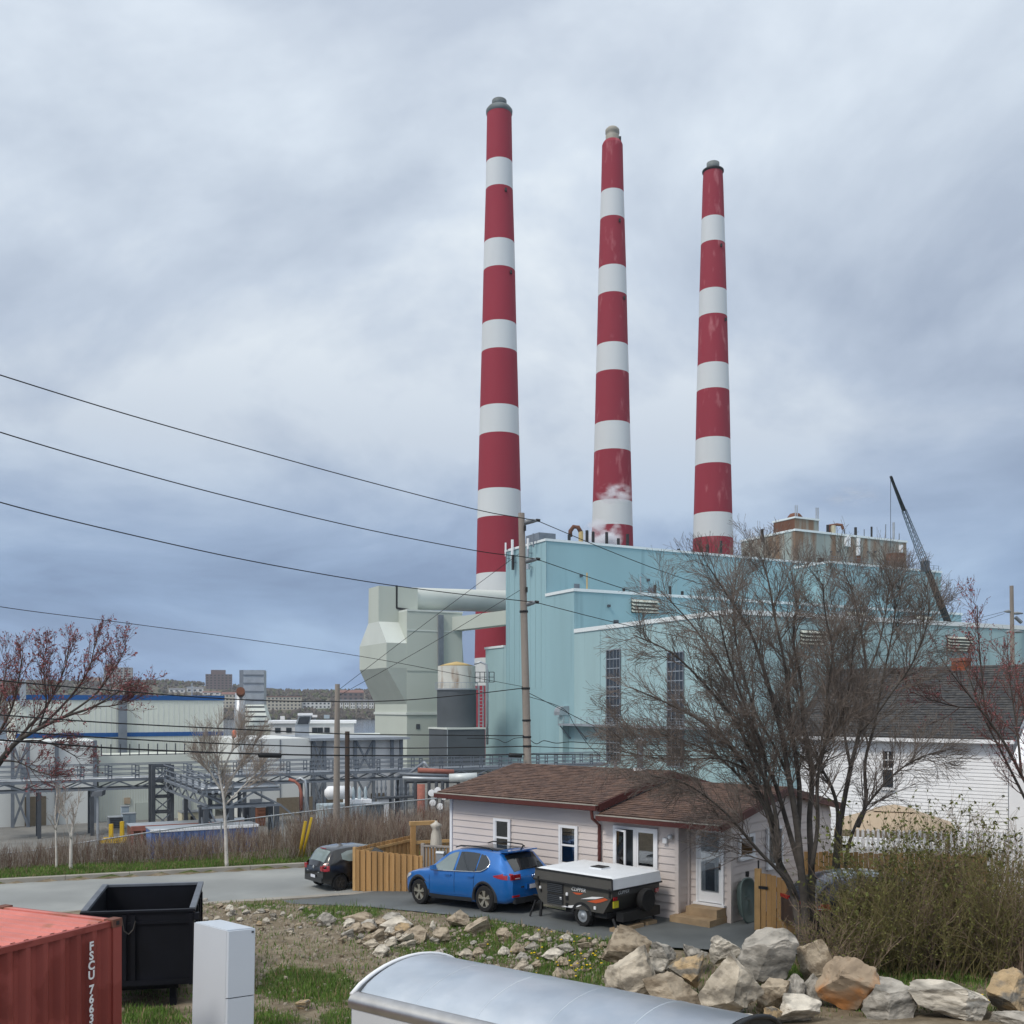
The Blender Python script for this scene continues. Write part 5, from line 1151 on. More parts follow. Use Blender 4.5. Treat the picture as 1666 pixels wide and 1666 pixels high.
# storm door
a0, a1 = .32, 1.0; zd0, zd1 = .50, 2.34
dr = MB().fbox(CF, a0, a1, dS-.05, dS-.031, zd0, zd1).build('door', 'vinyl_white', co)
for q in ((a0-.05,a0,zd0-.02,zd1+.06),(a1,a1+.05,zd0-.02,zd1+.06),(a0,a1,zd1,zd1+.06)): MB().fbox(CF, q[0], q[1], dS-.08, dS-.02, q[2], q[3]).build('frame', 'vinyl_white', dr)
MB().fbox(CF, a0+.09, a1-.09, dS-.053, dS-.0505, zd0+.28, zd1-.09).build('backing', 'curtain', dr)
MB().fbox(CF, a0+.20, a1-.20, dS-.057, dS-.0535, zd0+.30, zd0+1.0).build('screen', 'steel', dr)
for x in (a0+.19, a1-.20): MB().fbox(CF, x, x+.025, dS-.068, dS-.058, zd0+.28, zd1-.09).build('glazing_bar', 'vinyl_white', dr)
MB().fbox(CF, a0+.2, a1-.2, dS-.068, dS-.058, zd0+1.0, zd0+1.035).build('glazing_bar', 'vinyl_white', dr)
MB().fbox(CF, a0+.09, a1-.09, dS-.074, dS-.070, zd0+.28, zd1-.09).build('pane', 'window_glass', dr)
MB().fbox(CF, a1-.07, a1-.04, dS-.10, dS-.05, zd0+.85, zd0+1.0).build('handle', 'black_metal', dr)
MB().fbox(CF, a0-.1, a1+.1, dS-.14, dS-.01, zd0-.07, zd0-.022).build('threshold', 'vinyl_white', co)
sl2 = MB(); c = CF(-.16,-.1,2.12); sl2.lathe([(.02,-.06),(.07,-.03),(.07,.05),(.03,.07)], c, 10); sl2.build('porch_lamp', 'lamp_clear', co, smooth=True)
MB().fbox(CF, -.38, -.26, -.12, -.03, 1.95, 2.08).build('meter_cover', 'vinyl_white', co)
MB().tube([CF(aM-.9,3.2,3.5), CF(aM-.9,3.2,4.35)], .1, 10).build('flue_pipe', 'steel', co); MB().lathe([(.17,4.3),(.17,4.42),(.05,4.5)], CF(aM-.9,3.2,0), 12).build('flue_cap', 'galv', co); MB().lathe([(.2,3.5),(.2,3.58)], CF(aM-.9,3.2,0), 12).build('flashing', 'vinyl_white', co)
MB().tube([CF(aM-2.3,3.9,3.4), CF(aM-2.3,3.9,3.75)], .06, 8).build('vent_pipe', 'steel', co)
st_ = thing('door_steps', 'two brown timber steps below the white cottage door', 'steps', CF(.5,.1,0))
zs0 = zdrive(*CF(.6,-.3,0).xy)
MB().fbox(CF, -.02, 1.12, -.35, dS-.02, zs0, zs0+.17).build('lower_step', 'step_wood', st_); MB().fbox(CF, .22, 1.10, .02, dS-.04, zs0+.172, zs0+.38).build('upper_step', 'step_wood', st_)
# tub leaning on the end wall
tu = thing('plastic_tub', 'dark grey-green oval plastic tub propped against the cottage end wall', 'tub', CF(aE2+.2,1.0,.05))
oc = along(CF(aE2+.2,0,0), HN, 1212)
def oval(k, d, n=28):
    r_ = []
    for i in range(n):
        g = 2*math.pi*i/n; e_ = .72; c_, s_ = math.cos(g), math.sin(g)
        r_.append(CF(aE2+.10+d+.12*(.5-.5*s_), oc+.40*k*math.copysign(abs(c_)**e_,c_), .60+.56*k*math.copysign(abs(s_)**e_,s_)))
    return r_
m_ = MB(); rings = [oval(.80,.0),oval(.92,.10),oval(1.0,.13),oval(1.0,.16),oval(.93,.165),oval(.86,.12),oval(.5,.11),oval(.05,.11)]; n = 28
m_.add([p for r_ in rings for p in r_], [(i*n+j,i*n+(j+1)%n,(i+1)*n+(j+1)%n,(i+1)*n+j) for i in range(len(rings)-1) for j in range(n)]+[tuple(range(n))]); m_.build('shell', 'tub', tu, smooth=True)
for s_ in (-1, 1): MB().fbox(CF, aE2+.2, aE2+.25, oc-.1, oc+.1, .6+.05*s_, .6+.09*s_).build('rib', 'tub', tu)
MB().fbox(CF, aE2+.2, aE2+.26, oc+.02, oc+.10, 1.17, 1.30).build('handle', 'black_metal', tu)
# ---- timber fences, each picket a part
def picket(fr, a, w_, z0, z1, b, mat, parent, d=.02): return MB().fbox(fr, a, a+w_, b-d, b, z0, z1).build('picket', mat, parent)
F0, F1 = V3((-4.94,32.2,0)), V3((-2.75,31.45,0)); ff = FR(F0, F1-F0); fl_ = (F1-F0).length
tf = thing('timber_fence', 'fresh cedar board fence between the black hatchback and the blue car', 'fence', F0+V3((0,0,-.35)))
rnd = random.Random(3); n = 23
for i in range(n):
    a_ = i*fl_/n; zb = zdrive(*ff(a_,0,0).xy)-.02
    picket(ff, a_+(-.012 if i%2 == 0 else .004), fl_/n+(.024 if i%2 == 0 else -.008), zb+.02, .93-.10*(i/n)+rnd.uniform(-.012,.012), -.045 if i%2 else .0, 'cedar', tf)
for z_ in (.0, .6): MB().fbox(ff, 0, fl_, .005, .06, z_, z_+.08).build('rail', 'cedar_top', tf)
S1 = V3((-3.45,35.4,0)); sf = FR(F0+V3((-.02,.06,0)), S1-F0); sl3 = (S1-F0).length
for i in range(26): a_ = i*sl3/26; picket(sf, a_+.003, sl3/26-.01, -.34, .97, -.02 if i%2 else 0, 'cedar', tf)
MB().fbox(sf, 0, sl3, -.09, -.045, .78, .86).build('rail', 'cedar_top', tf)
MB().fbox(ff, -.05, .05, -.04, .06, -.36, 1.0).build('post', 'cedar_top', tf)
pg = thing('gate_frame', 'open timber gate frame with cross beam left of the cottage', 'gate frame', V3((X_(672,34.6),34.6,-.3)))
gf = FR(V3((X_(672,34.6),34.6,0)), (.94,.34,0)); zt = zat(1338,34.6); ga = along(gf.o, gf.u, 707)
MB().fbox(gf, -.08, .08, -.07, .07, -.35, zt-.1).build('post', 'cedar', pg); MB().fbox(gf, -.12, ga+.1, -.08, .08, zt-.1, zt+.03).build('beam', 'cedar_top', pg)
MB().fbox(gf, .08, ga+1.2, -.03, .03, zat(1373,34.6), zat(1373,34.6)+.1).build('rail', 'cedar_top', pg); MB().fbox(gf, ga-.06, ga+.06, -.06, .06, -.35, zt-.101).build('post', 'cedar', pg)
for i in range(9): MB().fbox(gf, .12+i*.13, .12+i*.13+.10, .035, .055, -.3, zat(1375,34.6)).build('picket', 'cedar', pg)
um = thing('patio_umbrella', 'closed cream patio umbrella tied up beside the gate frame', 'umbrella', (X_(709.5,33.6),33.6,-.3)); uc = V3((X_(709.5,33.6),33.6,0)); zu = zat(1335,33.6)
prof = [(.03,zu),(.06,zu-.06),(.17,zu-.14),(.12,zu-.24),(.10,zu-.30),(.14,zu-.45),(.16,zu-.7),(.17,zu-.88)]
m_ = MB(); n = 16; vs = []
for i_, (r_, z_) in enumerate(prof):
    for j in range(n): g = 2*math.pi*j/n; rr = r_*(1+.18*math.cos(8*g)*(i_ > 1)); vs.append(uc+V3((rr*math.cos(g), rr*math.sin(g), z_)))
m_.add(vs, [(i*n+j,i*n+(j+1)%n,(i+1)*n+(j+1)%n,(i+1)*n+j) for i in range(len(prof)-1) for j in range(n)]); m_.build('canopy', 'canvas_cream', um, smooth=True)
MB().tube([uc+V3((0,0,-.3)), uc+V3((0,0,zu+.05))], .025, 8).build('pole', 'wood_dark', um); MB().lathe([(.25,-.3),(.25,-.22),(.05,-.18)], uc, 14).build('base', 'concrete', um)
dk = thing('deck_railing', 'weathered grey deck railing with balusters at the cottage corner', 'railing', V3((X_(688,31.9),31.9,-.3)))
df = FR(V3((X_(688,31.9),31.9,0)), (.95,-.30,0)); da = along(df.o, df.u, 732); zt = zat(1376,31.7)
MB().fbox(df, -.05, .05, -.05, .05, -.3, zt+.05).build('post', 'grey_wood', dk); MB().fbox(df, -.05, da, -.06, .06, zt-.05, zt).build('top_rail', 'grey_wood', dk); MB().fbox(df, .05, da, -.03, .03, .1, .16).build('bottom_rail', 'grey_wood', dk)
for i in range(8): MB().fbox(df, .1+i*da/8.2, .15+i*da/8.2, -.02, .02, .161, zt-.051).build('baluster', 'grey_wood', dk)
mbx = thing('mailbox', 'small pale metal box fixed on the grey deck railing', 'mailbox', df(da*.72,-.12,.5)); zz = zat(1395,31.6)
MB().fbox(df, da*.6, da*.85, -.22, -.06, zz-.1, zz+.14).build('body', 'galv', mbx); prism_f(df, [(-.25,zz+.142),(-.05,zz+.142),(-.08,zz+.2),(-.2,zz+.2)], da*.58, da*.87).build('lid', 'galv', mbx)
# right-hand gate
G0 = V3((X_(1234,24.6),24.6,0)); gf2 = FR(G0, HD*.8+V3((.25,0,0))); ga = along(G0, gf2.u, 1292)
tg = thing('timber_gate', 'cedar board gate with black hinge strap right of the cottage', 'gate', G0)
MB().fbox(gf2, -.08, .06, -.06, .06, -.1, 1.52).build('post', 'cedar_top', tg)
MB().tube([gf2(.0,0,1.52), gf2(0,0,1.72)], .02, 6).build('hinge_rod', 'black_metal', tg)
for i in range(9):
    a_ = .08+i*.125; picket(gf2, a_, .115, .02, 1.42-.018*i*i*.4+.0, -.01 if i%2 else -.03, 'cedar', tg)
for z_ in (.3, 1.0): MB().fbox(gf2, .06, .08+9*.125, .005, .05, z_, z_+.1).build('rail', 'cedar_top', tg)
MB().fbox(gf2, .02, .25, -.065, -.055, 1.05, 1.12).build('hinge_strap', 'black_metal', tg)
# ================================================================ white house
WE = V3((X_(1283,43),43,0)); HF2 = FR(WE, HD, HN); hl = along(WE, HD, 1650); ze = 4.22; zr = zat(1089, HF2(0,4.2,0).y)
wh = thing('white_house', 'white clapboard house with steep dark shingle roof behind the bare trees', 'house', HF2(4,3,0))
hw_ = MB().fbox(HF2, .35, hl-.3, .35, 8.1, -.2, ze).build('wall', 'vinyl_white', wh)
z = .1
while z < ze-.1:
    prism_f(HF2, [(.346,z+.13),(.325,z+.008),(.325,z),(.346,z)], .35, hl-.3).build('siding_board', 'vinyl_white', hw_); z += .135
def slope(fr, a0, a1, b0, z0, b1, z1, th, nm, mat, par):
    m_ = MB(); m_.hexa([fr(a0,b0,z0-th),fr(a1,b0,z0-th),fr(a1,b1,z1-th),fr(a0,b1,z1-th),fr(a0,b0,z0),fr(a1,b0,z0),fr(a1,b1,z1),fr(a0,b1,z1)]); return m_.build(nm, mat, par)
rf = slope(HF2, 0, hl, 0, ze, 4.2, zr, .12, 'roof', 'shingle_dark', wh); slope(HF2, 0, hl, 8.4, ze, 4.205, zr, .12, 'roof_slope', 'shingle_dark', rf)
rnd = random.Random(9)
for i in range(30):
    f0, f1 = i/30, (i+1)/30; m_ = MB(); x = 0
    while x < hl-.02:
        x2 = min(hl, x+rnd.uniform(.25,.5)); lf = rnd.uniform(.012,.03)
        m_.prism([HF2(x+.005,4.2*f0-.01,ze+(zr-ze)*f0+lf),HF2(x2-.005,4.2*f0-.01,ze+(zr-ze)*f0+lf),HF2(x2-.005,4.2*f1,ze+(zr-ze)*f1+.004),HF2(x+.005,4.2*f1,ze+(zr-ze)*f1+.004)],[HF2(x+.005,4.2*f0-.01,ze+(zr-ze)*f0+lf+.008),HF2(x2-.005,4.2*f0-.01,ze+(zr-ze)*f0+lf+.008),HF2(x2-.005,4.2*f1,ze+(zr-ze)*f1+.01),HF2(x+.005,4.2*f1,ze+(zr-ze)*f1+.01)]); x = x2
    stuff(m_.build('shingle_course', 'shingle_dark', rf, fix=False))
MB().fbox(HF2, -.02, hl+.02, -.12, -.005, ze-.17, ze-.03).build('gutter', 'vinyl_white', wh)
for a_, b_ in ((.35,.35),(hl-.3,8.1)): pass
prism_f(HF2, [(.36,ze+.001),(8.05,ze+.001),(4.2,zr-.15)], hl-.45, hl-.31).build('gable', 'vinyl_white', wh); prism_f(HF2, [(.36,ze+.001),(8.05,ze+.001),(4.2,zr-.15)], .36, .5).build('gable', 'vinyl_white', wh)
a0, a1 = along(HF2(0,.33,0), HD, 1437), along(HF2(0,.33,0), HD, 1454); Yw = HF2(a0,.33,0).y
wn = MB().fbox(HF2, a0, a1, .30, .324, zat(1280,Yw), zat(1222,Yw)).build('window', 'glass_dark', wh)
for q in ((a0-.09,a0-.002),(a1+.002,a1+.09)): MB().fbox(HF2, q[0], q[1], .27, .32, zat(1283,Yw), zat(1219,Yw)).build('frame', 'vinyl_white', wn)
MB().fbox(HF2, a0, a1, .285, .298, zat(1252,Yw), zat(1249,Yw)).build('meeting_rail', 'vinyl_white', wn); MB().fbox(HF2, (a0+a1)/2-.02, (a0+a1)/2+.02, .287, .299, zat(1249,Yw), zat(1223,Yw)).build('muntin', 'vinyl_white', wn); MB().fbox(HF2, a0, a1, .287, .299, zat(1237,Yw), zat(1235.5,Yw)).build('muntin', 'vinyl_white', wn)
MB().fbox(HF2, a0-.1, a1+.1, .24, .323, zat(1285,Yw), zat(1281,Yw)).build('sill', 'vinyl_white', wn)
ca = along(HF2(0,4.2,0), HD, 1552); cb_ = along(HF2(0,4.2,0), HD, 1574)
ch = MB().fbox(HF2, ca, cb_, 3.9, 4.6, zr-.4, zat(1076,HF2(ca,4.2,0).y)).build('brick_chimney', 'brick', wh)
zc_ = zat(1076,HF2(ca,4.2,0).y); MB().fbox(HF2, ca-.06, cb_+.06, 3.84, 4.66, zc_+.003, zc_+.12).build('chimney_cap', 'pipe_rust', ch)
for k_ in range(6):
    for j in range(2 if k_%2 else 3):
        wd = (cb_-ca)/2.5; x0 = ca+(wd*.5 if k_%2 else 0)+j*wd; x1 = min(x0+wd-.02, cb_); z_ = zr-.1+k_*.085
        if z_ < zc_-.08: MB().fbox(HF2, x0, x1, 3.885, 3.898, z_, z_+.07).build('brick', 'brick', ch)
sw2 = HF2(hl+.1,-1.0,0); wf = FR(sw2, HD, HN); MB().fbox(wf, 0, 4, 0, 5, -.2, 3.4).build('side_wing', 'vinyl_white', wh); prism_f(wf, [(0,3.4),(5,3.4),(2.5,5.2)], .05, 4.1).build('wing_gable', 'vinyl_white', wh)
# canopy and picket fence of the garden behind the thicket
gz = thing('garden_canopy', 'tan fabric garden canopy in the yard of the white house', 'canopy', (X_(1455,32.5),32.5,0)); gc = V3((X_(1455,32.5),32.5,0)); zt = zat(1309,32.5); ze_ = zat(1343,32.5)
def sq(r_, z_): return [gc+V3((math.cos(g)*r_*1.41,math.sin(g)*r_*1.41,z_)) for g in (R(25),R(115),R(205),R(295))]
MB().prism(sq(1.75,ze_), sq(.5,zt-.16)).build('lower_roof', 'canvas_tan', gz); MB().prism(sq(.62,zt-.17), sq(.04,zt)).build('upper_roof', 'canvas_tan', gz)
MB().prism(sq(1.76,ze_-.2), sq(1.75,ze_-.003)).build('valance', 'brownwall', gz)
for p in sq(1.68,0): MB().tube([p, p+V3((0,0,ze_-.1))], .045, 6).build('post', 'black_metal', gz)
pf = thing('picket_fence', 'white picket fence seen through the thicket below the white house', 'fence', (X_(1500,29),29,0)); q0 = V3((X_(1385,29.6),29.6,0)); pfr = FR(q0, (.97,-.22,0)); pl_ = along(q0, pfr.u, 1690)
n = int(pl_/.14)
for i in range(n): MB().fbox(pfr, i*.14, i*.14+.075, -.02, 0, .05, zat(1352,29.2)+(.02 if i%2 else 0)).build('picket', 'vinyl_white', pf)
for z_ in (.45, 1.3): MB().fbox(pfr, 0, pl_, .005, .05, z_, z_+.08).build('rail', 'vinyl_white', pf)

# cedar fence behind the dark car
b0_ = V3((X_(1300,26.9),26.9,0)); bfr = FR(b0_, (.985,-.17,0)); bl_ = along(b0_, bfr.u, 1610)
bf_ = thing('timber_fence', 'brown cedar fence behind the dark car, seen through the thicket', 'fence', b0_)
n = int(bl_/.125)
for i in range(n): picket(bfr, i*.125, .113, .0, zat(1388,26.7)+.02*(i%3), -.015 if i%2 else 0, 'cedar', bf_)
for z_ in (.35, 1.15): MB().fbox(bfr, 0, bl_, .005, .05, z_, z_+.08).build('rail', 'cedar_top', bf_)
# ================================================================ vehicles
def lerp_tab(tab, x):
    if x <= tab[0][0]: return tab[0][1]
    for (x0, v0), (x1, v1) in zip(tab, tab[1:]):
        if x <= x1: return v0+(v1-v0)*(x-x0)/(x1-x0)
    return tab[-1][1]
def smooth_tab(tab, x, d=.05): return (lerp_tab(tab, x-d)+lerp_tab(tab, x)*2+lerp_tab(tab, x+d))/4
class Car:
    """body lofted along x (rear = 0, nose = L); top = roofline, belt = shoulder height, hw = half width at belt, rw = half width of roof"""
    def __init__(s, L_, top, belt, hw, rw, bot, mat): s.L, s.top, s.belt, s.hw, s.rw, s.bot, s.mat = L_, top, belt, hw, rw, bot, mat
    def sec(s, x):
        t, b, h, r, o = smooth_tab(s.top,x), smooth_tab(s.belt,x), smooth_tab(s.hw,x,.03), smooth_tab(s.rw,x), lerp_tab(s.bot,x)
        b = min(b, t-.02); return t, b, h, r, o
    def side(s, x, z):
        t, b, h, r, o = s.sec(x)
        if z <= b: f = (z-o)/(b-o); return h*(.955+.045*math.sin(math.pi*min(1,max(0,f*.9+.05))))
        zt = t-.05; f = min(1, (z-b)/max(.02, zt-b)); return h*.985+(r-h*.985)*f
    def crown(s, x, y):
        t, b, h, r, o = s.sec(x); k = min(1, abs(y)/max(.05, r)); return t-.055*k**3.2
    def ring(s, x):
        t, b, h, r, o = s.sec(x); pts = [(0,o),(h*.86,o),(h*.94,o+.05)]
        for f in (.15,.35,.55,.75,.92,1.0): z = o+(b-o)*f; pts.append((s.side(x,z),z))
        zt = t-.055
        for f in (.25,.5,.75,1.0): z = b+(zt-b)*f; pts.append((s.side(x,z) if zt > b+.02 else h*.985+(r-h*.985)*f, z))
        for k in (.93,.8,.55,.28,0): pts.append((r*k, s.crown(x,r*k)))
        return pts
    def body(s, parent, wheels, wr, arch):
        xs = sorted(set([0,.02,.05,.1,.16]+[.25+.1*i for i in range(int((s.L-.5)/.1)+1)]+[s.L-.25,s.L-.16,s.L-.1,s.L-.05,s.L-.02,s.L]))
        mb = MB(); rings = []
        for x in xs:
            h_ = s.ring(x); rings.append([(x,y,z) for y, z in h_]+[(x,-y,z) for y, z in h_[-2:0:-1]])
        n = len(rings[0]); mb.add([p for r_ in rings for p in r_], [(i*n+j,i*n+(j+1)%n,(i+1)*n+(j+1)%n,(i+1)*n+j) for i in range(len(rings)-1) for j in range(n)]+[tuple(range(n-1,-1,-1)), tuple((len(rings)-1)*n+j for j in range(n))])
        me = mb.mesh('body', s.mat, True); o = bpy.data.objects.new('body', me); COL.objects.link(o)
        cut = MB()
        for x, z in wheels:
            for sg in (1, -1): cut.lathe([(arch,sg*.45),(arch,sg*1.3)], (x,0,z), 28, 'y')
        cm = cut.mesh('cut', 'cladding'); cobj = bpy.data.objects.new('cut', cm); COL.objects.link(cobj)
        md = o.modifiers.new('b', 'BOOLEAN'); md.object = cobj; md.operation = 'DIFFERENCE'; md.solver = 'EXACT'
        dg = bpy.context.evaluated_depsgraph_get(); me2 = bpy.data.meshes.new_from_object(o.evaluated_get(dg)); o.modifiers.clear(); o.data = me2
        bpy.data.objects.remove(cobj)
        try: me2.set_sharp_from_angle(angle=R(38))
        except Exception: pass
        o.parent = parent; return o
    def side_patch(s, outline, sg, off=.006, nx=10):
        """outline: (x, zlow, zhigh) stations"""
        mb = MB(); cols = []
        for x, z0, z1 in outline:
            cols.append([(x, sg*(s.side(x, z0+(z1-z0)*k/3)+off), z0+(z1-z0)*k/3) for k in range(4)])
        mb.add([p for c in cols for p in c], [(i*4+j,(i+1)*4+j,(i+1)*4+j+1,i*4+j+1) for i in range(len(cols)-1) for j in range(3)]); return mb
    def top_patch(s, x0, x1, w0, w1, off=.006, n=8, m=8):
        mb = MB(); vs = []
        for i in range(n+1):
            x = x0+(x1-x0)*i/n; w_ = w0+(w1-w0)*i/n; r = s.sec(x)[3]
            for j in range(m+1):
                y = r*w_*(-1+2*j/m); dz = (s.crown(x+.02,y)-s.crown(x-.02,y))/.04; nn = V3((-dz,0,1)).normalized()
                vs.append((x+nn.x*off, y, s.crown(x,y)+nn.z*off))
        mb.add(vs, [(i*(m+1)+j,(i+1)*(m+1)+j,(i+1)*(m+1)+j+1,i*(m+1)+j+1) for i in range(n) for j in range(m)]); return mb
def place_local(o, parent): o.parent = parent; return o
def L_(mb, name, mat, parent, smooth=False, angle=None, fix=True):
    o = mb.build(name, mat, None, smooth, fix, angle); o.parent = parent; return o
def wheel(parent, x, y, r, sg, rim='rim', spokes=5, wd=.22):
    w_ = L_(MB().lathe([(r*.62,-wd/2),(r*.9,-wd/2),(r,-wd*.3),(r,wd*.3),(r*.9,wd/2),(r*.62,wd/2)], (0,0,0), 32, 'y', cap=False), 'wheel', 'tyre', parent, angle=35); w_.location = (x, y, r)
    yo = sg*wd*.42
    d = L_(MB().lathe([(r*.64,0),(r*.64,sg*wd*.3),(.02,sg*wd*.3)], (0,0,0), 24, 'y', cap=False), 'brake_disc', 'rim_dark', w_)
    L_(MB().lathe([(r*.60,yo),(r*.66,yo+sg*.012),(r*.68,yo-sg*.02)], (0,0,0), 32, 'y', cap=False), 'rim', rim, w_, smooth=True)
    for k in range(spokes):
        g = 2*math.pi*k/spokes+.3
        for dg in (-.16, .16):
            m_ = MB(); m_.bar((r*.12*math.cos(g),yo*.9,r*.12*math.sin(g)), (r*.64*math.cos(g+dg),yo,r*.64*math.sin(g+dg)), r*.12, (0,1,0), .03); L_(m_, 'spoke', rim, w_)
    L_(MB().lathe([(r*.15,yo*.8),(r*.15,yo+sg*.015),(.01,yo+sg*.02)], (0,0,0), 14, 'y', cap=False), 'hub', rim, w_)
    return w_
def arch_ring(parent, x, z, r, half, sg, mat, a0=-8, a1=188, wd=.08, off=.012):
    mb = MB(); n = 18; vs = []
    for i in range(n+1):
        g = R(a0+(a1-a0)*i/n)
        for rr, yy in ((r-.01,half-.05),(r-.01,half+off),(r+wd*.6,half+off+.008),(r+wd,half-.01)): vs.append((x+rr*math.cos(g), sg*yy, z+rr*math.sin(g)))
    mb.add(vs, [(i*4+j,(i+1)*4+j,(i+1)*4+j+1,i*4+j+1) for i in range(n) for j in range(3)]); return L_(mb, 'wheel_arch', mat, parent, smooth=True)
def put_car(th, p_rear_axle, fwd, pitch, xr):
    f = V3((fwd[0],fwd[1],0)).normalized(); l = V3((-f.y,f.x,0)); f3 = (f*math.cos(pitch)+V3((0,0,math.sin(pitch)))); up = f3.cross(l)
    th.matrix_basis = basis(V3(p_rear_axle)-f3*xr, f3, l, up)
# ---- blue crossover
suv = thing('parked_suv', 'bright blue crossover with black wheel arches hitched in front of the camper trailer', 'car')
c = Car(4.47,
  top=[(0,.92),(.06,1.02),(.10,1.10),(.30,1.30),(.52,1.52),(.62,1.575),(.8,1.60),(1.3,1.635),(1.8,1.645),(2.3,1.60),(2.55,1.545),(2.9,1.33),(3.25,1.09),(3.4,1.05),(3.8,1.00),(4.15,.93),(4.35,.82),(4.42,.74),(4.47,.62)],
  belt=[(0,.86),(.1,1.03),(.5,1.10),(1.2,1.06),(2.2,1.00),(3.1,.96),(3.5,.94),(4.1,.86),(4.35,.74),(4.47,.58)],
  hw=[(0,.74),(.06,.82),(.2,.88),(.6,.915),(1.5,.925),(3.0,.925),(3.8,.905),(4.2,.83),(4.38,.70),(4.47,.55)],
  rw=[(0,.66),(.2,.66),(.6,.62),(1.2,.615),(2.3,.60),(2.7,.62),(3.2,.74),(3.6,.80),(4.1,.74),(4.38,.60),(4.47,.45)],
  bot=[(0,.36),(.25,.26),(1.0,.22),(3.6,.22),(4.2,.24),(4.47,.30)], mat='car_blue')
xr, wb_, rr = .93, 2.67, .355
c.body(suv, [(xr,rr),(xr+wb_,rr)], rr, rr+.055)
L_(c.top_patch(.11,.50,.86,.84), 'rear_window', 'car_glass', suv, smooth=True); L_(c.top_patch(2.58,3.20,.88,.90), 'windscreen', 'car_glass', suv, smooth=True)
L_(c.top_patch(.78,2.30,.80,.80), 'glass_roof', 'car_glass', suv, smooth=True)
L_(MB().box(.34,.62,-.56,.56,1.548,1.585), 'roof_spoiler', 'car_blue', suv)
for sg in (1, -1):
    L_(c.side_patch([(3.05,1.00,1.03),(2.95,1.005,1.13),(2.7,1.015,1.30),(2.5,1.025,1.42),(2.3,1.03,1.49),(2.12,1.035,1.515)], sg), 'front_side_window', 'car_glass_light' if sg > 0 else 'car_glass', suv, smooth=True)
    L_(c.side_patch([(2.04,1.04,1.52),(1.8,1.045,1.53),(1.5,1.05,1.525),(1.25,1.06,1.505)], sg), 'rear_side_window', 'car_glass', suv, smooth=True)
    L_(c.side_patch([(1.21,1.065,1.50),(1.05,1.08,1.46),(.9,1.13,1.39),(.80,1.22,1.31)], sg), 'quarter_window', 'car_glass', suv, smooth=True)
    pts = [(3.07,1.0),(2.5,1.012),(1.9,1.03),(1.25,1.048),(1.0,1.075),(.85,1.14),(.76,1.24),(.80,1.33),(.93,1.42),(1.05,1.475)]
    m_ = MB(); m_.tube([(x, sg*(c.side(x,z)+.012), z) for x, z in pts], .014, 6); L_(m_, 'window_trim', 'chrome', suv, smooth=True)
    for x in (xr, xr+wb_): arch_ring(suv, x, rr, rr+.05, c.side(x,.6)-.012, sg, 'cladding')
    L_(c.side_patch([(1.42,.25,.36),(2.0,.25,.35),(2.6,.25,.35),(3.12,.25,.36)], sg, .012), 'sill_cladding', 'cladding', suv)
    L_(c.side_patch([(1.55,.42,.47),(2.2,.40,.45),(2.9,.40,.45)], sg, .014), 'door_crease', 'car_blue', suv)
    for x in (1.42, 2.32): 
        m_ = MB(); y = sg*(c.side(x,.90)+.03); m_.box(x-.11,x+.11,min(y,y-sg*.03),max(y,y-sg*.03),.885,.92); L_(m_, 'door_handle', 'car_blue', suv)
    for x in (1.28, 2.08, 3.12):
        m_ = MB(); zz = [.40,.6,.8,1.0]; m_.tube([(x+(.0 if x > 1.3 else .10*(1-z_)), sg*(c.side(x,z_)+.003), z_) for z_ in zz], .005, 4); L_(m_, 'door_gap', 'cladding', suv)
    L_(MB().add([(2.95,sg*.93,1.02),(2.75,sg*.93,1.02),(2.75,sg*1.08,1.04),(2.9,sg*1.08,1.04),(2.93,sg*.94,1.13),(2.78,sg*.94,1.16),(2.78,sg*1.08,1.16),(2.88,sg*1.07,1.14)], [(0,1,2,3),(4,5,6,7),(0,1,5,4),(1,2,6,5),(2,3,7,6),(3,0,4,7)]), 'wing_mirror', 'car_blue', suv)
    m_ = MB(); m_.tube([(x, sg*.60, z) for x, z in ((.85,1.60),(.95,1.65),(1.5,1.685),(2.1,1.68),(2.3,1.63))], .018, 6); L_(m_, 'roof_rail', 'black_metal', suv, smooth=True)
    # tail lamps wrap the corner
    m_ = MB(); prt = [(.55,.955,.985),(.40,.92,1.01),(.25,.90,1.045),(.12,.89,1.05),(.03,.89,1.03)]
    L_(c.side_patch(prt, sg, .014), 'tail_lamp', 'tail_red', suv, smooth=True)
    L_(MB().box(-.018,.03,min(sg*.46,sg*.80),max(sg*.46,sg*.80),.885,1.02), 'tail_lamp_inner', 'tail_red', suv)
    L_(MB().box(-.022,-.015,min(sg*.50,sg*.66),max(sg*.50,sg*.66),.905,.925), 'lamp_strip', 'lamp_clear', suv)
    L_(MB().box(-.02,.04,min(sg*.52,sg*.76),max(sg*.52,sg*.76),.44,.49), 'bumper_reflector', 'tail_red', suv)
    L_(c.side_patch([(3.98,.80,.86),(4.15,.72,.84),(4.3,.66,.78)], sg, .012), 'headlamp', 'lamp_clear', suv, smooth=True)
    for x in (xr, xr+wb_): wheel(suv, x, sg*.80, rr, sg)
L_(MB().box(-.03,.06,-.70,.70,.27,.42), 'rear_bumper', 'cladding', suv); L_(MB().box(-.026,.02,-.26,.26,.60,.74), 'plate_recess', 'car_blue', suv)
L_(MB().box(-.034,-.027,-.15,.15,.61,.72), 'licence_plate', 'plate', suv)
lg = MB(); lg.lathe([(.075,-.026),(.085,-.032),(.065,-.032)], (0,0,0), 20, 'x', cap=False); lg.xf(Matrix.Translation((0,0,.93)) @ Matrix.Diagonal((1,1,.62,1))); L_(lg, 'emblem_ring', 'chrome', suv)
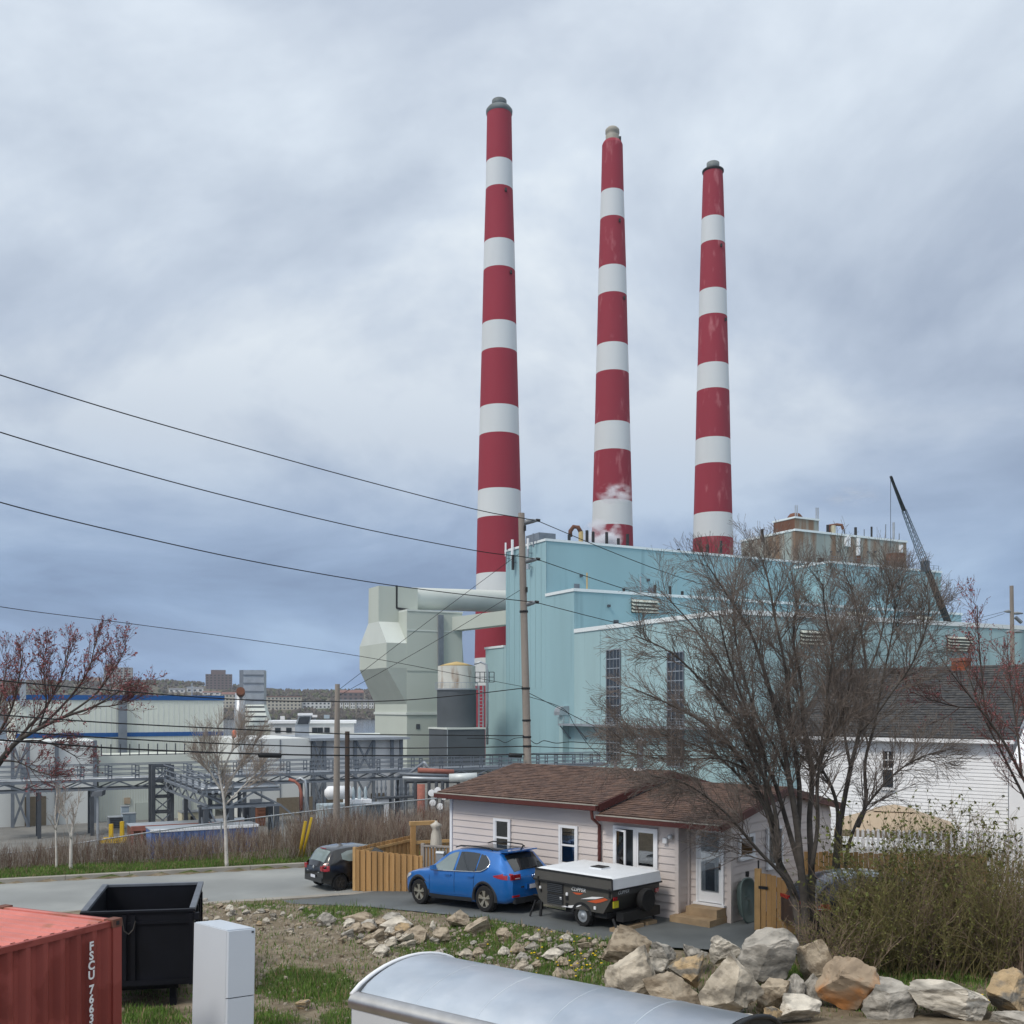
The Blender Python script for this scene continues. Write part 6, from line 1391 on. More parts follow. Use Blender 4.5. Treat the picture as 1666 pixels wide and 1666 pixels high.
lg = MB(); lg.bar((-.03,-.03,.90),(-.03,-.045,.965),.016); lg.bar((-.03,.045,.895),(-.03,.03,.96),.016); lg.bar((-.03,-.035,.93),(-.03,.035,.928),.014); L_(lg, 'emblem_letter', 'chrome', suv)
L_(MB().box(-.024,-.016,.36,.47,.66,.70), 'badge', 'chrome', suv); L_(MB().tube([(-.02,0,.42),(-.26,0,.42)], .03, 8), 'tow_bar', 'black_metal', suv); L_(MB().lathe([(.01,.0),(.03,.02),(.03,.05),(.01,.07)], (-.25,0,.43), 10), 'tow_ball', 'chrome', suv)
L_(MB().tube([(.42,0,1.55),(.30,0,1.70)], .02, 6), 'antenna', 'black_metal', suv)
L_(MB().tube([(.06,.1,1.13),(.12,-.32,1.15)], .012, 5), 'rear_wiper', 'black_metal', suv)
fwd = V3((-.705,.71,0)); RW = G(793,1484,0); RW = V3((RW.x,RW.y,0)) + V3((.71,.705,0))*.80
put_car(suv, (RW.x,RW.y,zdrive(RW.x,RW.y)+.0), fwd, -R(3.1), xr)
# ---- black hatchback on the road
hb_ = thing('parked_hatchback', 'small black hatchback with upright red tail lamps parked at the roadside', 'car')
c = Car(3.78,
  top=[(0,.80),(.08,.95),(.14,1.02),(.30,1.28),(.42,1.40),(.6,1.46),(1.1,1.50),(1.7,1.49),(2.2,1.40),(2.6,1.18),(2.95,.98),(3.4,.88),(3.65,.72),(3.78,.55)],
  belt=[(0,.78),(.15,.93),(.6,.95),(1.8,.92),(2.8,.90),(3.4,.82),(3.65,.66),(3.78,.5)],
  hw=[(0,.66),(.08,.74),(.25,.80),(.8,.83),(2.6,.83),(3.2,.80),(3.6,.66),(3.78,.48)],
  rw=[(0,.58),(.3,.58),(.7,.56),(1.8,.55),(2.3,.57),(2.8,.68),(3.3,.68),(3.6,.52),(3.78,.4)],
  bot=[(0,.30),(.3,.22),(3.2,.2),(3.78,.26)], mat='car_black')
xr2 = .62; c.body(hb_, [(xr2,.29),(xr2+2.45,.29)], .29, .335)
L_(c.top_patch(.13,.40,.86,.86), 'rear_window', 'car_glass_light', hb_, smooth=True); L_(c.top_patch(2.2,2.86,.88,.9), 'windscreen', 'car_glass', hb_, smooth=True)
for sg in (1, -1):
    L_(c.side_patch([(2.7,.95,1.0),(2.4,.96,1.2),(2.1,.965,1.33),(1.75,.97,1.37)], sg), 'front_side_window', 'car_glass', hb_, smooth=True)
    L_(c.side_patch([(1.68,.97,1.37),(1.3,.98,1.37),(.95,1.0,1.34),(.72,1.08,1.26)], sg), 'rear_side_window', 'car_glass_light', hb_, smooth=True)
    L_(c.side_patch([(.20,.72,.98),(.12,.70,.97),(.05,.70,.93),(.015,.70,.86)], sg, .012), 'tail_lamp', 'tail_red', hb_, smooth=True)
    L_(MB().box(-.015,.05,min(sg*.50,sg*.67),max(sg*.50,sg*.67),.71,.88), 'tail_lamp_inner', 'tail_red', hb_)
    for x in (xr2, xr2+2.45): wheel(hb_, x, sg*.70, .29, sg, 'rim_dark', 5, .18)
    L_(c.side_patch([(3.3,.70,.82),(3.5,.66,.78)], sg, .01), 'headlamp', 'lamp_clear', hb_)
L_(MB().box(-.03,.05,-.62,.62,.30,.46), 'rear_bumper', 'car_black', hb_); L_(MB().box(-.036,-.031,-.16,.16,.44,.54), 'licence_plate', 'plate', hb_)
L_(MB().lathe([(.01,-.02),(.05,-.022),(.055,-.01)], (0,0,.80), 14, 'x'), 'emblem', 'chrome', hb_); L_(MB().box(.36,.40,-.18,.18,1.405,1.43), 'brake_lamp', 'tail_red', hb_)
for y_ in (-.42,.36): L_(MB().box(-.014,-.004,y_,y_+.1,.63,.66), 'badge', 'chrome', hb_)
f = V3((.78,.625,0)); p = G(536,1444,-.36); put_car(hb_, (p.x, p.y, -.36), f, 0, xr2*.9); hb_.scale = (.9,.9,.9)
# ---- dark crossover behind the trees
dc = thing('parked_crossover', 'dark navy car with red lamp half hidden behind tree trunks and thicket', 'car')
c = Car(4.6,
  top=[(0,.90),(.06,1.02),(.15,1.12),(.5,1.42),(.8,1.52),(1.4,1.58),(2.0,1.57),(2.5,1.46),(3.1,1.12),(3.3,1.04),(3.9,.97),(4.3,.85),(4.5,.70),(4.6,.55)],
  belt=[(0,.86),(.2,1.02),(1,1.02),(2.5,.98),(3.4,.95),(4.2,.82),(4.6,.5)], hw=[(0,.76),(.15,.86),(.5,.90),(3.6,.91),(4.2,.82),(4.5,.64),(4.6,.5)], rw=[(0,.68),(.4,.62),(1.5,.6),(2.6,.6),(3.2,.76),(3.9,.76),(4.4,.58),(4.6,.4)], bot=[(0,.34),(.3,.24),(4,.22),(4.6,.3)], mat='car_navy')
c.body(dc, [(.95,.34),(3.65,.34)], .34, .39)
L_(c.top_patch(.17,.55,.86,.86), 'rear_window', 'car_glass', dc, smooth=True); L_(c.top_patch(2.5,3.2,.9,.9), 'windscreen', 'car_glass_light', dc, smooth=True); L_(c.top_patch(.9,2.3,.8,.8), 'glass_roof', 'car_glass_light', dc, smooth=True)
for sg in (1, -1):
    L_(c.side_patch([(3.0,1.0,1.04),(2.6,1.01,1.28),(2.2,1.02,1.42),(1.9,1.025,1.45)], sg), 'front_side_window', 'car_glass', dc, smooth=True)
    L_(c.side_patch([(1.84,1.03,1.45),(1.4,1.04,1.45),(1.0,1.06,1.42),(.72,1.12,1.34)], sg), 'rear_side_window', 'car_glass', dc, smooth=True)
    L_(c.side_patch([(.45,.86,.98),(.25,.85,1.0),(.1,.85,1.0),(.03,.86,.98)], sg, .012), 'tail_lamp', 'tail_red', dc, smooth=True); L_(MB().box(-.015,.05,min(sg*.3,sg*.78),max(sg*.3,sg*.78),.90,.98), 'tail_lamp_inner', 'tail_red', dc)
    L_(c.side_patch([(.35,.88,.90),(.2,.875,.895),(.08,.875,.895)], sg, .018), 'lamp_strip', 'lamp_clear', dc)
    m_ = MB(); m_.tube([(x, sg*(c.side(x,.97)+.012), .985) for x in (.7,1.5,2.3,3.0)], .012, 5); L_(m_, 'window_trim', 'chrome', dc)
    for x in (.95, 3.65): wheel(dc, x, sg*.79, .34, sg)
f = V3((.985,.17,0)); put_car(dc, (7.42, 23.75, .02), f, 0, .95)
# ---- pop-up camper trailer
cp = thing('camper_trailer', 'folded grey tent trailer with white roof and orange stripes behind the blue car', 'trailer')
NC = V3((X_(996,24.3),24.3,0)); td = V3((.71,-.705,0)).normalized(); tl_, twd = 2.5, 1.85; TFm = FR(NC, td)   # a<0 towards the hitch
TFm.v = V3((-td.y, td.x, 0)); gz0 = zdrive(NC.x,NC.y)
cp.location = TFm(-1.2,.9,gz0)
zb0, zb1, zr0, zr1 = gz0+.42, gz0+.98, gz0+1.0, gz0+1.28
bd = MB(); prof = [(-tl_+.12,zb0+.1),(-tl_-.02,zb0+.45),(-tl_-.02,zb1),(0.0,zb1),(0.0,zb0+.42),(-.28,zb0),(-tl_+.3,zb0-.02)]
bd.prism([TFm(a,0,z) for a, z in prof], [TFm(a,twd,z) for a, z in prof]); body = bd.build('body', 'camper_grey', cp)
rfm = MB(); rfm.prism([TFm(-tl_-.04,-.03,zr0),TFm(.04,-.03,zr0),TFm(.04,twd+.03,zr0),TFm(-tl_-.04,twd+.03,zr0)],[TFm(-tl_,-.0,zr1-.014),TFm(.0,-.0,zr1-.014),TFm(.0,twd,zr1-.014),TFm(-tl_,twd,zr1-.014)]); rf_ = rfm.build('roof_shell', 'camper_grey', cp)
tp = MB(); tp.prism([TFm(-tl_+.01,-.005,zr1-.012),TFm(.01,-.005,zr1-.012),TFm(.01,twd+.005,zr1-.012),TFm(-tl_+.01,twd+.005,zr1-.012)],[TFm(-tl_+.12,.12,zr1+.03),TFm(-.12,.12,zr1+.03),TFm(-.12,twd-.12,zr1+.03),TFm(-tl_+.12,twd-.12,zr1+.03)]); tp.build('roof_top', 'camper_white', rf_)
MB().add([TFm(.046,-.02,zr0+.02),TFm(.046,twd+.02,zr0+.02),TFm(.012,twd,zr1-.014),TFm(.012,0,zr1-.014)], [(0,1,2,3)]).build('roof_end_panel', 'camper_white', rf_)
for q in ((TFm(-tl_-.03,-.045,zr0),TFm(.05,-.045,zr0)),(TFm(.055,-.045,zr0),TFm(.055,twd+.03,zr0))): m_ = MB(); m_.bar(q[0], q[1], .035); m_.build('edge_trim', 'black_metal', rf_)
m_ = MB(); m_.bar(TFm(-tl_,-.012,zr1-.014), TFm(0,-.012,zr1-.014), .03); m_.build('edge_trim', 'black_metal', rf_); m_ = MB(); m_.bar(TFm(.03,-.03,zr0), TFm(.0,-.005,zr1-.014), .035); m_.build('edge_trim', 'black_metal', rf_)
hx = MB().fbox(TFm, -1.35, -.95, .75, 1.1, zr1+.0, zr1+.06).build('roof_vent', 'camper_white', rf_); MB().fbox(TFm, -1.33, -.97, .77, 1.08, zr1+.062, zr1+.08).build('vent_lid', 'black_metal', hx)
for z_ in (zb0+.08, zb0+.36):
    g = MB().fbox(TFm, -tl_+.42, -tl_+.95, -.022, -.003, z_-.05+.0, z_+.20).build('side_vent', 'black_metal', body)
    for k in range(5): MB().fbox(TFm, -tl_+.44, -tl_+.93, -.035, -.024, z_-.03+k*.045, z_-.015+k*.045).build('vent_slat', 'steel_dark', g)
for a_, z_, s_, mt in ((-1.42,zb0+.32,.06,'vinyl_white'),(-1.42,zb0+.22,.075,'black_metal'),(-1.42,zb0+.06,.07,'black_metal'),(-1.62,zb0+.20,.06,'vinyl_white'),(-.52,zb0+.10,.06,'vinyl_white'),(-tl_+.18,zb0+.38,.05,'vinyl_white'),(-tl_+.2,zb0+.3,.05,'black_metal')): MB().fbox(TFm, a_-s_/2, a_+s_/2, -.03, -.003, z_-s_/2, z_+s_*.7).build('hatch', mt, body)
def stripe(pts, mt, nm, b=-.006): MB().add([TFm(a,b,z) for a, z in pts], [tuple(range(len(pts)))]).build(nm, mt, body)
zc2 = zb0+.26
stripe([(-.98,zc2),(-.62,zc2+.10),(-.24,zc2+.14),(-.50,zc2+.06)], 'vinyl_white', 'white_stripe'); stripe([(-.78,zc2-.03),(-.50,zc2+.045),(-.22,zc2+.12),(-.12,zc2+.09),(-.35,zc2+.0),(-.5,zc2-.04)], 'orange', 'orange_stripe', -.009); stripe([(-1.62,zb0+.0),(-1.2,zb0+.08),(-.92,zb0+.13),(-1.05,zb0+.06),(-1.3,zb0+.0)], 'vinyl_white', 'white_stripe', -.009)
tx = text_mb('CLIPPER', .13, .001, .3); tx.xf(basis(TFm(-1.06,-.006,zb0+.475), TFm.u, V3((0,0,1)), -TFm.v)); tx.build('side_lettering', 'vinyl_white', body, fix=False)
tx = text_mb('CLIPPER', .12, .001, .3); tx.xf(basis(TFm(.006,.42,zb0+.50), TFm.v, V3((0,0,1)), TFm.u)); tx.build('rear_lettering', 'vinyl_white', body, fix=False)
stripe([(-1.25,zb0+.39),(-.9,zb0+.41),(-1.0,zb0+.36),(-1.12,zb0+.35)], 'orange', 'orange_mark', -.006)
MB().fbox(TFm, .003, .03, .03, .16, zb0+.34, zb0+.42).build('tail_lamp', 'tail_red', body); MB().fbox(TFm, .003, .03, twd-.2, twd-.06, zb0+.34, zb0+.44).build('tail_lamp', 'tail_red', body)
MB().fbox(TFm, .003, .02, .02, .22, zb0+.16, zb0+.32).build('yellow_plate', 'sign_yellow', body)
sp_ = MB().lathe([(.12,-.08),(.26,-.09),(.285,0),(.26,.09),(.12,.08)], (0,0,0), 26, 'y'); sp_.xf(basis(TFm(.14,1.12,zb0+.24), TFm.v, TFm.u, V3((0,0,1)))); sp_.build('spare_wheel', 'tyre', cp, angle=40)
MB().fbox(TFm, -.12, .10, .3, twd-.1, gz0+.22, gz0+.44).build('rear_bumper', 'black_metal', cp); MB().fbox(TFm, -tl_+.3, -.25, .1, twd-.1, gz0+.28, gz0+.41).build('chassis', 'black_metal', cp)
MB().fbox(TFm, -tl_+.32, -1.42, -.06, -.005, zb0-.07, zb0-.01).build('step_rail', 'chrome', cp)
def frame_wheel(parent, P_, axis_u, r, wd, nm, rim):
    t_ = MB().lathe([(r*.6,-wd/2),(r*.9,-wd/2),(r,-wd*.25),(r,wd*.25),(r*.9,wd/2),(r*.6,wd/2)], (0,0,0), 26, 'y', cap=False); mm = basis(P_, axis_u, V3((-axis_u.y,axis_u.x,0)), V3((0,0,1))); t_.xf(mm); w_ = t_.build(nm, 'tyre', parent, angle=35)
    d = MB().lathe([(r*.62,-wd*.35),(r*.5,-wd*.42),(r*.3,-wd*.25),(r*.2,-wd*.5),(.01,-wd*.5)], (0,0,0), 22, 'y', cap=False); d.xf(mm); d.build('rim', rim, w_, smooth=True); return w_
for b_ in (.10, twd-.1): frame_wheel(cp, TFm(-.95,b_,gz0+.27), TFm.u, .27, .18, 'wheel', 'galv')
ma = MB(); n = 14; vs = []
for i in range(n+1):
    g = R(10+160*i/n); vs += [TFm(-.95+.34*math.cos(g),-.012,gz0+.27+.34*math.sin(g)), TFm(-.95+.34*math.cos(g),.25,gz0+.27+.34*math.sin(g)), TFm(-.95+.27*math.cos(g),-.012,gz0+.27+.27*math.sin(g))]
ma.add(vs, [(i*3,(i+1)*3,(i+1)*3+1,i*3+1) for i in range(n)]+[(i*3,i*3+2,(i+1)*3+2,(i+1)*3) for i in range(n)]); ma.build('wheel_well', 'black_metal', cp)
dw = MB(); dw.tube([TFm(-tl_+.05,.95,gz0+.36), TFm(-tl_-.95,.95,gz0+.40)], .035, 8); dw.tube([TFm(-tl_+.05,.4,gz0+.36), TFm(-tl_-.8,.93,gz0+.38)], .03, 8); dw.tube([TFm(-tl_+.05,1.5,gz0+.36), TFm(-tl_-.8,.97,gz0+.38)], .03, 8); dw.build('drawbar', 'black_metal', cp)
dw = MB(); dw.tube([TFm(-tl_-.1,.1,zb0), TFm(-tl_-.2,.0,gz0+.02)], .025, 6); dw.tube([TFm(-tl_-.02,.25,zb0), TFm(-tl_-.02,.2,gz0+.02)], .04, 6); dw.build('stabiliser_leg', 'black_metal', cp)
for b_ in (.15, twd-.2): MB().tube([TFm(-.1,b_,gz0+.3), TFm(.0,b_,gz0+.1)], .035, 6).build('stabiliser_leg', 'black_metal', cp)
MB().fbox(TFm, -.08, -.04, -.04, -.02, zb1-.16, zb1+.06).build('latch', 'black_metal', body); MB().fbox(TFm, -tl_+.1, -tl_+.15, -.04, -.02, zb1-.16, zb1+.1).build('latch', 'black_metal', body)
for i, (a0, a1, b0, b1, lb) in enumerate(((-.12,.12,.05,.38,'short yellowish timber block under the camper corner leg'),(-.02,.14,.45,1.05,'long yellowish timber block lying behind the camper'),(-.1,.12,1.2,1.6,'yellowish timber block under the far camper leg'))):
    tag(MB().fbox(TFm, a0, a1, b0, b1, gz0+.015, gz0+.10).build('timber_block', 'step_wood'), lb, 'timber block')
# ================================================================ foreground lot
# ---- red shipping container
KC = V3((X_(198,15.0),15.0,0)); ku = V3((-.42,-.907,0)).normalized(); kv = V3((-.907,.42,0)).normalized(); KF = FR(KC, ku, kv)
ztop = zat(1493,15.0); zbot = ztop-2.59; KL, KW = 6.06, 2.44
sc_ = thing('shipping_container', 'brick-red corrugated shipping container with white code lettering near the black bin', 'container', KF(3,1.2,zbot))
def kb_(a0,a1,b0,b1,z0,z1,nm,mt,par=sc_): return MB().fbox(KF,a0,a1,b0,b1,z0,z1).build(nm,mt,par)
for a_ in (0, KL-.16):
    for b_ in (0, KW-.16): kb_(a_, a_+.16, b_, b_+.16, zbot+.12, ztop-.122, 'corner_post', 'container_red')
for a_ in (0, KL-.178):
    for b_ in (0, KW-.162):
        for z_ in (zbot, ztop-.118):
            cc = kb_(a_-.006, a_+.178, b_-.006, b_+.162, z_, z_+.118, 'corner_casting', 'rusty_corner')
            if z_ > 1 and a_ == 0 and b_ == 0:
                kb_(a_+.05, a_+.11, b_-.010, b_-.0065, z_+.03, z_+.09, 'casting_slot', 'black_metal', cc); 
for b_ in (.02, KW-.08): kb_(.17, KL-.17, b_, b_+.06, ztop-.10, ztop-.02, 'top_rail', 'container_red'); kb_(.17, KL-.17, b_, b_+.06, zbot, zbot+.16, 'bottom_rail', 'container_red')
for a_ in (.02, KL-.08): kb_(a_, a_+.06, .17, KW-.17, ztop-.10, ztop-.02, 'end_rail', 'container_red')
def corr(p0, du, dv_, length, z0, z1, depth, pitch=.278, flat=.07):
    m_ = MB(); pts = []; x = 0
    while x < length:
        for dx, d in ((0,0),(flat,0),(flat+.068,depth),(2*flat+.068,depth)):
            if x+dx <= length: pts.append((x+dx, d))
        x += pitch
    pts.append((length, 0)); n = len(pts)
    for z in (z0, z1):
        for x, d in pts: m_.v.append(tuple(p0+du*x+dv_*d+V3((0,0,z))))
    for i in range(n-1): m_.f.append((i,i+1,n+i+1,n+i)); m_.mi.append(0)
    return m_
corr(KF(.16,.03,0), ku, kv, KL-.32, zbot+.15, ztop-.09, .066).build('side_panel', 'container_red', sc_, fix=False); corr(KF(.16,KW-.03,0), ku, -kv, KL-.32, zbot+.15, ztop-.09, .066).build('side_panel', 'container_red', sc_, fix=False)
corr(KF(.03,.16,0), kv, ku, KW-.32, zbot+.15, ztop-.09, .04).build('end_panel', 'container_red', sc_, fix=False); corr(KF(KL-.03,.16,0), kv, -ku, KW-.32, zbot+.15, ztop-.09, .04).build('end_panel', 'container_red', sc_, fix=False)
m_ = MB(); pts = []; x = .02
while x < KL-.3:
    pts += [(x,-.012),(x+.085,-.012),(x+.112,.022),(x+.18,.022),(x+.205,-.012)]; x += .209
n = len(pts)
for b_ in (.10, KW-.10):
    for x, d in pts: m_.v.append(tuple(KF(.14+x, b_, ztop-.03+d)))
for i in range(n-1): m_.f.append((i,i+1,n+i+1,n+i)); m_.mi.append(0)
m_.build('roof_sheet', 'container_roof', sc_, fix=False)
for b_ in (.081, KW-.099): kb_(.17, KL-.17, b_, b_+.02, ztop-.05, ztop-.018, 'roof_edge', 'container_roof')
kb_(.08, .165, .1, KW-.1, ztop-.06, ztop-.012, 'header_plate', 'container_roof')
# code lettering stacked down the side, one letter under another
zl = ztop-.31
for chv in 'FSCU 76631':
    if chv != ' ':
        tx = text_mb(chv, .168, .001, 0, .006); tx.xf(basis(KF(.535,.024,zl), -ku, V3((0,0,1)), -kv)); tx.build('code_letter', 'paint_white', sc_, fix=False)
    zl -= .137 if chv != ' ' else .065
# ---- black open-top bin
DC = V3((X_(133,19.1),19.1,0)); DF = FR(DC, (.98,.17,0)); dl = along(DC, DF.u, 315); DF.v = V3((-.235,.972,0)).normalized()
zr_ = zat(1488,19.1); zb_2 = zat(1606,19.2); dd = 2.75; zk = zat(1438,21.8)-.06
dm = thing('waste_bin', 'large black open-top steel skip bin with pale worn rim on the lot', 'skip', DF(dl/2,1.3,hgt(DC.x+1,20)))
def dbx(a0,a1,b0,b1,z0,z1,nm,mt,par=dm): return MB().fbox(DF,a0,a1,b0,b1,z0,z1).build(nm,mt,par)
fw = dbx(0, dl, 0, .05, zb_2, zr_, 'front_wall', 'dumpster'); dbx(.05, dl-.05, dd-.05, dd, zb_2, zk, 'back_wall', 'dumpster')
for a0, a1 in ((0,.05),(dl-.05,dl)):
    m_ = MB(); m_.hexa([DF(a0,.051,zb_2),DF(a1,.051,zb_2),DF(a1,dd,zb_2),DF(a0,dd,zb_2),DF(a0,.051,zr_),DF(a1,.051,zr_),DF(a1,dd,zk),DF(a0,dd,zk)]); m_.build('side_wall', 'dumpster', dm)
    m_ = MB(); m_.hexa([DF(a0-.03,.062,zr_+.002),DF(a1+.03,.062,zr_+.002),DF(a1+.03,dd,zk+.002),DF(a0-.03,dd,zk+.002),DF(a0-.03,.062,zr_+.06),DF(a1+.03,.062,zr_+.06),DF(a1+.03,dd,zk+.06),DF(a0-.03,dd,zk+.06)]); m_.build('rim', 'dumpster_rim', dm)
dbx(.051, dl-.051, .051, dd-.051, zb_2, zb_2+.05, 'floor', 'dumpster')
dbx(-.03, dl+.03, -.035, .06, zr_+.002, zr_+.045, 'rim', 'dumpster'); dbx(.081, dl-.081, dd-.07, dd+.03, zk+.002, zk+.05, 'rim', 'dumpster_rim')
for a_ in (.0, dl*.36, dl*.44, dl-.08): dbx(a_, a_+.07, -.05, -.002, zb_2, zr_-.04, 'upright', 'dumpster', fw)
dbx(-.02, dl+.02, -.06, -.052, zb_2+.02, zb_2+.12, 'bottom_rail', 'dumpster', fw); dbx(.45, dl-.05, -.03, -.003, zr_-.22, zr_-.17, 'crossbar', 'dumpster_rim' if False else 'dumpster', fw)
dbx(dl+.0, dl+.10, -.04, .06, zr_-.16, zr_-.03, 'lifting_lug', 'dumpster')
for b_ in (.6, 1.3, 2.0): dbx(dl, dl+.05, b_, b_+.08, zb_2, zr_, 'side_rib', 'dumpster')
cb2 = MB(); cb2.tube([DF(dl*.36,-.06,zr_-.1), DF(dl*.38,-.08,zr_-.32), DF(dl*.42,-.085,zr_-.38), DF(dl*.46,-.08,zr_-.30), DF(dl*.48,-.06,zr_-.14)], .012, 5); cb2.build('hanging_chain', 'rim_dark', dm)
for a_ in (.35, dl-.45):
    for b_ in (.15, dd-.4): 
        p = DF(a_,b_,0); g0 = hgt(p.x,p.y); dbx(a_, a_+.12, b_, b_+.3, g0-.05, zb_2-.002, 'foot', 'dumpster')
dbx(.3, dl-.3, .2, dd-.1, zb_2-.12, zb_2-.003, 'subframe', 'dumpster')
# ---- white fridge
FC = V3((X_(367,15.9),15.9,0)); fa = R(40); FFr = FR(FC, (math.cos(fa)*.99, math.sin(fa), 0)); gz1 = -.02; ztf = zat(1521,15.9)
wl_ = -along(FC, -FFr.v*-1, 312) if False else along(FC, V3((-FFr.u.y,FFr.u.x,0))*1.0, 312); wr_ = along(FC, FFr.u, 413)
fv = V3((-FFr.u.y,FFr.u.x,0)); FFr.v = fv
fg = thing('fridge', 'white two-door fridge standing outdoors beside the black bin', 'fridge', FFr(.3,.3,gz1))
MB().fbox(FFr, 0.0, wr_, .055, wl_, gz1, ztf).build('cabinet', 'fridge', fg)
zsp = zat(1630,15.9)
for z0, z1, nm in ((gz1+.08, zsp-.008, 'lower_door'), (zsp+.008, ztf-.004, 'upper_door')):
    d_ = MB(); bv = .018
    d_.prism([FFr(0,.0+bv,z0),FFr(bv,0,z0),FFr(wr_-bv,0,z0),FFr(wr_,bv,z0),FFr(wr_,.048,z0),FFr(0,.048,z0)],[FFr(0,bv,z1),FFr(bv,0,z1),FFr(wr_-bv,0,z1),FFr(wr_,bv,z1),FFr(wr_,.048,z1),FFr(0,.048,z1)]); d_.build(nm, 'fridge', fg)
MB().fbox(FFr, .006, wr_-.006, .048, .0545, gz1+.06, ztf-.006).build('door_seal', 'fridge_gap', fg)
MB().fbox(FFr, wr_-.075, wr_-.035, -.006, -.001, ztf-.06, ztf-.03).build('badge', 'steel_dark', fg); MB().fbox(FFr, .02, wr_-.02, .056, wl_-.02, ztf+.002, ztf+.012).build('top_cover', 'fridge', fg)
fg.rotation_euler = (-R(4),0,0)
# ---- enclosed trailer with arched aluminium roof
TX = V3((-1.92,12.15,0)); tu_ = V3((.80,-.60,0)).normalized(); TRF = FR(TX, tu_); TRF.v = V3((-tu_.y,tu_.x,0)); TL2, TW2 = 4.5, 2.02; zs_ = zat(1612,12.15)-.05
tr2 = thing('cargo_trailer', 'enclosed cargo trailer with arched brushed aluminium roof and pale sides', 'trailer', TRF(2,1,-.1))
MB().fbox(TRF, .03, TL2-.03, .0, TW2, .45, zs_-.14).build('side_wall', 'alu_side', tr2)
n = 14; rise = .26
def arch_z(f): return zs_+rise*(1-(2*f-1)**2)**.8
rf3 = MB(); nx = 5
for i in range(nx):
    a0, a1 = .05+(TL2-.1)*i/nx, .05+(TL2-.1)*(i+1)/nx
    m_ = MB(); vs = []
    for aa in (a0+.0015, a1-.0015):
        for j in range(n+1): f_ = j/n; vs.append(TRF(aa, .10+(TW2-.20)*f_, arch_z(f_)+.0))
    m_.add(vs, [(j,j+1,n+1+j+1,n+1+j) for j in range(n)]); m_.build('roof_sheet', 'alu', tr2, smooth=True, fix=False)
    if i:
        m_ = MB(); vs = []
        for aa, dz in ((a0-.012,.001),(a0-.006,.006),(a0+.006,.006),(a0+.012,.001)):
            for j in range(n+1): f_ = j/n; vs.append(TRF(aa, .10+(TW2-.20)*f_, arch_z(f_)+dz))
        m_.add(vs, [(k*(n+1)+j,k*(n+1)+j+1,(k+1)*(n+1)+j+1,(k+1)*(n+1)+j) for k in range(3) for j in range(n)]); m_.build('roof_seam', 'alu', tr2, smooth=True, fix=False)
for b_, sg in ((0,1),(TW2,-1)):
    m_ = MB(); vs = []; prof = [(-.012,-.15),(-.03,-.10),(-.028,-.05),(.0,-.01),(.05,.02),(.095,.032),(.115,.02)]
    for aa in (.0, TL2):
        for x, z in prof: vs.append(TRF(aa, b_+sg*x, zs_+z))
    k = len(prof); m_.add(vs, [(j,j+1,k+j+1,k+j) for j in range(k-1)]); m_.build('side_rail', 'alu_rail', tr2, smooth=True)
for aa, nm in ((0,'front_cap'),(TL2,'rear_cap')):
    sgn = -1 if aa == 0 else 1
    m_ = MB(); lo = [TRF(aa+sgn*.0, .02+(TW2-.04)*j/n, .45) for j in range(n+1)]; hi = [TRF(aa, .02+(TW2-.04)*j/n, arch_z(j/n)-.03) for j in range(n+1)]
    m_.add(lo+hi, [(j,j+1,n+1+j+1,n+1+j) for j in range(n)]); m_.build('end_wall', 'alu_side' if aa == 0 else 'black_metal', tr2)
    m_ = MB(); m_.tube([TRF(aa+sgn*.005, .03+(TW2-.06)*j/n, arch_z(j/n)-.005) for j in range(n+1)], .028, 8); m_.build('arch_trim', 'vinyl_white' if aa == 0 else 'black_metal', tr2, smooth=True)
for b_ in (.2, TW2-.2):
    for aa in (2.0, 2.75): frame_wheel(tr2, TRF(aa,b_,.22), TRF.u, .33, .2, 'wheel', 'galv')
MB().fbox(TRF, .1, TL2-.1, .3, TW2-.3, .3, .448).build('chassis', 'black_metal', tr2)
# ---- boulders
def rock_mesh(seed, sub=3, cuts=9, nz=.06):
    rnd = random.Random(seed); bm = bmesh.new(); bmesh.ops.create_icosphere(bm, subdivisions=sub, radius=1)
    planes = []
    while len(planes) < cuts:
        d = V3((rnd.gauss(0,1), rnd.gauss(0,1), rnd.gauss(0,.9))).normalized()
        if all(d.dot(e_) < .72 for e_, _k in planes): planes.append((d, rnd.uniform(.34,.70)))
        elif rnd.random() < .02: planes.append((d, rnd.uniform(.4,.7)))
    st = V3((rnd.gauss(0,.4), rnd.gauss(0,.4), 1)).normalized()
    for v in bm.verts:
        for _r in (0, 1):
            for d, k in planes:
                e_ = v.co.dot(d)-k
                if e_ > 0: v.co -= d*e_
        o_ = V3((seed*3.7,seed*1.3,0)); c_ = v.co
        lay = noise.noise(V3((c_.dot(st)*5.5+seed, c_.x*.6, c_.y*.6)))
        f_ = 1+nz*(noise.noise(c_*1.9+o_)+.8*(.5-abs(noise.noise(c_*3.6+o_)))*1.4+.5*(.4-abs(noise.noise(c_*8.0+o_)))+.7*lay+.25*noise.noise(c_*15+o_)); v.co *= f_
    me = bpy.data.meshes.new('rock'); bm.to_mesh(me); bm.free()
    xs = [v.co.x for v in me.vertices]; ys = [v.co.y for v in me.vertices]; zs = [v.co.z for v in me.vertices]
    c_ = [((max(q)+min(q))/2, max(q)-min(q)) for q in (xs, ys, zs)]
    for v in me.vertices: v.co = [(v.co[k]-c_[k][0])/c_[k][1] for k in range(3)]
    me.polygons.foreach_set('use_smooth', [True]*len(me.polygons))
    try: me.set_sharp_from_angle(angle=R(17))
    except Exception: pass
    return me
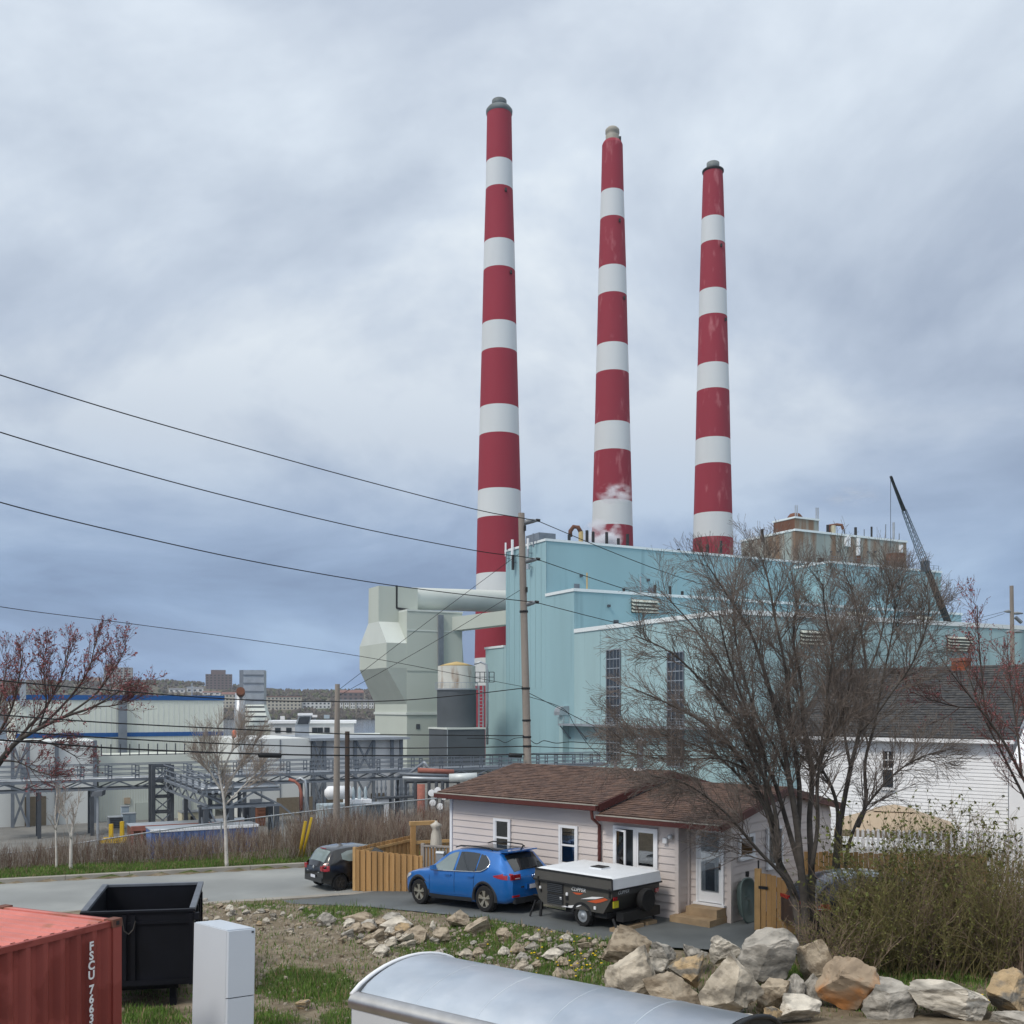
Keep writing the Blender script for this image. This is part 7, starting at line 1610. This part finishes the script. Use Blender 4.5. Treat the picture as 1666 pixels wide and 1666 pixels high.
BOULD = [  # px0,px1,py0,py1,Y,material,tilt,label
 (986,1055,1510,1566,21.3,'rock1',.3,'tan wedge-shaped boulder leaning at the driveway end of the pile'),
 (983,1071,1550,1630,19.3,'rock0',-.2,'rounded boulder streaked white and dark at the trailer end of the pile'),
 (1057,1106,1534,1568,20.9,'rock2',0,'small grey boulder behind the streaked rounded one'),
 (1047,1091,1558,1598,20.0,'rock4',.2,'small pale boulder wedged beside the streaked rounded one'),
 (1090,1146,1550,1600,19.6,'rock3',.1,'ochre-brown boulder against the flat-faced slab'),
 (1048,1148,1591,1658,18.5,'rock1',0,'broad smooth beige boulder right behind the trailer roof end'),
 (1112,1157,1537,1560,20.9,'rock2',0,'flat grey stone at the back of the pile by the driveway grass'),
 (1155,1206,1521,1560,20.6,'rock4',-.2,'pale angular boulder left of the big grey peak'),
 (1144,1248,1552,1672,18.1,'rock0',.08,'tall flat-faced slab, cream above and dark grey below'),
 (1200,1304,1512,1600,19.3,'rock2',.12,'large grey peaked boulder on top of the pile'),
 (1230,1282,1586,1648,18.6,'rock1',.5,'dark brown wedge under the grey peaked boulder'),
 (1277,1314,1588,1640,18.7,'rock2',.2,'dark grey block under the grey peaked boulder'),
 (1306,1352,1588,1634,18.8,'rock2',-.1,'mid-grey stone between the tan upright boulder and the pale domed one'),
 (1304,1358,1535,1606,19.7,'rock1',-.25,'tan upright boulder at the foot of the bare tree'),
 (1270,1340,1624,1676,17.6,'rock4',0,'pale domed boulder low at the front of the pile'),
 (1349,1462,1564,1656,18.2,'rock_orange',.2,'big boulder stained rust-orange on its left shoulder'),
 (1408,1505,1602,1656,17.8,'rock2',-.15,'grey layered boulder joined to the orange-stained one'),
 (1491,1620,1604,1676,17.4,'rock4',0,'big white low boulder in front of the thicket'),
 (1613,1685,1578,1652,17.6,'rock3',.05,'square brown slab with pale upper edge beside the white boulder'),
 (1625,1700,1648,1690,17.0,'rock2',0,'grey block under the square brown slab'),
 (1245,1278,1640,1672,17.6,'rock3',.2,'small brown stone before the tall flat-faced slab'),
 (1204,1250,1655,1690,17.2,'rock4',0,'small pale stone at the foot of the tall flat-faced slab')]
for i, (a_, b_, c_, d_, Y_, mt, tl, lb) in enumerate(BOULD):
    me = rock_mesh(100+i, 5, 9, .10); me.materials.append(MT[mt]); ctr = P((a_+b_)/2, (c_+d_)/2, Y_); wdt = (b_-a_)/F*Y_; hz0 = (d_-c_)/F*Y_
    zt = ctr.z+hz0/2; g0 = hgt(ctr.x, Y_); zbm = min(ctr.z-hz0/2, g0-.06) if (d_ > 1600 or zat(d_,Y_) < g0+.25) else ctr.z-hz0/2-.12
    o = inst('boulder', me, None, (ctr.x, Y_+wdt*.25, (zt+zbm)/2), (0, tl, random.Random(i).uniform(-.3,.3)), (wdt*1.02, wdt*.85, (zt-zbm)*1.0)); tag(o, lb, 'boulder')
# ---- rubble bank
RV = [rock_mesh(300+i, 3, 8, .10) for i in range(9)]
RVM = []
for i, me in enumerate(RV):
    for mt in ('rock0','rock1','rock2','rock3','rock4'):
        m2 = me.copy(); m2.materials.append(MT[mt]); RVM.append((mt, m2))
rnd = random.Random(21)
def rock_at(px, py, wpx, hpx, mt=None, label=None, group=None):
    p = hit(px, py+hpx*.45); s_ = p.y/F
    cand = [m2 for k_, m2 in RVM if mt is None or k_ == mt]; me = rnd.choice(cand)
    z = hgt(p.x, p.y); sx, sz = wpx*s_, hpx*s_*1.15
    o = inst('rock', me, None, (p.x, p.y+sx*.2, z+sz*.32), (rnd.uniform(-.2,.2), rnd.uniform(-.25,.25), rnd.uniform(-.6,.6)), (sx, sx*rnd.uniform(.7,1), sz)); return tag(o, label or 'rough stone lying in the rubble bank below the driveway', 'rock', group or 'stones of the rubble bank')
for px, py, w_, h_, mt, lb in ((647,1505,54,28,'rock4','long white slab-like stone lying in the rubble bank near the blue car'),(529,1497,32,22,'rock2','blue-grey blocky stone in the rubble bank, nearest the board fence'),(582,1492,48,24,'rock1','flat tan stone in the bank between the blue-grey and white ones'),(598,1506,32,18,'rock2','small purple-grey stone left of the long white slab'),(634,1494,36,18,'rock2','grey flat stone just behind the long white slab'),(675,1523,44,26,'rock1','tan blocky stone in front of the long white slab'),(746,1496,42,28,'rock1','tan stone, highest of the bank, in front of the blue car'),(776,1509,46,24,'rock1','broad tan stone beside the highest stone of the bank'),(704,1509,11,20,'rock4','narrow upright white stone in the rubble bank'),(821,1548,26,18,'rock4','pale round stone among grass in front of the camper'),(866,1541,26,15,'rock2','grey stone among grass in front of the camper'),(901,1557,36,19,'rock4','pale grey stone pair beside the dandelions'),(861,1575,18,15,'rock4','small white stone below the dandelions'),(819,1522,24,18,'rock1','tan stone above the grassy part of the bank'),(372,1478,16,14,'rock4','pale stone at the top of the bank near the black bin'),(491,1640,24,17,'rock3','single brown stone lying on the bare lot'),(399,1483,14,10,'rock4','small white stone beside the pale one near the black bin')):
    rock_at(px, py, w_, h_, mt, lb, 'named stones of the bank')
for _ in range(255):
    px = rnd.uniform(330, 985); f_ = (px-330)/655; top = 1462+f_*70 if px > 560 else 1460+(px-330)*.09; py = top+abs(rnd.gauss(0,1))*(18+38*f_)+4
    if px < 540 and rnd.random() < .35: continue
    if py > 1648 or px > 985: continue
    w_ = rnd.choice((5,7,8,9,10,12,14,16,19,23,27,31)); w_ = min(w_, 13) if px < 540 else w_; rock_at(px, py, w_, w_*rnd.uniform(.5,.85), rnd.choice((None,'rock0','rock1','rock2','rock1','rock4')))
for _ in range(34):
    px = rnd.uniform(900, 1360); py = rnd.uniform(1575, 1660); rock_at(px, py, rnd.uniform(8,22), rnd.uniform(6,14), None, 'rough stone filling the gaps of the boulder pile', 'filler stones of the boulder pile')
def pebbles():
    mb = MB(); r_ = random.Random(4); n = 0
    while n < 5200:
        px = r_.uniform(320, 1010); f_ = (px-330)/655
        py = (1462+f_*75 if px > 560 else 1460+(px-330)*.09)+abs(r_.gauss(0,1))*46 if r_.random() < .7 else r_.uniform(1470, 1660)
        if py > 1664: continue
        n += 1
        Y = (H+.2)*F/(py-YH); x = X_(px, Y); z = hgt(x, Y); s_ = .012+.045*r_.random()**3
        vs = [V3((r_.uniform(-1,1), r_.uniform(-1,1), 0)).normalized()*s_*r_.uniform(.7,1.2)+V3((x,Y,z)) for _ in range(4)]
        c_ = V3((x,Y,z)); vs = [c_+V3((math.cos(g+r_.uniform(-.3,.3))*s_, math.sin(g)*s_, 0)) for g in (0,1.57,3.14,4.71)]
        mb.add(vs+[v+V3((r_.uniform(-.2,.2)*s_, 0, s_*r_.uniform(.5,1.1))) for v in [c_+(v-c_)*.6 for v in vs]], [(4,5,6,7),(0,1,5,4),(1,2,6,5),(2,3,7,6),(3,0,4,7)])
    o = mb.build('gravel', 'gravel', fix=False); stuff(tag(o, 'loose pale gravel strewn over the bank and the bare lot', 'gravel'))
pebbles()
# ================================================================ vegetation
def rvec(r_): return V3((r_.gauss(0,1), r_.gauss(0,1), r_.gauss(0,1))).normalized()
def curve_pts(p, d, ln, k, r_, wob, up):
    o = [p.copy()]; d = d.normalized()
    for i in range(k):
        d = (d+rvec(r_)*wob+V3((0,0,up))).normalized(); p = p+d*(ln/k); o.append(p.copy())
    return o, d
class Tree:
    def __init__(s, seed, twig=.0058): s.r = random.Random(seed); s.thick = MB(); s.thin = MB(); s.tips = []; s.twig = twig
    def stem(s, pts, r0, r1, n=7):
        k = len(pts); o = []
        for i in range(k-1):
            p0, p1, p2, p3 = pts[max(i-1,0)], pts[i], pts[i+1], pts[min(i+2,k-1)]
            for q in range(4):
                t = q/4; o.append(.5*((2*p1)+(-p0+p2)*t+(2*p0-5*p1+4*p2-p3)*t*t+(-p0+3*p1-3*p2+p3)*t**3))
        o.append(pts[-1]); m = len(o); rs = [r0+(r1-r0)*(i/(m-1))**.75 for i in range(m)]
        s.thick.tube(o, rs, n); return o, rs
    def grow(s, pts, rs, level, counts, lens, f0=.22, spread=(.45,.85), up=.10, sides=4):
        if level >= len(counts): s.tips.append((pts[-1], (pts[-1]-pts[-2]).normalized())); return
        k = len(pts)-1; r_ = s.r
        for c_ in range(counts[level]):
            f = f0+(1-f0)*(c_+r_.random())/counts[level]; i = min(k-1, int(f*k)); p = pts[i].lerp(pts[i+1], f*k-i); t = (pts[i+1]-pts[i]).normalized()
            side = rvec(r_); side = (side-t*side.dot(t)).normalized(); a_ = r_.uniform(*spread); d = t*math.cos(a_)+side*math.sin(a_)
            ln = lens[level]*r_.uniform(.6,1.25)*(1.15-.6*f); rr = min(rs[i]*.6, s.twig*(3.2 if level == 0 else 1.7 if level == 1 else 1)); seg = 5 if level == 0 else 3 if level == 1 else 2
            q, dd = curve_pts(p, d, ln, seg, r_, .16, up); rad = [rr+(s.twig*.7-rr)*(j/seg) for j in range(seg+1)]
            s.thin.tube(q, rad, 4 if level == 0 else 3, cap=False); s.grow(q, rad, level+1, counts, lens, .15, spread, up, sides)
        if level > 0 or True: s.tips.append((pts[-1], (pts[-1]-pts[-2]).normalized()))
    def leaves(s, mb, per, size, spread=.05, prob=1.0):
        r_ = s.r
        for p, d in s.tips:
            if r_.random() > prob: continue
            for _ in range(per):
                c_ = p-d*r_.uniform(0,.18)+rvec(r_)*spread*r_.random(); a_ = rvec(r_)*size*r_.uniform(.6,1.3); b_ = rvec(r_)*size*r_.uniform(.4,.9); mb.add([c_-a_*.5, c_+b_*.5, c_+a_*.5, c_-b_*.5], [(0,1,2,3)])
def px_line(pts, Y, dy=0, dY=0):
    n = len(pts); return [P(x, y, Y+dy+dY*i/max(1,n-1)) for i, (x, y) in enumerate(pts)]
# ---- large multi-stemmed bare tree
BT = Tree(11); Yt = 22.5
stems = [
 ([(1306,1545),(1300,1500),(1289,1447),(1268,1400),(1256,1350),(1240,1300),(1214,1250),(1182,1205),(1135,1172),(1085,1145),(1025,1118)],.15,.6),
 ([(1310,1545),(1309,1490),(1303,1420),(1297,1345),(1283,1265),(1272,1190),(1246,1100),(1218,1025),(1180,965),(1150,918)],.15,-.6),
 ([(1316,1540),(1318,1480),(1321,1410),(1316,1330),(1322,1262),(1306,1190),(1303,1110),(1292,1040),(1296,980),(1286,925)],.13,1.2),
 ([(1292,1455),(1272,1421),(1236,1384),(1208,1357),(1184,1328),(1152,1300),(1112,1276),(1060,1262)],.062,-1.2),
 ([(1268,1402),(1262,1340),(1250,1287),(1222,1228),(1190,1168),(1142,1112),(1090,1062),(1035,1035)],.075,-1.4),
 ([(1302,1415),(1282,1345),(1262,1280),(1240,1222),(1204,1150),(1168,1080),(1122,1012),(1075,962)],.085,1.5),
 ([(1298,1350),(1302,1280),(1288,1170),(1277,1090),(1262,1010),(1253,950),(1240,910)],.085,.3),
 ([(1320,1415),(1332,1345),(1330,1270),(1344,1200),(1346,1130),(1353,1060),(1344,1000),(1338,950)],.07,-1.0),
 ([(1262,1345),(1248,1290),(1243,1230),(1220,1170),(1200,1110),(1178,1050),(1170,1000)],.055,-1.6),
 ([(1256,1355),(1240,1312),(1198,1262),(1162,1226),(1110,1205),(1060,1192),(1000,1180)],.045,1.0),
 ([(1283,1265),(1262,1215),(1232,1160),(1210,1090),(1195,1030),(1192,975),(1198,935)],.05,1.4),
 ([(1322,1262),(1338,1222),(1368,1170),(1382,1110),(1388,1050)],.045,-.6),
 ([(1214,1250),(1170,1232),(1120,1235),(1070,1232),(1010,1222)],.032,-.8)]
for pts, r0, dY in stems:
    q = px_line(pts, Yt, 0, dY); q = [p+rvec(BT.r)*(.035 if 0 < i < len(q)-1 else 0) for i, p in enumerate(q)]; o, rs = BT.stem(q, r0*.8, .012, 8); BT.grow(o, rs, 0, (27,9,6), (1.3,.66,.33), .40 if r0 > .1 else .18, (.3,.85), .045)
tb = thing('bare_tree', 'big leafless tree with many fanning grey stems right of the cottage', 'tree', P(1305,1530,Yt))
BT.thick.build('trunk', 'bark_dark', tb, smooth=True, fix=False); BT.thin.build('crown', 'twig', tb, fix=False)
T2 = Tree(12); Y2 = 25.2
st2 = [([(1364,1510),(1359,1430),(1362,1370),(1364,1320),(1352,1282),(1330,1242),(1312,1200),(1302,1150),(1290,1110)],.085,-.5),
 ([(1366,1505),(1362,1400),(1368,1325),(1384,1250),(1399,1185),(1409,1105),(1402,1025),(1388,965),(1372,930)],.10,.6),
 ([(1372,1500),(1378,1400),(1392,1350),(1412,1312),(1450,1266),(1490,1236),(1535,1220)],.06,-.8),
 ([(1395,1345),(1411,1305),(1410,1240),(1420,1180),(1440,1100),(1452,1030),(1458,975)],.065,1.0),
 ([(1399,1190),(1425,1165),(1455,1125),(1482,1080),(1502,1030),(1512,990)],.04,-1.0),
 ([(1384,1250),(1372,1190),(1362,1130),(1356,1060),(1362,1000)],.045,1.2),
 ([(1409,1100),(1428,1050),(1442,990),(1448,940)],.03,.4)]
for pts, r0, dY in st2:
    q = px_line(pts, Y2, 0, dY); q = [p+rvec(T2.r)*(.04 if 0 < i < len(q)-1 else 0) for i, p in enumerate(q)]; o, rs = T2.stem(q, r0*.95, .012); T2.grow(o, rs, 0, (26,9,6), (1.4,.68,.33), .38, (.3,.9), .035)
t2_ = thing('bare_tree', 'forked leafless tree standing in front of the white house', 'tree', P(1364,1510,Y2))
T2.thick.build('trunk', 'bark_dark', t2_, smooth=True, fix=False); T2.thin.build('crown', 'twig', t2_, fix=False)
# ---- reddish tree at the right margin
T3 = Tree(13); Y3 = 27
for pts, r0, dY in [([(1760,1560),(1735,1420),(1700,1330),(1662,1262),(1632,1205),(1592,1150),(1556,1105),(1530,1070)],.075,-.6),([(1750,1500),(1712,1390),(1668,1300),(1630,1225),(1600,1165),(1580,1110),(1560,1060)],.06,.8),([(1662,1262),(1655,1190),(1645,1120),(1640,1070)],.04,.6),([(1632,1205),(1605,1165),(1598,1100),(1592,1040),(1590,985)],.03,-.5),([(1592,1150),(1560,1150),(1520,1140),(1480,1125)],.025,.6),([(1735,1420),(1690,1300),(1672,1200),(1660,1120)],.05,-1)]:
    q = px_line(pts, Y3, 0, dY); o, rs = T3.stem(q, r0, .01); T3.grow(o, rs, 0, (14,6,3), (1.1,.5,.25), .3, (.3,.8), .10)
t3_ = thing('budding_tree', 'thin tree with reddish buds reaching in beside the white house roof', 'tree', (X_(1760,Y3),Y3,0))
T3.thick.build('trunk', 'bark_dark', t3_, smooth=True, fix=False); T3.thin.build('crown', 'twig_red', t3_, fix=False)
mb = MB(); T3.leaves(mb, 2, .06, .05, .7); mb.build('buds', 'bud_red', t3_, fix=False)
# ---- red-budded maple at the left margin
T4 = Tree(14, .008); Y4 = 38
for pts, r0, dY in [([(-70,1420),(-55,1330),(-25,1275),(0,1238),(28,1207),(62,1186),(105,1166),(152,1150),(192,1126),(224,1114)],.17,-.8),([(-25,1275),(8,1232),(40,1190),(74,1152),(95,1112),(108,1078),(112,1050)],.09,.8),([(-55,1330),(-30,1240),(0,1190),(20,1150),(30,1108),(38,1062)],.09,-1.2),([(62,1186),(98,1152),(132,1112),(148,1078),(156,1036)],.06,.7),([(105,1166),(150,1134),(180,1098),(205,1054)],.05,-.7),([(28,1207),(60,1205),(95,1215),(130,1235)],.04,.6),([(0,1238),(30,1240),(60,1255),(85,1262)],.04,-.6),([(-30,1240),(-10,1180),(5,1120),(12,1070)],.05,.8),([(62,1186),(75,1145),(72,1100),(70,1062)],.045,-.4),([(152,1150),(185,1148),(212,1140)],.03,.4)]:
    q = px_line(pts, Y4, 0, dY); o, rs = T4.stem(q, r0, .014); T4.grow(o, rs, 0, (15,6,3), (1.3,.62,.34), .3, (.35,.9), .14)
t4_ = thing('budding_tree', 'spreading maple with red buds in front of the blue-banded warehouse', 'tree', (X_(-70,Y4),Y4,hgt(X_(-70,Y4),Y4)))
T4.thick.build('trunk', 'bark_dark', t4_, smooth=True, fix=False); T4.thin.build('crown', 'twig_red', t4_, fix=False)
mb = MB(); T4.leaves(mb, 3, .095, .09, .55); mb.build('buds', 'bud_red', t4_, fix=False)
# ---- birches below the road
def birch(lines, base, label, seed, Y=None, cnt=(17,8,4), ln=(1.15,.55,.28)):
    p0 = hit(base[0], base[1], 0, 33, 60) if Y is None else None; Yb = p0.y if p0 is not None else Y; t = Tree(seed, .006); th = thing('birch_tree', label, 'tree', p0 if p0 is not None else P(*base, Yb))
    for pts, r0, dY in lines: q = px_line(pts, Yb, 0, dY); q[0].z -= .3 if pts[0] == base else 0; o, rs = t.stem(q, r0, .014); t.grow(o, rs, 0, cnt, ln, .35, (.3,.75), .09)
    t.thick.build('trunk', 'bark_birch', th, smooth=True, fix=False); t.thin.build('crown', 'twig_pale', th, fix=False)
birch([([(369,1402),(367,1350),(364,1300),(357,1262),(353,1225),(350,1185)],.075,-.3),([(363,1296),(378,1265),(398,1235),(420,1202)],.06,.6),([(360,1285),(345,1262),(335,1238),(330,1205)],.05,-.6),([(358,1265),(372,1232),(385,1205),(392,1180)],.045,.3),([(366,1310),(400,1275),(425,1250)],.035,-.5)], (369,1402), 'pale-barked birch standing before the pipe bridge', 31, 36.3)
birch([([(115,1412),(116,1365),(122,1330),(128,1305)],.075,.2),([(116,1365),(108,1335),(104,1305)],.03,-.3)], (115,1412), 'small crooked birch with two leaders on the brushy slope', 32, 35.5, (8,4,2), (.7,.35,.2))
birch([([(92,1408),(91,1360),(90,1320),(93,1290)],.045,.2),([(91,1350),(98,1320),(108,1300)],.025,-.3)], (92,1408), 'slim birch sapling beside the crooked birch', 33, 35.8, (8,4,2), (.6,.3,.2))
# ---- brush on the slope
def brush():
    r_ = random.Random(44); mbs = {'twig_brown': MB(), 'twig_pale': MB(), 'twig_olive': MB(), 'twig_red': MB()}; n = 0
    while n < 7000:
        t = r_.uniform(-16, 26); s = 1.1+abs(r_.gauss(0,1))*4.2 if t > -3 else 2.0+abs(r_.gauss(0,1))*3.4
        if s > 15: continue
        p = K0+DR*t+NR*s; z = hgt(p.x, p.y, False); px = CX+p.x/p.y*F
        if px < -40 or px > 760: continue
        if px < 470 and r_.random() < .38: continue
        nz_ = noise.noise(V3((p.x*.35,p.y*.35,9)))
        nl = .5+.5*noise.noise(V3((p.x*.16,p.y*.16,31))); hh = (.30+.5*r_.random()+.5*max(0,nz_)) if px < 470 else (.5+.8*r_.random()+.5*max(0,nz_)); hh *= .55+1.0*nl
        if s < 2.2 and px < 540: hh *= .35
        key = 'twig_olive' if (nz_ < -.28 and px < 500) else r_.choice(('twig_brown','twig_brown','twig_red','twig_pale','twig_brown','twig_pale'))
        mb = mbs[key]; b_ = V3((p.x,p.y,z)); ln = V3((r_.gauss(0,.16), r_.gauss(0,.16), 1)); top = b_+ln*hh; mid = b_.lerp(top,.5)+V3((r_.gauss(0,.03),r_.gauss(0,.03),0))
        mb.tube([b_, mid, top], [.008,.006,.003], 3, cap=False); n += 1
        for _ in range(2): f = r_.uniform(.35,.85); q = b_.lerp(top,f); mb.tube([q, q+(ln+rvec(r_)*.6)*hh*.32], [.004,.0025], 3, cap=False)
    for k_, mb in mbs.items(): stuff(tag(mb.build('brush', k_, fix=False), {'twig_brown':'brown leafless brush along the chain-link fence','twig_pale':'pale dry weed stalks among the brush by the fence','twig_olive':'olive-green low scrub on the verge beyond the road','twig_red':'reddish bare stems mixed in the fence brush'}[k_], 'brush'))
brush()
# ---- thicket at the right
def shrub(px, py, Y, n, hgt_, spread, seed, label, leafs, mat_l='leaf_olive'):
    ls = 2.1 if mat_l == 'leaf_spring' else 1.15; r_ = random.Random(seed); c_ = P(px, py, Y); c_.z = hgt(c_.x, c_.y); th = thing('shrub', label, 'shrub', c_, 'shrubs of the thicket'); mb = MB(); lf = MB()
    for _ in range(n):
        b_ = c_+V3((r_.gauss(0,spread*.45), r_.gauss(0,.30), -.05)); d = V3((r_.gauss(0,.42), r_.gauss(0,.28), 1)); h_ = hgt_*r_.uniform(.45,1.08)
        q, dd = curve_pts(b_, d, h_, 6, r_, .13, .02); mb.tube(q, [.011,.009,.008,.006,.005,.004,.003], 3, cap=False)
        for k_ in range(9):
            i = r_.randint(1,5); s0 = q[i].lerp(q[i+1], r_.random()); d2 = (q[i+1]-q[i]).normalized()+rvec(r_)*.8; q2, _d = curve_pts(s0, d2, h_*r_.uniform(.12,.34), 3, r_, .25, .03); mb.tube(q2, [.005,.004,.003,.002], 3, cap=False)
            for _k in range(leafs):
                p = q2[r_.randint(0,3)]+rvec(r_)*.03; a_ = rvec(r_)*r_.uniform(.012,.03); b2 = rvec(r_)*r_.uniform(.008,.018); a_ *= ls; b2 *= ls; lf.add([p-a_, p+b2, p+a_, p-b2], [(0,1,2,3)])
            if k_ < 4:
                q3, _d = curve_pts(q2[1], d2+rvec(r_)*.9, h_*.12, 2, r_, .3, 0); mb.tube(q3, [.003,.0025,.002], 3, cap=False)
    mb.build('stems', 'twig_olive' if seed%2 else 'twig_brown', th, fix=False); lf.build('leaves', mat_l, th, fix=False)
for i, (px, py, Y, n, hh, sp, lfs, lb, ml) in enumerate([
 (1360,1560,20.6,80,1.55,.7,3,'low dense olive shrub at the base of the big bare tree','leaf_olive'),
 (1440,1570,20.9,130,2.0,1.0,3,'tangled brown-olive shrub hiding the dark car','leaf_olive'),
 (1520,1575,21.2,130,2.4,1.0,4,'widest shrub of the thicket, between the hidden car and the picket fence','leaf_olive'),
 (1600,1580,20.8,140,2.6,1.0,4,'dense olive shrub above the big white boulder','leaf_olive'),
 (1668,1585,20.4,130,2.6,.8,4,'olive shrub behind the square brown slab','leaf_olive'),
 (1480,1545,22.0,110,3.1,1.1,5,'tall leafy shrub with yellow-green leaves before the white house wall','leaf_spring'),
 (1560,1548,22.2,130,3.2,1.1,5,'tallest leafy shrub with pale young leaves below the dark roof','leaf_spring'),
 (1400,1540,22.3,90,2.1,.6,3,'shrub growing around the trunk of the forked tree','leaf_olive')]): shrub(px, py, Y, n, hh, sp, 60+i, lb, lfs, ml)
# ---- grass and dandelions
def grass():
    r_ = random.Random(8); g = MB(); d = MB(); n = 0; tries = 0
    while n < 60000 and tries < 500000:
        tries += 1
        if r_.random() < .22:
            t = r_.uniform(-14, 14); s = .35+abs(r_.gauss(0,1))*1.1; p = K0+DR*t+NR*s; x, y = p.x, p.y; gr = .9
        else:
            px, py = r_.uniform(200, 1666), r_.uniform(1455, 1670); y = (H+.2)*F/(py-YH); x = X_(px, y); s_, t_ = road_st(x, y)
            if s_ > -ROADW-.5: continue
            b_ = (V3((x,y,0))-E0).dot(V3((.64,.77,0)))
            if b_ > -.12 and x < 5.5: continue
            gr = grassy(x, y)+.55*noise.noise(V3((x*1.1,y*1.1,2)))
        if r_.random() > gr*1.1: continue
        z = hgt(x, y); tuft = noise.noise(V3((x*2.6,y*2.6,7))); h_ = r_.uniform(.035,.11)*(1.25 if gr > .8 else 1)*(1+1.6*max(0,tuft)*(y < 29)); mb = g if r_.random() < .80 else d; a_ = r_.uniform(0,6.28); w_ = .007+.006*r_.random(); dx, dy = math.cos(a_)*w_, math.sin(a_)*w_; lx, ly = r_.gauss(0,.03), r_.gauss(0,.03)
        mb.add([(x-dx,y-dy,z-.01),(x+dx,y+dy,z-.01),(x+lx*.5+dx*.6,y+ly*.5+dy*.6,z+h_*.6),(x+lx,y+ly,z+h_),(x+lx*.5-dx*.6,y+ly*.5-dy*.6,z+h_*.6)], [(0,1,2,4),(4,2,3)]); n += 1
    stuff(tag(g.build('grass', 'blade', fix=False), 'short green grass on the bank, the lot and the road verge', 'grass')); stuff(tag(d.build('grass', 'blade_dry', fix=False), 'dry straw-coloured grass mixed into the green', 'grass'))
    me = MB().lathe([(.004,0),(.022,.004),(.026,.012),(.012,.02)], n=8).mesh('dandelion', 'dandelion', True)
    for k_ in range(52):
        px, py = (r_.gauss(935,28), r_.gauss(1570,16)) if k_ < 34 else ((r_.uniform(780,1000), r_.uniform(1520,1590)) if k_ < 46 else (r_.gauss(1600,12), r_.gauss(1640,10)))
        p = hit(px, py); o = inst('dandelion', me, None, (p.x,p.y,hgt(p.x,p.y)+.09), None, r_.uniform(.8,1.3)); tag(o, 'yellow dandelion flower in the grass beside the boulders', 'dandelion', 'dandelions by the boulders')
grass()
# ================================================================ air between the camera and the far shore
def haze():
    m_ = bpy.data.materials.new('haze'); m_.use_nodes = True; t = m_.node_tree; t.nodes.clear(); o_ = t.nodes.new('ShaderNodeOutputMaterial'); v_ = t.nodes.new('ShaderNodeVolumePrincipled')
    v_.inputs['Color'].default_value = (.86,.92,1,1); v_.inputs['Density'].default_value = .00010; v_.inputs['Anisotropy'].default_value = .0
    t.links.new(v_.outputs[0], o_.inputs['Volume'])
    o = MB().box(-2700,2700,-80,2700,-15.5,190).build('haze', m_); stuff(tag(o, 'thin pale air haze over the harbour and the plant', 'haze'))
haze()
